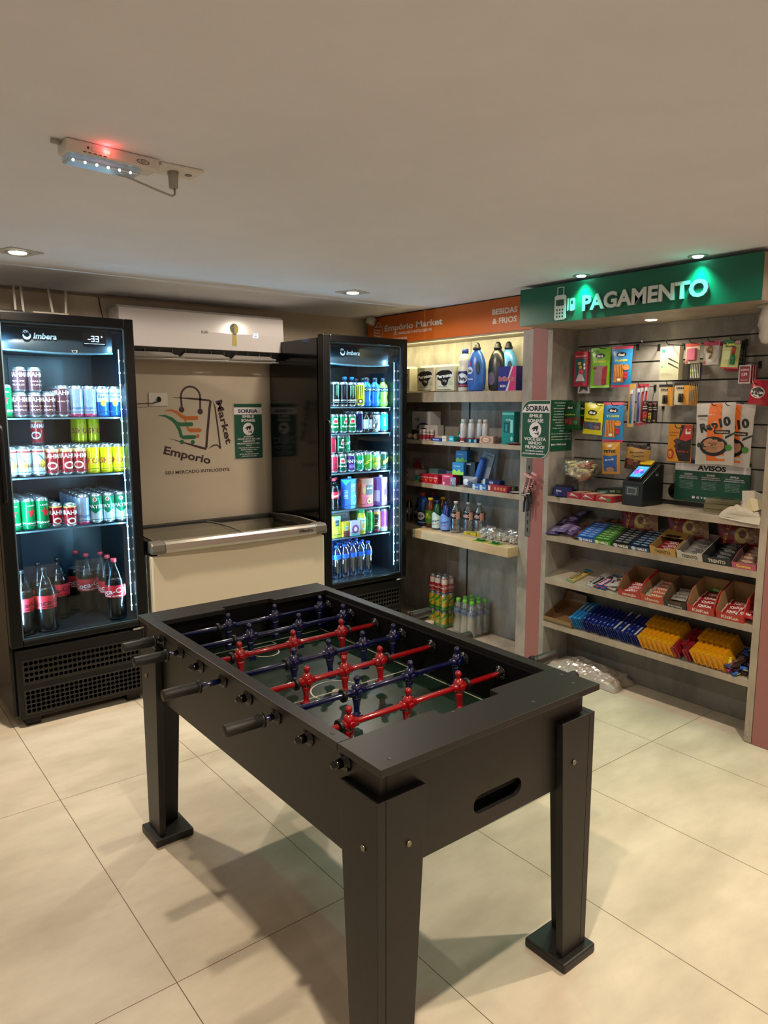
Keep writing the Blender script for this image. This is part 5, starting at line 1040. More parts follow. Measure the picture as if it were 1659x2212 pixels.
for k, (a, b, c_) in enumerate(((-.02, .085, '#8c3cc0'), (-.008, .07, '#c040c0'), (.01, .085, '#5c3cc0'), (.02, .07, '#3c4cd0'), (-.015, .065, '#a050c8'), (.004, .09, '#d890d8'))): m.lathe([(.011, .0170 + .0001 * k), (.011, .0172 + .0001 * k)], mat(c_, .4, 0, 1.0), 12, T0 @ Matrix.Translation((a, b, 0)))
m.box(-.02, .02, .113, .118, .0169, .0171, '#d8ecff', T0).box(-.012, .012, .04, .044, .0169, .0171, '#d8ecff', T0); m.obj('screen', t)
m = MB(); m.box(-.036, .036, .137, .176, .0162, .024, mat('#c9a512', .4), T0); m.obj('printer_cover', t, bevel=.003)
m = MB(); m.box(.0642, .067, .0, .035, .15, .18, '#22242a').art([T_('stone', .5, .5, .3, '#c8c8c8', .7)], .03, .03, lambda u, v, l: (.0672, .018 + u, .15 + v)); m.obj('side_sticker', t)
o = MB().lathe([(.001, 0), (.040, 0), (.042, .004), (.001, .006)], '#121212', 24).obj('cable_grommet'); o.location = (2.9795, .285, 1.155); o.rotation_euler = (0, R(-90), 0); tag(o, 'round black cable cover on the slats beside the payment kiosk', 'cable cover')
# glass candy bowl
t = empty('candy_bowl', (2.858, .815, 1.0795)); tag(t, 'clear footed glass bowl filled with wrapped sweets on the counter', 'bowl')
BG = clear('bowl_glass', '#f6f9fa', .09, .03)
MB().lathe([(.055, 0), (.055, .004), (.020, .012), (.016, .03), (.022, .075), (.045, .09), (.098, .125), (.118, .165), (.119, .225), (.116, .225), (.115, .166), (.095, .128), (.04, .094), (.001, .09)], BG, 32).obj('glass', t)
cc = ['#c8bb9c', '#d8ceb4', '#c8c06c', '#d0c8b8', '#b83c2c', '#cfc4a0']
def sweet(c1, c2, L_=.055, r=.009):
    m = MB(); m.tube([(-L_ * .5, 0, 0), (-L_ * .33, 0, 0), (-L_ * .3, 0, 0), (L_ * .3, 0, 0), (L_ * .33, 0, 0), (L_ * .5, 0, 0)], [r * 1.1, r * .3, r, r, r * .3, r * 1.1], c1, 7); m.box(-.010, .010, -r * 1.05, r * 1.05, -.002, .002, c2); return m.mesh('wrapped_sweet')
sm = [sweet(a, b) for a, b in (('#dfd4b8', '#a83c2c'), ('#d8ceb4', '#c8b040'), ('#c8c070', '#8c2c24'), ('#cfc4a8', '#c89c3c'), ('#b04030', '#e0d8c0'))]
random.seed(3)
for k in range(90):
    zz = random.uniform(.105, .205); rm = .100 if zz > .14 else .040 + (zz - .105) * 1.7; a = random.uniform(0, 6.28); rr_2 = rm * math.sqrt(random.random()) * .74
    o = bpy.data.objects.new('wrapped_sweet', sm[k % 5 if k % 9 else 4]); COL.objects.link(o); o.location = (2.858 + rr_2 * math.cos(a), .815 + rr_2 * math.sin(a), 1.0795 + zz)
    o.rotation_euler = (random.uniform(-.5, .5), random.uniform(-.5, .5), random.uniform(0, 3.1)); tag(o, 'cream or yellow wrapped sweet lying in the glass bowl', 'sweet', 'sweets in the glass bowl')
o = boxp(.10, .12, .055, '#101c5c', [T_('Bis', .3, .6, .2, '#c8d0e8', .3), ('e', .2, .3, .08, .08, '#3c54b0')], [T_('Halls XS', .5, .6, .2, '#aab4d8', .6), T_('Halls XS', .5, .25, .2, '#aab4d8', .6)], [('r', .05, .95, .05, .95, '#0a1238')], name='mint_box'); rwput(o, 2.80, .893, 1.0840, 'navy blue mint box leaning at left end of the counter', 'box', rz=30, ry=R(4))
tri = [('p', [(.2, .45), (.35, .92), (.9, .3)], '#d8d0cc'), T_('Trident', .5, .48, .24, '#1c1c2c', .5, -8)]
for i, (y, c, rz_) in enumerate(((.790, '#9c2438', 0), (.695, '#a8283c', 0), (.585, '#a82c34', 0))):
    o = boxp(.092 if i < 2 else .105, .12, .033, c, tri + ([('e', .8, .4, .12, .3, '#4c8c3c')] if i == 2 else []), top=[('r', .03, .97, .03, .97, '#b08c74')] + [('r', .08 + .1 * k, .16 + .1 * k, .06, .94, ['#c8a890', '#b8604c', '#d0c0a8'][k % 3]) for k in range(9)], name='gum_box'); rwput(o, 2.822, y, 1.0798, ['left red gum box on the counter front', 'middle red gum box on the counter front', 'right red gum box with green emblem beside the kiosk'][i], 'gum box', 'red gum boxes on the counter', rz=-2)
o = boxp(.17, .05, .028, '#16201f', [('r', .1, .5, .2, .8, '#2c7c6c'), ('r', .55, .75, .3, .8, '#7c9c7c'), ('r', .8, .95, .2, .8, '#3c6c3c'), T_('mint', .3, .5, .4, '#b8d8cc', .2)], top=[('r', .05, .95, .1, .9, '#1c2c2a')], name='mint_box'); rwput(o, 2.905, .64, 1.114, 'dark green mint box lying tilted across the red gum boxes', 'box', rz=6, ry=R(-6), rx=R(8))
o = boxp(.16, .05, .033, '#7c1c34', [('r', .1, .9, .2, .8, '#a83c54')], name='gum_box'); rwput(o, 2.91, .62, 1.0798, 'dark red gum box under the dark green mint box', 'gum box')
DC = clear('disc_case', '#d8d8c0', .2, .05, .25, '#9c9670')
for i, (z, y, rz_) in enumerate(((1.0798, -.06, -3), (1.1065, -.06, -3), (1.133, -.065, 4))):
    m = MB(); m.box(-.085, .085, -.055, .055, 0, .025, DC)
    for k in range(4): m.box(-.08, .08, -.05, .05, .003 + k * .005, .006 + k * .005, ['#8c8a5c', '#5c5c48', '#a8a27c', '#4c4a3c'][k])
    o = m.obj('brownie_case'); MB().lathe([(.025, .0256), (.028, .0262)], '#2c2c24', 20, None, True, 1.3, .8).obj('round_label', o); rwput(o, 2.85, y, z, ['bottom clear flat case in the stack at right of the counter', 'middle clear flat case in the stack at right of the counter', 'top clear flat case with dark round label'][i], 'case', 'clear cases on the counter', rz=rz_)
# crumpled carrier bags
def crumple(w, d, h, seed, m_, name, nx=22, ny=16, amp=1.0, drape=0):
    random.seed(seed); ph = [(random.uniform(4, 26), random.uniform(4, 26), random.uniform(0, 6), random.uniform(.3, 1)) for _ in range(9)]; m = MB(); vs = []
    for j in range(ny + 1):
        for i in range(nx + 1):
            u, v = i / nx, j / ny; e = (math.sin(math.pi * u) * math.sin(math.pi * v)) ** .4 if 0 < i < nx and 0 < j < ny else 0
            n = sum(abs(math.sin(a * u + b * v + c)) * k for a, b, c, k in ph) / 6
            vs.append(((u - .5) * w * (1 + .05 * math.sin(9 * v)), (v - .5) * d * (1 + .06 * math.sin(7 * u)), h * e * (.45 + .6 * n * amp) + .002))
    fs = [(j * (nx + 1) + i, j * (nx + 1) + i + 1, (j + 1) * (nx + 1) + i + 1, (j + 1) * (nx + 1) + i) for j in range(ny) for i in range(nx)]
    m.add(vs, fs, m_, False); n = len(vs); m.add([(x, y, .0006) for x, y, z in vs if False] or [(vs[0][0], vs[0][1], .0006), (vs[nx][0], vs[nx][1], .0006), (vs[-1][0], vs[-1][1], .0006), (vs[-1 - nx][0], vs[-1 - nx][1], .0006)], [(3, 2, 1, 0)], m_)
    return m.obj(name)
WB = mat('#b3aa9c', .6)
t = crumple(.20, .13, .07, 5, WB, 'carrier_bag'); rwput(t, 2.815, -.175, 1.0800, 'crumpled white carrier bags heaped at right end of the counter', 'carrier bag', rz=0)
m = MB(); 
def sheet(pts, m_, name, par, th_=.0008): 
    q = MB(); q.add(pts, [tuple(range(len(pts)))] if len(pts) < 5 else [(0, 1, 2, 3), (0, 3, 4, 5)][: (2 if len(pts) == 6 else 1)] if len(pts) != 5 else [(0, 1, 2, 3, 4)], m_); o = q.obj(name, par); s_ = o.modifiers.new('solid', 'SOLIDIFY'); s_.thickness = th_; return o
sheet([(-.02, .0, .05), (-.035, .02, .125), (.02, .03, .13), (.10, .02, .10), (.095, 0, .085), (.03, -.01, .055)], WB, 'bag_flap', t)
sheet([(.0, -.03, .04), (.02, -.02, .10), (.10, -.01, .09), (.10, -.03, .06), (.06, -.05, .04)], mat('#b8ad8c', .6), 'bag_flap', t)
sheet([(-.10, -.062, .004), (-.03, -.066, .025), (.10, -.062, .018), (.10, -.078, -.016), (.02, -.078, -.012), (-.09, -.072, -.004)], WB, 'bag_hem', t)
# ceiling dome cam (corner) and dome under sign
t = empty('corner_camera', (2.70, 2.62, CEIL)); tag(t, 'small white security camera on the ceiling in the far corner', 'camera')
MB().lathe([(.034, -.001), (.036, -.05), (.030, -.06), (.030, -.052)], '#b8b4ae', 20, Matrix.Rotation(R(18), 4, 'Y') @ Matrix.Rotation(R(14), 4, 'X') @ Matrix.Translation((0, 0, -.006))).obj('housing', t); MB().lathe([(.001, -.064), (.024, -.058)], '#2a2c30', 16, Matrix.Rotation(R(18), 4, 'Y') @ Matrix.Rotation(R(14), 4, 'X')).obj('lens', t)
t = empty('dome_camera', (2.70, -.262, 2.0525)); tag(t, 'translucent white dome camera under the payment sign at right edge', 'camera')
MB().lathe([(.045, 0), (.045, -.008), (.03, -.016)], '#a09a92', 24).obj('mount', t); MB().lathe([(.030, -.016), (.037, -.05), (.040, -.09), (.036, -.094), (.030, -.11), (.034, -.135), (.020, -.165), (.001, -.172)], mat('#a39d96', .2), 24).obj('dome', t)
t = empty('wall_sticker', (2.7455, -.385, .66), (0, 0, RW)); tag(t, 'orange and white wall sticker on burgundy panel at right edge', 'sticker'); m = MB(); m.lathe([(.022, 0), (.022, .0008)], '#c8641c', 20, Matrix.Translation((0, 0, .0)) @ Matrix.Rotation(R(90), 4, 'X')).box(-.02, .03, -.0008, 0, .024, .06, '#b8a898'); m.obj('sheet', t)
# razors on the metal strip
t = empty('clip_strip', (2.7455, 1.112, .812), (0, 0, RW)); tag(t, 'grey slotted hanging strip on the edge of the burgundy column', 'display strip')
m = MB(); m.box(-.021, .021, -.002, 0, 0, .485, mat('#5c5c5a', .5))
for k in range(9): m.box(-.004, .006, -.003, -.002, .03 + k * .048, .055 + k * .048, '#232323')
m.obj('strip', t)
def razor(c, c2, L_):
    m = MB(); m.tube([(0, 0, 0), (0, 0, L_ * .3), (0, 0, L_ * .7), (.002, -.004, L_)], [.0055, .0065, .0045, .0035], c, 10)
    m.box(-.021, .021, -.012, -.002, L_ - .004, L_ + .010, c, None).box(-.019, .019, -.0125, -.012, L_, L_ + .006, '#b8b4b4').box(-.002, .002, -.0068, -.006, .01, L_ * .6, c2); return m.obj('razor')
rz0 = razor(mat('#c07c80', .35), '#e0b0b0', .125)
for i, (y, x, z, a) in enumerate(((1.135, 2.718, 1.072, 14), (1.098, 2.708, 1.062, 13), (1.085, 2.722, 1.082, 18))):
    o = rz0 if i == 0 else dup(rz0, (0, 0, 0), (0, 0, 0)); rwput(o, x, y, z, ['leftmost pink razor hanging on the column strip', 'middle pink razor hanging in front of the others', 'rightmost pink razor hanging on the column strip'][i], 'razor', 'pink razors on the column', ry=R(a))
rz1 = razor(mat('#0d1018', .35), '#2c3c6c', .105)
for i, (y, x, z, a) in enumerate(((1.128, 2.722, 1.012, 20), (1.118, 2.712, .968, 4), (1.098, 2.720, .970, 2), (1.080, 2.712, .978, -2), (1.070, 2.724, 1.02, -4))):
    o = rz1 if i == 0 else dup(rz1, (0, 0, 0), (0, 0, 0)); rwput(o, x, y, z, f'navy and black razor below the pink ones, {ORD[i]} from the left', 'razor', 'navy razors on the column', ry=R(a))

# ------------------------------------------------------------------ grocery shelving goods
tp = [('e', .42, .60, .42, .20, '#1a1414'), ('e', .62, .64, .30, .16, '#1a1414'), ('e', .5, .42, .2, .2, '#1a1414'), T_('Personal', .5, .60, .13, WH, .9, 4, .04), T_('Vip', .5, .42, .09, '#b8b0a8', .24), ('e', .8, .32, .14, .07, '#a9b8a0'), T_('folha dupla', .4, .2, .035, '#3c3c3c', .5), ('r', .08, .85, .07, .10, '#6c6c64')]
def tpack():
    o = MB(); o.box(-.095, .095, -.055, .055, .008, .172, mat('#c9c4b0', .6)); o.art(tp, .19, .185, flat(-.0555))
    for kx in (-.048, .048):
        o.lathe([(.044, .172), (.040, .186), (.01, .19)], mat('#cfcab8', .6), 16, Matrix.Translation((kx, 0, 0)), True, 1, 1.15)
    return o.obj('toilet_paper_pack', bevel=.012)
a = tpack(); rwput(a, 2.83, 2.375, 1.7035, 'toilet paper pack partly hidden by the fridge on the top shelf', 'toilet paper', 'toilet paper packs')
rwput(dup(a, (0, 0, 0), (0, 0, 0)), 2.83, 2.103, 1.7035, 'left one of two neighbouring toilet paper packs on the top shelf', 'toilet paper', 'toilet paper packs', rz=-4)
rwput(dup(a, (0, 0, 0), (0, 0, 0)), 2.83, 1.905, 1.7035, 'toilet paper pack next to the white bleach bottle', 'toilet paper', 'toilet paper packs', rz=-2)
o = bottle([(.040, 0), (.045, .01), (.045, .14), (.042, .16), (.038, .18), (.043, .20), (.038, .225), (.022, .25), (.018, .255), (.018, .26)], (.022, .25, .283, '#142a7c'), (.03, .135, mat('#16205c', .4), [('e', .5, .55, .42, .32, '#c8d0e0'), T_('be', .5, .55, .3, '#141a3c', .5, 0, .04), ('r', .1, .9, .06, .16, '#a83c3c')], .045), None, mat('#bcbcb8', .35))
rwput(o, 2.82, 1.757, 1.7035, 'white bleach bottle with navy cap and label on the top shelf', 'bottle', rz=20)
def jug(c, capc, lab, nm):
    pr = [(.040, 0), (.060, .012), (.066, .06), (.067, .13), (.062, .19), (.046, .235), (.028, .262), (.022, .268), (.022, .272)]
    r = bottle(pr, None, None, None, mat(c, .3), 26, 'detergent_bottle', 1.0, .62)
    MB().lathe([(.026, .268), (.027, .283), (.019, .29), (.020, .300), (.012, .312), (.006, .316)], capc, 16).obj('cap', r)
    m = MB(); m.prism([(.030 + .014 * math.cos(R(a_)), .15 + .042 * math.sin(R(a_))) for a_ in range(0, 360, 24)], -.0425, -.034, mat('#16243c' if c != '#15171a' else '#0a0a0b', .4)); m.obj('handle_recess', r)
    m = MB(); m.art(lab, .06, .17, lambda u, v, l: (-.022 + u, -.0415 * math.sqrt(max(.05, 1 - ((-.022 + u) / .072) ** 2)) - .0008 - .0003 * l, .03 + v)); m.obj('label', r)
    return r
o = jug('#2858b0', '#101218', [('e', .5, .3, .45, .25, '#2c4c9c'), ('e', .4, .62, .4, .14, '#c8ccd8'), T_('be', .4, .62, .13, '#141a3c', .5, 0, .04), ('p', pent(.4, .86, .2, .42, .6), '#c8643c'), T_('Limpeza', .5, .3, .06, WH, .7)], ''); rwput(o, 2.80, 1.628, 1.7035, 'large blue fabric softener jug standing in front on the top shelf', 'detergent bottle', rz=14)
o = jug('#15171a', '#0c0d10', [('e', .5, .3, .45, .25, '#4c3c5c')], ''); rwput(o, 2.87, 1.508, 1.7035, 'black detergent jug behind the large blue jug', 'detergent bottle', rz=14)
o = jug('#4a8cc8', '#0c0d10', [('e', .5, .3, .45, .25, '#2c5c9c')], ''); rwput(o, 2.91, 1.452, 1.7035, 'light blue detergent jug behind the washing powder box', 'detergent bottle', rz=14)
o = boxp(.16, .055, .15, '#1c1c7c', [('p', [(.50, 0), (1, 0), (1, 1), (.80, 1)], '#b82c6c'), ('p', [(.44, 0), (.56, .0), (.70, .45), (.60, .45), (.84, 1), (.74, 1), (.52, .40), (.62, .40)], '#c8c4d8'), T_('Brilhante', .5, .5, .18, '#c8d0e0', .88, 0, .06), T_('Brilhante', .5, .5, .18, '#a81c2c', .86, 0, .03), T_('SKIN', .3, .2, .1, WH, .3)], name='washing_powder_box'); rwput(o, 2.80, 1.335, 1.7035, 'navy and pink washing powder box at right of the top shelf', 'box', rz=-3)
# second shelf
z = 1.3685
o = boxp(.20, .10, .20, '#a9a8a8', [('r', 0, 1, 0, .34, '#16203c'), ('e', .62, .38, .38, .22, '#16203c'), T_('110', .30, .72, .12, '#1c2c4c', .22, 0, .04), T_('SORELLA', .62, .36, .09, '#b0b4c0', .7)], name='tissue_box'); rwput(o, 2.87, 2.20, z, 'white and navy tissue pack with number 110 on second shelf', 'box')
o = boxp(.20, .06, .105, '#a09c98', [('e', .3, .45, .3, .35, '#5c1c20'), T_('Personal', .3, .6, .1, '#ddd', .4)], name='wipes_pack'); rwput(o, 2.81, 2.08, z, 'white wipes pack with dark red circle on second shelf', 'pack')
ro = bottle([(.014, 0), (.015, .005), (.015, .045), (.013, .05)], (.0145, .048, .075, '#a8a4a4'), (.008, .04, '#7c2030', [], .015), None, mat('#b0acac', .35), name='roll_on_bottle')
for i in range(4): rwput(ro if i == 0 else dup(ro, (0, 0, 0), (0, 0, 0)), 2.762, 2.135 - .040 * i, z, f'small white and red roll on bottle, {ORD[i]} from left', 'roll on bottle', 'roll on bottles on the second shelf')
o = boxp(.24, .05, .03, '#a89880', [T_('DOVE', .35, .5, .4, '#7c5c3c', .25), ('r', .6, .75, .3, .8, '#b05c4c')], name='soap_pack'); rwput(o, 2.79, 1.975, z + .0005, 'long beige soap pack lying on the second shelf', 'pack') if False else rwput(o, 2.80, 1.93, z, 'long beige soap pack lying on the second shelf', 'pack')
sh = MB(); sh.lathe([(.018, 0), (.022, .01), (.012, .03), (.010, .05), (.018, .07), (.022, .085), (.010, .092)], mat('#b8a488', .5), 14).obj('shaving_brush'); b = bpy.data.objects['shaving_brush']; put(b, 2.77, 2.19, z + .022, R(90), 'cream coloured shaving brush lying on the second shelf', 'brush', None, 0, R(90))
o = MB().lathe([(.001, 0), (.022, .001), (.022, .10), (.001, .101)], mat('#6c7484', .5), 14).obj('patterned_roll'); put(o, 2.79, 2.10, z + .0235, R(85), 'grey patterned roll lying beside the shaving brush', 'roll', None, 0, R(90))
o = boxp(.11, .03, .018, '#1c3484', [T_('GILLETTE', .5, .5, .5, '#c8d0e8', .6)], name='razor_box'); rwput(o, 2.757, 1.955, z, 'flat blue box at the front edge of second shelf', 'box', rz=-4)
o = boxp(.040, .03, .037, '#b8b0a0', [('r', .2, .8, .4, .6, '#7c8c7c')], name='cream_box'); rwput(o, 2.763, 1.876, z, 'tiny cream box at the front edge of second shelf', 'box')
o = boxp(.046, .03, .036, '#2c94b4', [('r', .2, .8, .4, .6, '#b8d8e0')], name='cyan_box'); rwput(o, 2.763, 1.806, z, 'tiny cyan box at the front edge of second shelf', 'box')
o = pouch(.075, .135, .02, P_('#1c5c3c'), [T_('Seda', .5, .45, .16, WH, .9, 70, .03), ('e', .4, .8, .2, .1, '#8c4c3c')], name='shampoo_sachet'); rwput(o, 2.81, 1.775, z, 'green sachet with white lettering leaning on second shelf', 'sachet', ry=R(10))
def spray(c): return bottle([(.020, 0), (.0235, .003), (.0235, .118), (.018, .128), (.014, .13)], (.0165, .128, .152, '#a8a8a8'), (0.0, .03, mat(c, .4), [('r', .2, .8, .1, .3, '#d8d0d0')], .0236), None, mat('#a9a9ae', .35, .2), name='spray_can')
s1 = spray('#7c1c30')
for i, (x, y, zz) in enumerate(((2.765, 1.705, 0), (2.79, 1.655, 0), (2.82, 1.605, 0), (2.82, 1.555, 0))):
    o = s1 if i == 0 else dup(s1, (0, 0, 0), (0, 0, 0)); rwput(o, x, y, z, f'grey and dark red spray deodorant can, {ORD[i]} from left on second shelf', 'spray can', 'spray deodorants on the second shelf', rz=20)
o = boxp(.09, .12, .045, '#b59c90', [('e', .45, .5, .36, .42, '#8c5c54'), ('e', .45, .5, .26, .34, '#c8b8ac'), T_('Phebo', .45, .5, .14, '#7c5c54', .4)], [('r', .05, .95, .1, .9, '#8c7c74')] + [('e', .15 + .18 * k, .5, .07, .3, '#9c8c84') for k in range(5)], name='soap_box'); rwput(o, 2.812, 1.515, z, 'pink patterned soap box at the front of second shelf', 'box', rz=28)
o = boxp(.060, .022, .025, '#14182c', [('r', .6, .95, .1, .9, '#5ca0c8')], name='sample_box')
for i in range(2): rwput(o if i == 0 else dup(o, (0, 0, 0), (0, 0, 0)), 2.760, 1.645 - .05 * i, z, ['left small dark box in front of the spray cans', 'right small dark box in front of the spray cans'][i], 'box', 'small dark boxes')
o = boxp(.105, .05, .205, '#127c7c', [('r', 0, 1, .90, .97, '#5cb4b0'), T_('seda', .55, .76, .055, '#b8d8d8', .45, 0, .02), ('r', .16, .62, .36, .68, '#0c4c54'), ('r', .3, .45, .40, .62, '#2c8c94'), ('r', .72, .94, .36, .75, '#8ccccc'), ('e', .85, .18, .1, .07, '#8ccccc')], name='shampoo_box'); rwput(o, 2.80, 1.318, z, 'teal shampoo gift box at right end of second shelf', 'box', rz=-4)
o = pouch(.10, .05, .012, P_('#7c2c3c'), [('r', .2, .8, .3, .7, '#b8a8b0')], name='comb_pack'); rwput(o, 2.752, 1.262, z + .007, 'small red and clear packet lying at right front of second shelf', 'packet', rx=R(-88))
# third shelf
z = 1.0635
o = pouch(.13, .16, .04, P_('#6c6468'), [('e', .45, .5, .42, .4, '#7c1820'), T_('Intimus', .45, .5, .12, '#c8a8a8', .6, 0, .02)], name='pad_pack'); rwput(o, 2.90, 2.315, z, 'grey pack with red round emblem beside the fridge on third shelf', 'pack')
for i in range(2):
    o = boxp(.20, .11, .04, '#8c8084', [('r', .2, .6, .3, .7, '#8c2c34')], name='pad_pack'); rwput(o, 2.815, 2.29, z + .0405 * i, ['lower flat grey pack beside the fridge on third shelf', 'upper flat grey pack beside the fridge on third shelf'][i], 'pack', 'flat grey packs')
for i, (y, c, lb) in enumerate(((2.10, '#4c6c70', 'grey green pack in the back of the third shelf'), (1.99, '#24364c', 'navy pack in the back of the third shelf'), (1.90, '#2c5c64', 'dark teal pack in the back of the third shelf'))):
    o = boxp(.12, .09, .09, c, [('r', .1, .9, .5, .7, '#7c8c94'), ('e', .5, .4, .2, .2, '#a0605c')], name='pad_pack'); rwput(o, 2.90, y, z, lb, 'pack', rz=4 * i)
rp = boxp(.046, .075, .060, '#b01830', [T_('prime', .5, .72, .2, '#e0c8cc', .9), ('p', [(.5, .2), (.8, .5), (.7, .55), (.6, .35), (.4, .35), (.3, .5), (.2, .45)], '#e0a840')], name='condom_box')
for i in range(4): rwput(rp if i == 0 else dup(rp, (0, 0, 0), (0, 0, 0)), 2.795, 2.118 - .049 * i, z, f'small bright red box, {ORD[i]} from left on third shelf', 'box', 'small red boxes on the third shelf')
o = boxp(.038, .06, .048, '#2c8c7c', [('r', 0, 1, 0, .2, '#c8c83c')], name='green_box'); rwput(o, 2.785, 2.172, z, 'small green and yellow box left of the red boxes', 'box')
o = boxp(.085, .10, .075, '#b41c50', [('e', .5, .4, .3, .26, '#8c1c3c'), T_('Carefree', .4, .85, .12, '#e8c8d4', .6), ('r', .1, .25, .05, .3, '#e0a8c0')], [('r', .0, .5, 0, 1, '#8c1c34'), ('r', .8, .9, 0, 1, '#b8a8a8')], name='pink_box'); rwput(o, 2.812, 1.872, z, 'pink box with round emblem on third shelf', 'box', rz=18)
for i, (zz, x) in enumerate(((.0755, 2.84), (.165, 2.87))):
    o = boxp(.09, .07, .085, '#1c74b4', [('p', [(0, 0), (1, 0), (1, .3), (.8, .2), (.6, .5), (.4, .25), (.2, .45), (0, .3)], '#8cc83c'), T_('Nosotras', .4, .72, .1, '#b8d8e8', .55)], [('r', .1, .9, .05, .95, '#14242c')], name='tampon_box')
    rwput(o, x if i else 2.835, 1.80 + .045 * i, z + (.0755 if i == 0 else .0), ['blue and green box standing on the pink box', 'blue and green box standing behind in the back'][i], 'box', 'blue and green boxes', rz=14) if i == 0 else None
    if i: 
        rwput(o, 2.925, 1.86, z + .150, 'blue and green box, topmost at the back of third shelf', 'box', 'blue and green boxes', rz=14)
o = boxp(.10, .07, .149, '#1c3c44', [('r', .1, .9, .1, .5, '#2c5c34')], name='tampon_box'); rwput(o, 2.925, 1.86, z, 'dark box under the topmost blue and green box', 'box', rz=14)
o = boxp(.085, .05, .165, '#0c0e14', [('r', .1, .6, .88, .94, '#8c94a8')], name='black_box'); rwput(o, 2.88, 1.735, z, 'black box behind the bottle pack on third shelf', 'box', rz=10)
bp = boxp(.10, .012, .245, '#6c7480', [('p', [(.1, .05), (.55, .05), (.6, .6), (.15, .6)], '#3464b0'), ('r', .15, .6, .6, .8, '#4c7cc0'), T_('Smart', .35, .4, .07, WH, .6, 80, .02), ('r', .6, .95, .08, .24, '#a01c4c'), ('r', .3, .9, .9, .93, '#3c4450')], name='bottle_card'); m = MB(); m.lathe([(.022, .02), (.024, .03), (.024, .15), (.020, .17), (.024, .18), (.018, .20)], mat('#2c58a8', .25), 14, Matrix.Translation((-.02, -.026, 0))); m.obj('blue_bottle', bp)
rwput(bp, 2.86, 1.635, z + .0, 'clear hanging card with blue baby bottle leaning on third shelf', 'blister pack', rz=6, rx=R(-6), ry=R(14))
o = pouch(.12, .075, .04, mat('#6c7484', .3), [('e', .3, .5, .2, .3, '#c8ccd4'), ('e', .6, .4, .2, .2, '#3c4c74')], name='toy_bag'); rwput(o, 2.795, 1.665, z, 'small clear bag with blue and white bits in the middle of third shelf', 'bag', rz=10)
o = pouch(.07, .06, .03, mat('#7c80a8', .3), [('p', [(.2, .2), (.8, .2), (.5, .8)], '#c8c8d8'), ('e', .5, .4, .15, .2, '#a83c3c')], name='toy_bag'); rwput(o, 2.765, 1.80, z, 'small triangular clear bag at front of third shelf', 'bag', rz=-10)
for i in range(2):
    o = boxp(.040, .03, .052, '#1c84b8', [('r', .2, .8, .3, .5, '#8cc8e0')], name='floss_box'); rwput(o, 2.90, 1.53 - .052 * i, z + .0, ['left small blue floss box at the back of third shelf', 'right small blue floss box at the back of third shelf'][i], 'box', 'small blue floss boxes', rz=8)
o = pouch(.12, .05, .03, mat('#8c7c54', .4), [('e', .3, .5, .1, .2, '#c8a060'), ('e', .6, .5, .1, .2, '#3c3c3c')], name='sewing_pack'); rwput(o, 2.85, 1.56, z, 'clear pack of small amber bits before the floss boxes', 'pack')
for i in range(2):
    o = boxp(.062, .09, .032, '#2c64b0', [T_('Oral', .5, .5, .4, '#d8dce8', .6), ('p', [(0, 0), (.4, 0), (.3, 1), (0, 1)], '#a8c4e0')], name='toothpaste_box'); rwput(o, 2.800, 1.570 - .065 * i, z, ['left blue toothpaste box on its end at the front edge', 'right blue toothpaste box on its end at the front edge'][i], 'box', 'blue toothpaste boxes')
o = boxp(.16, .04, .034, '#14204c', [('e', .5, .5, .14, .38, '#2c3c6c'), T_('Oral-B', .5, .5, .4, '#c8ccd8', .24, 0, .03), ('r', 0, .15, 0, 1, '#a8c0d8')], name='toothpaste_box'); rwput(o, 2.82, 1.475, z + .0325, 'navy toothpaste box lying on top of the blue ones', 'box', rz=-4)
o = boxp(.175, .045, .040, '#8c2030', [('r', .03, .15, .15, .85, '#c8bcbc')] + [('e', .4 + .16 * k, .5, .055, .28, '#b8783c') for k in range(4)], name='toothpaste_box'); rwput(o, 2.775, 1.378, z, 'long red box with orange dots at right front of third shelf', 'box', rz=-2)
o = boxp(.10, .04, .034, '#3c4c30', [('r', .1, .9, .3, .7, '#7c7c3c')], name='toothpaste_box'); rwput(o, 2.86, 1.36, z, 'olive green box behind the long red box', 'box')
o = boxp(.035, .03, .15, '#1c54a0', [('r', 0, 1, .55, 1, '#6cb0a8'), T_('Oral', .5, .25, .12, '#d8dce8', 1.2, 80, .03), T_('kids', .5, .75, .1, '#d8f0ec', 1.0, 80)], name='toothpaste_tube_box'); rwput(o, 2.775, 1.298 - .09, z + .0, 'upright blue and teal box at right end of third shelf', 'box', ry=R(6)) if False else rwput(o, 2.83, 1.235, z, 'upright blue and teal box at right end of third shelf', 'box', ry=R(6))
for i in range(3):
    o = pouch(.08, .05, .01, P_(['#a83c4c', '#3c5c9c', '#b0a0a8'][i]), [], name='small_packet'); rwput(o, 2.762 - .0 * i, 1.30 - .034 * i, z + .007 + .0 * i, ['red flat packet at the right front edge of third shelf', 'blue flat packet at the right front edge of third shelf', 'pale flat packet at the right front edge of third shelf'][i], 'packet', rx=R(-87), rz=10 * i)
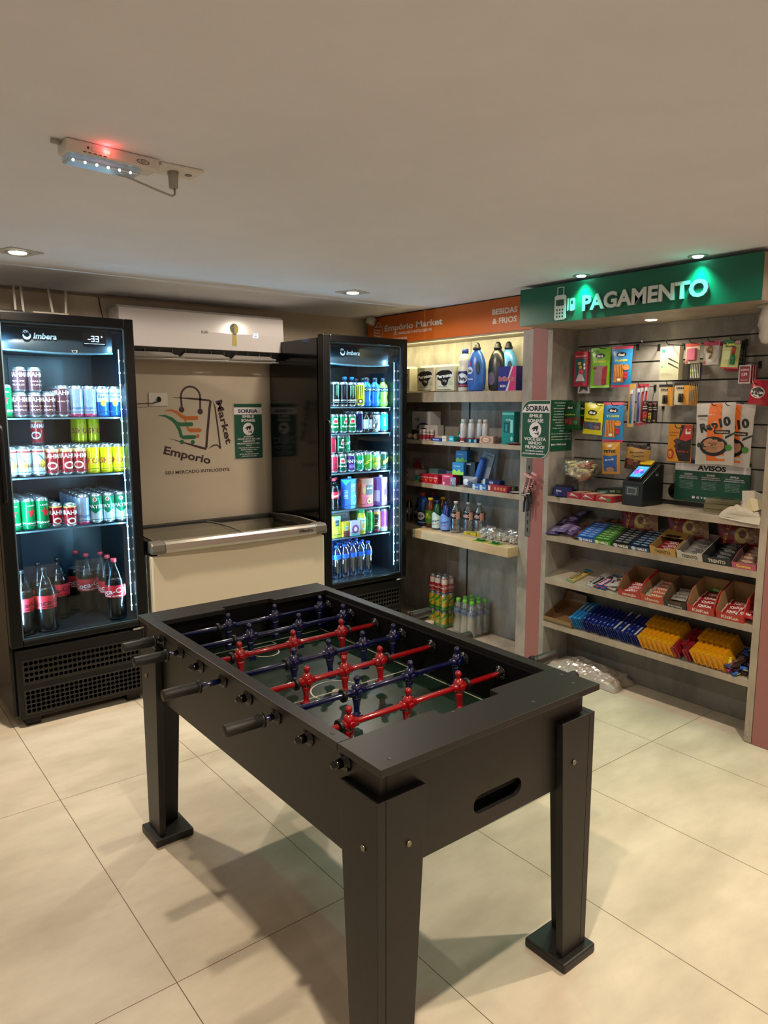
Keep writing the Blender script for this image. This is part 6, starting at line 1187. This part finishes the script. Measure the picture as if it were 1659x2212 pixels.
# fourth shelf
z = .7425
DK = clear('dark_bottle', '#9aa2a0', .12, .05, .25, '#1c1f20')
o = bottle([(.026, 0), (.030, .006), (.030, .12), (.018, .15), (.012, .17), (.012, .175)], (.014, .17, .185, '#8c2c2c'), (.06, .11, '#54565a', [T_('sol', .5, .5, .4, '#ccc', .6)], .030), None, DK)
rwput(o, 2.83, 2.345, z, 'clear bottle with pale label beside the fridge on the fourth shelf', 'bottle', 'clear bottles beside the fridge'); o2 = dup(o, (0, 0, 0), (0, 0, 0)); rwput(o2, 2.86, 2.27, z, 'clear bottle with dark label, second from the fridge on fourth shelf', 'bottle', 'clear bottles beside the fridge')
vj = bottle([(.034, 0), (.040, .008), (.040, .10), (.034, .125), (.036, .14), (.042, .165), (.040, .19), (.030, .205), (.018, .215), (.017, .222)], (.020, .215, .245, '#7c1c24'), (.015, .112, mat('#10182c', .35), [('e', .5, .6, .40, .30, '#d0d0d8'), T_('VEJA', .5, .6, .16, '#10182c', .6, 0, .04), ('e', .5, .12, .5, .08, '#5c8cc0')], .040), None, mat('#163c7c', .25), name='cleaner_bottle')
rwput(vj, 2.80, 2.150, z, 'blue cleaner bottle with dark label on the fourth shelf', 'bottle', rz=20)
o = dup(vj, (0, 0, 0), (0, 0, 0)); rwput(o, 2.90, 2.15, z, 'blue cleaner bottle with red cap in the back row of the fourth shelf', 'bottle', rz=20)
yp = bottle([(.034, 0), (.038, .006), (.038, .13), (.030, .165), (.018, .19), (.016, .2)], (.019, .195, .213, '#c8a81c'), (.03, .125, mat('#3c6c1c', .35), [T_('Ypê', .35, .6, .2, '#d8c83c', .5, 70, .03), ('e', .6, .5, .2, .14, '#6c8c3c')], .038), None, mat('#4c2410', .2), name='cleaner_bottle')
rwput(yp, 2.785, 2.050, z, 'amber cleaner bottle with yellow cap, front row of fourth shelf', 'bottle', 'amber cleaner bottles', rz=20)
o = dup(yp, (0, 0, 0), (0, 0, 0)); rwput(o, 2.89, 2.03, z, 'amber cleaner bottle with yellow cap behind the green one', 'bottle', 'amber cleaner bottles', rz=10)
for c, lc, y, lb in (('#0c3c24', '#b8c8bc', 1.962, 'dark green dish soap bottle on the fourth shelf'), ('#1c2c6c', '#6c94d8', 1.870, 'navy blue dish soap bottle on the fourth shelf')):
    o = bottle([(.030, 0), (.038, .006), (.040, .05), (.038, .09), (.028, .14), (.018, .175), (.013, .185)], (.015, .183, .205, '#141c4c'), (.01, .10, mat(lc, .35), [T_('Limpol', .5, .6, .14, '#2c3c7c', .8, 10, .03), T_('Limpol', .5, .35, .08, '#b83c4c', .6, 10), ('p', [(0, 1.0), (.4, 1.3), (.9, 1.0)], lc)], .0395), None, mat(c, .15), name='dish_soap_bottle'); rwput(o, 2.772, y, z, lb, 'bottle', rz=20)
wt = bottle([(.030, 0), (.038, .006), (.039, .02), (.036, .035), (.039, .05), (.036, .065), (.039, .08), (.039, .135), (.034, .165), (.016, .195), (.013, .2), (.013, .21)], (.015, .203, .217, '#b8b8b8'), (.10, .15, mat('#16181c', .35), [T_('H2O', .5, .5, .4, '#c8a8a8', .6, 0, .04), ('r', .72, 1.1, 0, 1, '#b88c7c')], .0392), None, clear('soda_plastic', '#c8d4dc', .2, .06), name='water_bottle')
for i, (x, y) in enumerate(((2.775, 1.778), (2.815, 1.695), (2.85, 1.625))): rwput(wt if i == 0 else dup(wt, (0, 0, 0), (0, 0, 0)), x, y, z, f'clear sparkling water bottle, {ORD[i]} from left on fourth shelf', 'bottle', 'sparkling water bottles on the fourth shelf', rz=25)
for i, (x, y, zz) in enumerate(((2.785, 1.63, .0), (2.81, 1.53, .0), (2.86, 1.52, .0))):
    o = boxp(.10, .05, .022, '#b09c1c', [T_('YPÊ', .4, .5, .6, '#7c4c1c', .3)], top=[('r', .05, .95, .1, .9, ['#8c8c2c', '#1c1c1c', '#b06c2c'][i])], name='sponge_pack'); rwput(o, x, y, z + (.0 if i != 2 else .0), ['yellow green sponge pack at front of fourth shelf', 'yellow pack with black top behind the sponge pack', 'yellow pack with orange top at back of fourth shelf'][i], 'pack', rz=10 + 10 * i)
random.seed(11)
def plugbag(w, h):
    m = MB()
    for k in range(5):
        T0 = Matrix.Translation((random.uniform(-.02, .02), random.uniform(-.01, .01), .014 + .012 * (k // 2))) @ Matrix.Rotation(random.uniform(0, 3), 4, 'Z') @ Matrix.Rotation(random.uniform(-.5, .5), 4, 'X')
        m.box(-.014, .014, -.010, .010, -.010, .010, mat('#b5afa6', .45), T0); m.box(-.003, .003, -.0104, -.010, -.003, .004, '#3c3a38', T0); m.tube([(.008, 0, .01), (.008, 0, .018)], .0022, '#8c8a84', 6, T0)
    r = m.obj('socket_adapters'); pz = pouch(w, h, .05, clear('thin_bag', '#f0f2f2', .16, .12, .12, '#d8d8d8'), name='clear_bag'); pz.parent = r; pz.location = (0, 0, .001); pz.rotation_euler = (R(-30), 0, 0); return r
pbs = [plugbag(.09, .075), plugbag(.10, .09), plugbag(.085, .08)]
used = set()
for i, (x, y) in enumerate(((2.79, 1.56), (2.775, 1.49), (2.785, 1.43), (2.78, 1.37), (2.785, 1.31), (2.775, 1.25), (2.86, 1.40), (2.87, 1.32), (2.86, 1.25))):
    s_ = pbs[i % 3]; o = dup(s_, (0, 0, 0), (0, 0, 0)) if i % 3 in used else s_; used.add(i % 3)
    rwput(o, x, y, z, (f'clear bag of white socket adapters, {ORD[i]} from left in front row' if i < 6 else f'clear bag of white socket adapters, {ORD[i - 6]} from left in back row') + ' of fourth shelf', 'bag of adapters', 'bags of socket adapters', rz=random.uniform(-30, 30))
for i, (y, a_) in enumerate(((1.455, 8), (1.335, -6))):
    o = boxp(.10, .002, .075, '#8c9c24', [('r', .1, .9, .1, .9, '#3c6c2c')], name='battery_blister', bev=0); m = MB(); m.tube([(-.03, -.008, .035), (.03, -.008, .035)], .0075, mat('#1c6c34', .25), 10).tube([(.03, -.008, .035), (.034, -.008, .035)], .003, M_CHROME, 8); m.obj('battery', o)
    rwput(o, 2.672 + .055 * 0, y, .7385, ['left green battery blister lying on the projecting ledge', 'right green battery blister lying on the projecting ledge'][i], 'battery pack', 'battery blisters on the ledge', rz=a_, rx=R(-90))
    o.location.x = 2.665
# floor of the grocery shelving
z = .0225
for L_ in range(3):
    ty = 'ckr' if L_ == 2 else 'scy'; me = CT[ty][0]
    for j in range(2):
        for k in range(3):
            o = bpy.data.objects.new('drink_can', me); COL.objects.link(o); o.location = (2.795 + .0585 * j, 2.023 - .0585 * k, z + .128 * L_); o.rotation_euler = (0, 0, RW + R(30) + random.uniform(-.4, .4)); o.scale = (1, 1, 1.03)
            tag(o, f'{"red cola" if L_ == 2 else "yellow and green tonic"} can, {["front", "back"][j]} row, {ORD[k]} from left, {["bottom", "middle", "top"][L_]} layer of the can tower', 'can', 'shrink wrapped can tower')
FILM = clear('shrink_film', '#f2f2f2', .10, .15)
for L_ in range(3): o = MB().box(2.763, 2.886, 1.874, 2.055, z + .128 * L_ + .001, z + .128 * L_ + .127, FILM).obj('shrink_wrap', bevel=.02); tag(o, f'clear shrink wrap round the {["bottom", "middle", "top"][L_]} layer of cans in grocery shelving', 'shrink wrap')
o = MB().lathe([(.001, 0), (.030, .001), (.034, .055), (.030, .06), (.001, .06)], mat('#c0b7a6', .6), 20).obj('paper_roll'); 
put(o, 2.742, 2.00, z - .022, 0, 'white paper cup shaped roll before the can tower', 'paper roll')
wp = bottle([(r_ * .97, z_ * 1.12) for r_, z_ in PW], (.016, .225, .252, '#6cb83c'), (.145, .185, mat('#7c8ca8', .35), [T_('água', .5, .5, .4, '#3c4c8c', .6)], .0302), None, clear('frost_plastic', '#dfe4e6', .18, .08, .12, '#d8dcdc'), name='water_bottle')
for j in range(3):
    for k in range(3):
        o = wp if j + k == 0 else dup(wp, (0, 0, 0), (0, 0, 0)); rwput(o, 2.80 + .0665 * j, 1.765 - .0665 * k, z, f'green capped water bottle, {["front", "middle", "back"][j]} row, {ORD[k]} from left in wrapped pack', 'bottle', 'green capped water bottles in a pack', rz=random.uniform(0, 60))
o = MB().box(2.764, 2.97, 1.596, 1.800, z + .0005, z + .205, FILM).obj('shrink_wrap', bevel=.025); tag(o, 'clear shrink wrap round the pack of green capped water bottles', 'shrink wrap')
# wrapped parcel under the snack shelves
o = crumple(.49, .215, .12, 9, clear('parcel_film', '#e6e0d8', .10, .22, .80, '#b8aea2'), 'wrapped_parcel', 40, 22, .8); put(o, 2.862, .712, .001, R(-88), 'long white plastic wrapped parcel on the floor under the snack shelves', 'parcel')
m = MB(); m.box(-.21, .21, -.085, .085, 0, .055, mat('#b0a69a', .7)).box(-.12, 0, -.04, .0, .055, .0565, '#a07068'); b = m.obj('inner_block', o, bevel=.015)

# ------------------------------------------------------------------ sloping shelf goods
def lay(o):
    M = Matrix.Rotation(R(-90), 4, 'X')
    for q in [o] + list(o.children): q.data.transform(M)
    return o
def slp(o, y, s_, n_, zf_, label, cat, group=None, rz=0, ry=0, rx=0):
    ca, sa = math.cos(SA), math.sin(SA)
    o.location = (2.746 + s_ * ca - n_ * sa, y, zf_ + s_ * sa + n_ * ca + .0006)
    M = Matrix.Rotation(RW, 4, 'Z') @ Matrix.Rotation(SA, 4, 'X') @ Matrix.Rotation(R(rz), 4, 'Z') @ Matrix.Rotation(R(ry), 4, 'Y') @ Matrix.Rotation(R(rx), 4, 'X')
    o.rotation_euler = M.to_euler(); return tag(o, label, cat, group)
def tray(w, L_, hf, hb, co, ci, art, name='display_tray', dip=.5, ragged=False):
    t_ = .0018; m = MB(); ci = mat(ci, .8); co = mat(co, .5)
    m.box(-w / 2, w / 2, 0, L_, 0, t_, ci)
    for s_ in (-1, 1):
        x0, x1 = sorted((s_ * w / 2, s_ * (w / 2 - t_))); xi0, xi1 = sorted((s_ * (w / 2 - t_), s_ * (w / 2 - 2 * t_)))
        m.prism([(0, t_), (L_, t_), (L_, hb), (L_ * .35, hb * .96), (0, hf)], x0, x1, co, 'x'); m.prism([(t_, t_), (L_ - t_, t_), (L_ - t_, hb), (L_ * .35, hb * .96), (t_, hf)], xi0, xi1, ci, 'x')
    m.box(-w / 2, w / 2, L_, L_ + t_, 0, hb, co).box(-w / 2 + t_, w / 2 - t_, L_ - t_, L_, t_, hb, ci)
    hd = hf * dip
    m.prism([(-w / 2, 0), (w / 2, 0), (w / 2, hf), (w * .34, hf), (w * .24, hd), (-w * .24, hd), (-w * .34, hf), (-w / 2, hf)], -t_, 0, co, 'y')
    m.art(art, w, hd, lambda u, v, l: (u, -t_ - .0003 * l, v)); return m.obj(name)
A, B_, C_ = .842, .578, .307
# row A: purple and brown bags, mint trays, wafer trays
for i, (y, s_, n_, rz_, ry_) in enumerate(((.925, .0, .012, 8, 4), (.915, .09, .02, 4, 10), (.872, .01, .030, -6, -6), (.862, .10, .04, 6, 4), (.83, .02, .020, -8, 8), (.845, .16, .05, 4, 0))):
    o = lay(pouch(.085, .11, .026, P_(['#4c3c6c', '#2c2440', '#6c5c8c', '#3c2c54', '#584878', '#2a2038'][i]), [('e', .5, .5, .35, .2, '#8c80a8'), ('r', .2, .8, .72, .78, '#a8a0b8'), ('r', .2, .7, .2, .24, '#a8a0b8')], name='chocolate_bag')); slp(o, y, s_, n_, A, f'purple and violet snack bag, {ORD[i]} of the heap at left of upper sloping shelf', 'snack bag', 'purple snack bags', rz=rz_, ry=ry_)
for i, (y, s_, n_, rz_) in enumerate(((.755, .0, .012, -6), (.75, .09, .018, 6), (.70, .16, .02, 2), (.64, .17, .02, -4), (.58, .185, .02, 6))):
    o = lay(pouch(.065, .10, .022, P_('#3c2018'), [('r', .2, .8, .4, .7, '#8c5c3c'), ('r', .1, .9, .75, .8, '#b8a898')], name='chocolate_bag')); slp(o, y, s_, n_, A, f'brown chocolate bag, {ORD[i]} from left on upper sloping shelf', 'snack bag', 'brown chocolate bags', rz=rz_)
hl_ = [('#1c54b0', '#2468c8', '#c8d8f0', .682, 'blue', .12), ('#4c8c24', '#3c7c2c', '#c8e0a8', .573, 'green', .108), ('#23282c', '#181c20', '#b8bcc0', .450, 'black', .115), ('#1c3454', '#142440', '#a8c4e0', .338, 'navy', .118)]
for co, cs, tx, y, nm, w in hl_:
    o = tray(w, .185, .024, .034, co, '#56524c', [T_('HALLS', .62, .5, .62, WH, .5, 0, .04), ('e', .2, .5, .12, .5, tx)], 'mint_tray', 1.0); slp(o, y, .004, 0, A, f'{nm} cardboard tray of mint sticks on the upper sloping shelf', 'tray', 'mint stick trays')
    mm = lay(boxp(w - .012, .020, .0215, cs, [T_('HALLS', .28, .5, .55, tx, .32, 0, .03), T_('HALLS', .72, .5, .55, tx, .32, 0, .03)], name='mint_stick'))
    for k in range(7): 
        q = mm if k == 0 else dup(mm, (0, 0, 0), (0, 0, 0)); slp(q, y, .009 + .0245 * k, .0125 + .008, A, f'{nm} mint stick, {ORD[k]} from the front in the {nm} tray', 'mint stick', f'{nm} mint sticks')
def filltray(y, w, zf_, co, ci, text, tc, bar, nbars, lb, nm, s0=.004, L_=.19, hf=.045, hb=.05, step=.032, dip=.8, n0=.012, colr='#8c1c24', bl='', start=.02):
    o = tray(w, L_, hf, hb, co, ci, ([T_(text, .5, .5, .5, tc, .62, 0, .03)] if text else []), nm, dip); slp(o, y, s0, 0, zf_, lb, 'tray')
    for k in range(nbars):
        q = bar if k == 0 else dup(bar, (0, 0, 0), (0, 0, 0)); slp(q, y + random.uniform(-.004, .004), s0 + start + step * k, n0 + random.uniform(0, .005), zf_, f'{bl}, {ORD[k]} from the front', 'bar', bl, rz=random.uniform(-5, 5), rx=12)
def bar(w, L_, t_, c, art, nm='wafer_bar'): return lay(pouch(w, L_, t_, P_(c), art, name=nm, seal=.08))
filltray(.203, .142, A, '#b08c48', '#8c6c3c', 'TRENTO', '#2a1a10', bar(.105, .034, .018, '#7c1420', [T_('TRENTO', .62, .5, .5, '#d8c8c8', .5, 0, .03)]), 3, 'yellow tray of red wafer bars on upper sloping shelf', 'wafer_tray', bl='red wafer bar in the yellow tray', start=.015)
mt = MB(); mt.box(-.07, .07, .10, .19, .046, .048, '#9c7c40').box(-.04, .04, .10, .125, .0481, .049, '#2a241c'); o = mt.obj('tray_lid'); slp(o, .203, .004, .004, A, 'brown cardboard lid flap over the yellow wafer tray', 'lid')
filltray(.055, .135, A, '#b5aea4', '#6c625a', 'TRENTO', '#2a1a10', bar(.11, .034, .018, '#7c7874', [T_('TRENTO', .62, .5, .5, '#1c1c1c', .5, 0, .03)]), 5, 'white tray of grey wafer bars on upper sloping shelf', 'wafer_tray', bl='grey wafer bar in the white tray')
filltray(-.085, .140, A, '#17181b', '#141416', 'TRENTO', '#c8c4c0', bar(.11, .034, .018, '#0e0f12', [T_('TRENTO', .62, .5, .4, '#8c8c8c', .5, 0, .02)]), 5, 'black tray of black wafer bars on upper sloping shelf', 'wafer_tray', bl='black wafer bar in the black tray')
filltray(-.215, .112, A, '#b0506c', '#4c3430', 'Gomets', '#e0c83c', bar(.09, .034, .018, '#6c4c3c', [('e', .5, .5, .3, .3, '#a08070')]), 5, 'pink tray of gummy packs at right end of upper sloping shelf', 'candy_tray', bl='brown gummy pack in the pink tray', dip=1.0, hf=.03)
for i, y in enumerate((.44, .155, -.12)):
    o = pouch(.235, .13, .045, P_('#6c1824'), [('p', [(.35, .05), (1, .05), (1, .95), (.55, .95)], '#7c5c48'), ('e', .58, .5, .15, .30, '#a89858'), ('e', .60, .55, .08, .16, '#5c3424'), T_('DELIZ', .24, .55, .14, '#a8903c', .6, 72, .02)] + [('e', .8 + .06 * math.cos(k * 2), .5 + .3 * math.sin(k * 1.7), .04, .05, ['#8c7058', '#5c4034'][k % 2]) for k in range(8)], name='snack_bag'); slp(o, y, .20, .0, A, ['large red snack bag standing behind the black and navy mint trays', 'large red snack bag standing behind the yellow and white trays', 'large red snack bag standing behind the black tray'][i], 'snack bag', 'large red snack bags', rx=-22, ry=-8)
    o.location.x = 2.905; o.location.z = A + .068
# row B
def bb_(w, L_, c, art, nm='chocolate_bar'): return lay(boxp(w, .010, L_, c, art, name=nm))
o = bb_(.052, .155, '#b09c54', [('r', 0, 1, .86, 1, '#1c84a8'), ('r', 0, 1, 0, .05, '#2c8c9c'), ('r', .12, .5, .12, .70, '#2c1a14'), T_("HERSHEY'S", .31, .41, .07, '#c8b480', 1.6, 90, .03), T_('cookies', .72, .4, .05, '#5c4c24', 1.0, 90), ('e', .6, .78, .25, .06, '#5c4c2c')]); slp(o, .792, .012, .006, B_, 'single cream and blue chocolate bar at left of middle sloping shelf', 'chocolate bar', rz=-14)
hz = [('r', 0, 1, .12, .9, '#d0cccc'), ('r', .05, .95, .15, .7, '#1c1a1c'), T_("HERSHEY'S", .4, .42, .14, '#c8c4c4', 1.5, 90, .03)] + [('e', (k * .37) % 1, .05 + .03 * (k % 3), .05, .01, '#2c2c2c') for k in range(9)]
o = bb_(.050, .155, '#b8b4b4', hz); slp(o, .655, .012, .006, B_, 'black and white chocolate bar lying left of the two blue bars', 'chocolate bar', rz=-12)
for i, (y) in enumerate((.605, .565)):
    o = bb_(.036, .155, '#1c4c8c', [('r', 0, 1, 0, .06, '#a82c3c'), ('r', 0, 1, .80, .9, '#8c7c5c'), ('r', .15, .75, .14, .72, '#b0344c'), T_('baton', .46, .42, .18, '#d8c8d0', 2.0, 90, .04)]); slp(o, y, .012, .006 + .001 * i, B_, ['left of two blue chocolate bars on the middle sloping shelf', 'right of two blue chocolate bars on the middle sloping shelf'][i], 'chocolate bar', 'blue chocolate bars', rz=-12)
for i, (y, s_, n_) in enumerate(((.515, .02, .010), (.505, .10, .014), (.50, .03, .028), (.485, .16, .02))):
    o = lay(pouch(.06, .10, .018, P_('#b0a8a4'), [('e', .3, .3, .15, .1, '#3c2c28'), ('e', .7, .6, .2, .1, '#3c2c28'), T_('Bis', .5, .45, .14, '#3c2c28', .5), ('e', .5, .8, .2, .06, '#3c2c28')], name='chocolate_bag')); slp(o, y, s_, n_, B_, f'white chocolate packet with dark blotches, {ORD[i]} in its heap', 'chocolate packet', 'white chocolate packets', rz=[-10, 8, 14, -12][i])
kk = [T_('KitKat', .5, .5, .42, '#d8ccc4', .6, 8, .04), ('r', 0, .08, 0, 1, '#c8b0a8')]
filltray(.385, .135, B_, '#a82c2c', '#7a5a3a', 'sensação', '#d8c0b8', bar(.11, .036, .016, '#a8242c', [T_('TERRY', .5, .5, .4, '#d8c8c8', .6, 0, .03), ('r', .1, .3, .1, .3, '#d8c8c8')]), 3, 'brown cardboard tray of red and white bars, leftmost of the trays', 'chocolate_tray', bl='red and white bar in the leftmost cardboard tray', hb=.085)
filltray(.248, .135, B_, '#b04024', '#7a5a3a', 'choco', '#d8c0b8', bar(.11, .036, .016, '#a8401c', [T_('CHARGE', .5, .5, .4, '#d8c8b8', .7, 0, .03), ('r', .0, .2, 0, 1, '#b8b0a8')]), 5, 'cardboard tray of orange and white bars, second from left', 'chocolate_tray', bl='orange bar in the second cardboard tray', hb=.07)
filltray(.118, .125, B_, '#262022', '#5a4430', 'SNICKERS', '#b8b4c0', bar(.10, .036, .016, '#98928c', [T_('snack', .5, .5, .4, '#3c3c3c', .6)]), 3, 'dark cardboard tray with few silver bars', 'chocolate_tray', bl='silver bar in the dark tray', hb=.08, start=.05, dip=.45)
filltray(-.02, .140, B_, '#a82c24', '#8c6c48', 'KitKat', '#d8c8c0', bar(.12, .040, .016, '#941420', kk), 4, 'tall sided cardboard tray of red wafer bars, left of two', 'chocolate_tray', bl='red wafer bar in the left tall tray', hb=.10, step=.036)
o = lay(pouch(.07, .05, .014, P_('#4c7c24'), [T_('KitKat', .5, .4, .3, '#7c1c24', .6)], name='wafer_bar')); slp(o, -.01, .175, .03, B_, 'green wafer packet at the back of the left tall tray', 'bar', rx=30)
filltray(-.168, .135, B_, '#b02c24', '#8c6c48', 'KitKat', '#d8c8c0', bar(.12, .040, .016, '#941420', kk), 3, 'tall sided cardboard tray of red wafer bars, right of two', 'chocolate_tray', bl='red wafer bar in the right tall tray', hb=.105, step=.04)
for i in range(4):
    q = bar(.085, .040, .018, '#981824', kk) if i == 0 else dup(q, (0, 0, 0), (0, 0, 0)); slp(q, -.232, .012 + .04 * i, .02 + (.01 if i == 0 else 0), B_, f'red wafer bar beside the right end panel, {ORD[i]} from the front', 'bar', 'red wafer bars at the right end', rz=-6 + 4 * i, rx=10)
# row C
o = tray(.205, .20, .04, .045, '#8c7048', '#6a4a2c', [('r', 0, 1, 0, .4, '#5c503c')], 'cardboard_box', 1.0); slp(o, .858, .004, 0, C_, 'empty brown cardboard box at left end of the lowest sloping shelf', 'box', rz=-1)
sheetm = MB(); sheetm.add([(-.09, 0, 0), (.07, 0, 0), (.06, .03, .04), (-.08, .03, .05)], [(0, 1, 2, 3)], '#6a4c30'); q = sheetm.obj('torn_flap', o); q.location = (0, .2, .045); s2_ = q.modifiers.new('solid', 'SOLIDIFY'); s2_.thickness = .002
def pack(t_, L_, h, c, side, top, nm='biscuit_pack'):
    m = MB(); m.box(-t_ / 2, t_ / 2, .008, L_ - .008, 0, h, P_(c))
    m.prism([(.004, h * .1), (.0, h * .2), (.0, h * .8), (.004, h * .9), (.008, h * .9), (.008, h * .1)], -t_ * .12, t_ * .12, P_(c), 'x')
    m.prism([(L_ - .008, h * .1), (L_ - .008, h * .9), (L_, h), (L_, 0)], -t_ * .12, t_ * .12, P_(c), 'x')
    m.art(side, L_, h, lambda u, v, l: (-t_ / 2 - .0004 * l, L_ / 2 - u, v)); m.art(top, L_, t_, lambda u, v, l: (v - t_ / 2, L_ / 2 + u, h + .0004 * l))
    return m.obj(nm, bevel=.006)
nb = 17; blues = ['#16407c', '#1c5c9c', '#162c6c', '#101c5c', '#14206c', '#182878']
protos = {}
def bpk(kind):
    if kind in protos: return dup(protos[kind], (0, 0, 0), (0, 0, 0))
    if kind == 'n': p = pack(.024, .19, .075, '#1c64a0', [('r', .1, .9, .1, .9, '#16407c'), T_('negresco', .5, .5, .5, '#c8d4e0', .8, 0, .04)], [('r', .5, .8, .2, .8, '#a8b4bc'), ('r', .0, .1, 0, 1, '#2c84c0')])
    elif kind == 'b': p = pack(.022, .19, .072, '#121c60', [('r', .05, .95, .05, .3, '#2c3c8c')], [('r', .15, .25, .2, .6, '#6c84c0'), ('r', .45, .5, .3, .7, '#8c98b8')])
    elif kind == 'w': p = pack(.022, .19, .072, '#14246c', [], [('r', .05, .45, .15, .85, '#a8a89c'), ('r', .55, .75, .1, .9, '#4c2c3c'), ('r', .78, 1, .1, .9, '#a89c84')])
    elif kind == 'y': p = pack(.027, .112, .075, '#c8890c', [T_('nestlé', .4, .6, .3, '#a84c14', .5), ('e', .7, .3, .1, .1, '#7c2c14')], [('r', .3, .45, .3, .7, '#a86c0c')])
    elif kind == 'r': p = pack(.028, .10, .065, '#7c1420', [('r', .1, .7, .2, .5, '#b89c8c')], [('r', .2, .6, .2, .8, '#4c1420')])
    protos[kind] = p; return p
for i in range(nb):
    k = 'n' if i < 3 else ('b' if i not in (11, 13, 16) else 'w')
    o = bpk(k); slp(o, .735 - .0262 * i, .006 + .004 * (i % 3), 0.004, C_, f'{["bright blue", "navy blue", "navy blue and cream"][["n", "b", "w"].index(k)]} biscuit pack, number {i + 1} from the left in the leaning row' if False else f'{dict(n="bright blue", b="navy blue", w="navy and cream striped")[k]} biscuit pack, {["first", "second", "third", "fourth", "fifth", "sixth", "seventh", "eighth", "ninth", "tenth", "eleventh", "twelfth", "thirteenth", "fourteenth", "fifteenth", "sixteenth", "seventeenth"][i]} of the leaning blue row', 'biscuit pack', 'blue biscuit packs', ry=-16)
def yrow(y0, n, step, s_, nm, n_=.004, lean=-18):
    for i in range(n): slp(bpk('y'), y0 - step * i, s_, n_, C_, f'yellow biscuit pack, {ORD[i]} from left in the {nm}', 'biscuit pack', 'yellow biscuit packs', ry=lean)
yrow(.285, 7, .029, .006, 'front row of the left yellow block'); yrow(.300, 7, .029, .115, 'back row of the left yellow block', .012)
for i in range(4): slp(bpk('r'), .085 - .028 * i, .004 + .05 * (i % 2), .006, C_, f'dark red biscuit pack, {ORD[i]} from left between the yellow blocks', 'biscuit pack', 'dark red biscuit packs', ry=-20, rz=10 - 6 * i)
for i in range(3): slp(bpk('r'), .075 - .035 * i, .12, .01, C_, f'dark red biscuit pack in the back between yellow blocks, {ORD[i]} from left', 'biscuit pack', 'dark red biscuit packs', ry=-24, rz=-6)
yrow(-.015, 6, .029, .006, 'front row of the right yellow block', .004, -20); yrow(.0, 6, .029, .115, 'back row of the right yellow block', .012)
o = lay(pouch(.06, .11, .03, P_('#2c1814'), [T_('Bono', .5, .5, .2, '#8c6c5c', .8, 70, .03), ('e', .5, .5, .35, .2, '#3c241c')], name='biscuit_pack')); slp(o, -.198, .01, .045, C_, 'brown biscuit pack lying over the wrapped sweets at right', 'biscuit pack', rz=-10, ry=-20)
random.seed(21); cw = ['#1c4ca0', '#a82c7c', '#c8c02c', '#2c1a20', '#2c2440', '#3c1c28', '#16305c', '#8c2c6c']
cms = [sweet(c, random.choice(cw), .05, .011) for c in cw]
for k in range(34):
    fr_ = k < 12; o = bpy.data.objects.new('wrapped_sweet', cms[k % (8 if fr_ else 7) if fr_ else random.choice((3, 4, 5, 6, 0))]); COL.objects.link(o)
    slp(o, random.uniform(-.262, -.185) if not fr_ else random.uniform(-.262, -.17), (random.uniform(.008, .06) if fr_ else random.uniform(.06, .21)), random.uniform(.012, .045), C_, 'bright twist wrapped sweet in the heap at right end of lowest shelf', 'sweet', 'wrapped sweets at the right end', rz=random.uniform(0, 180), ry=random.uniform(-30, 30))
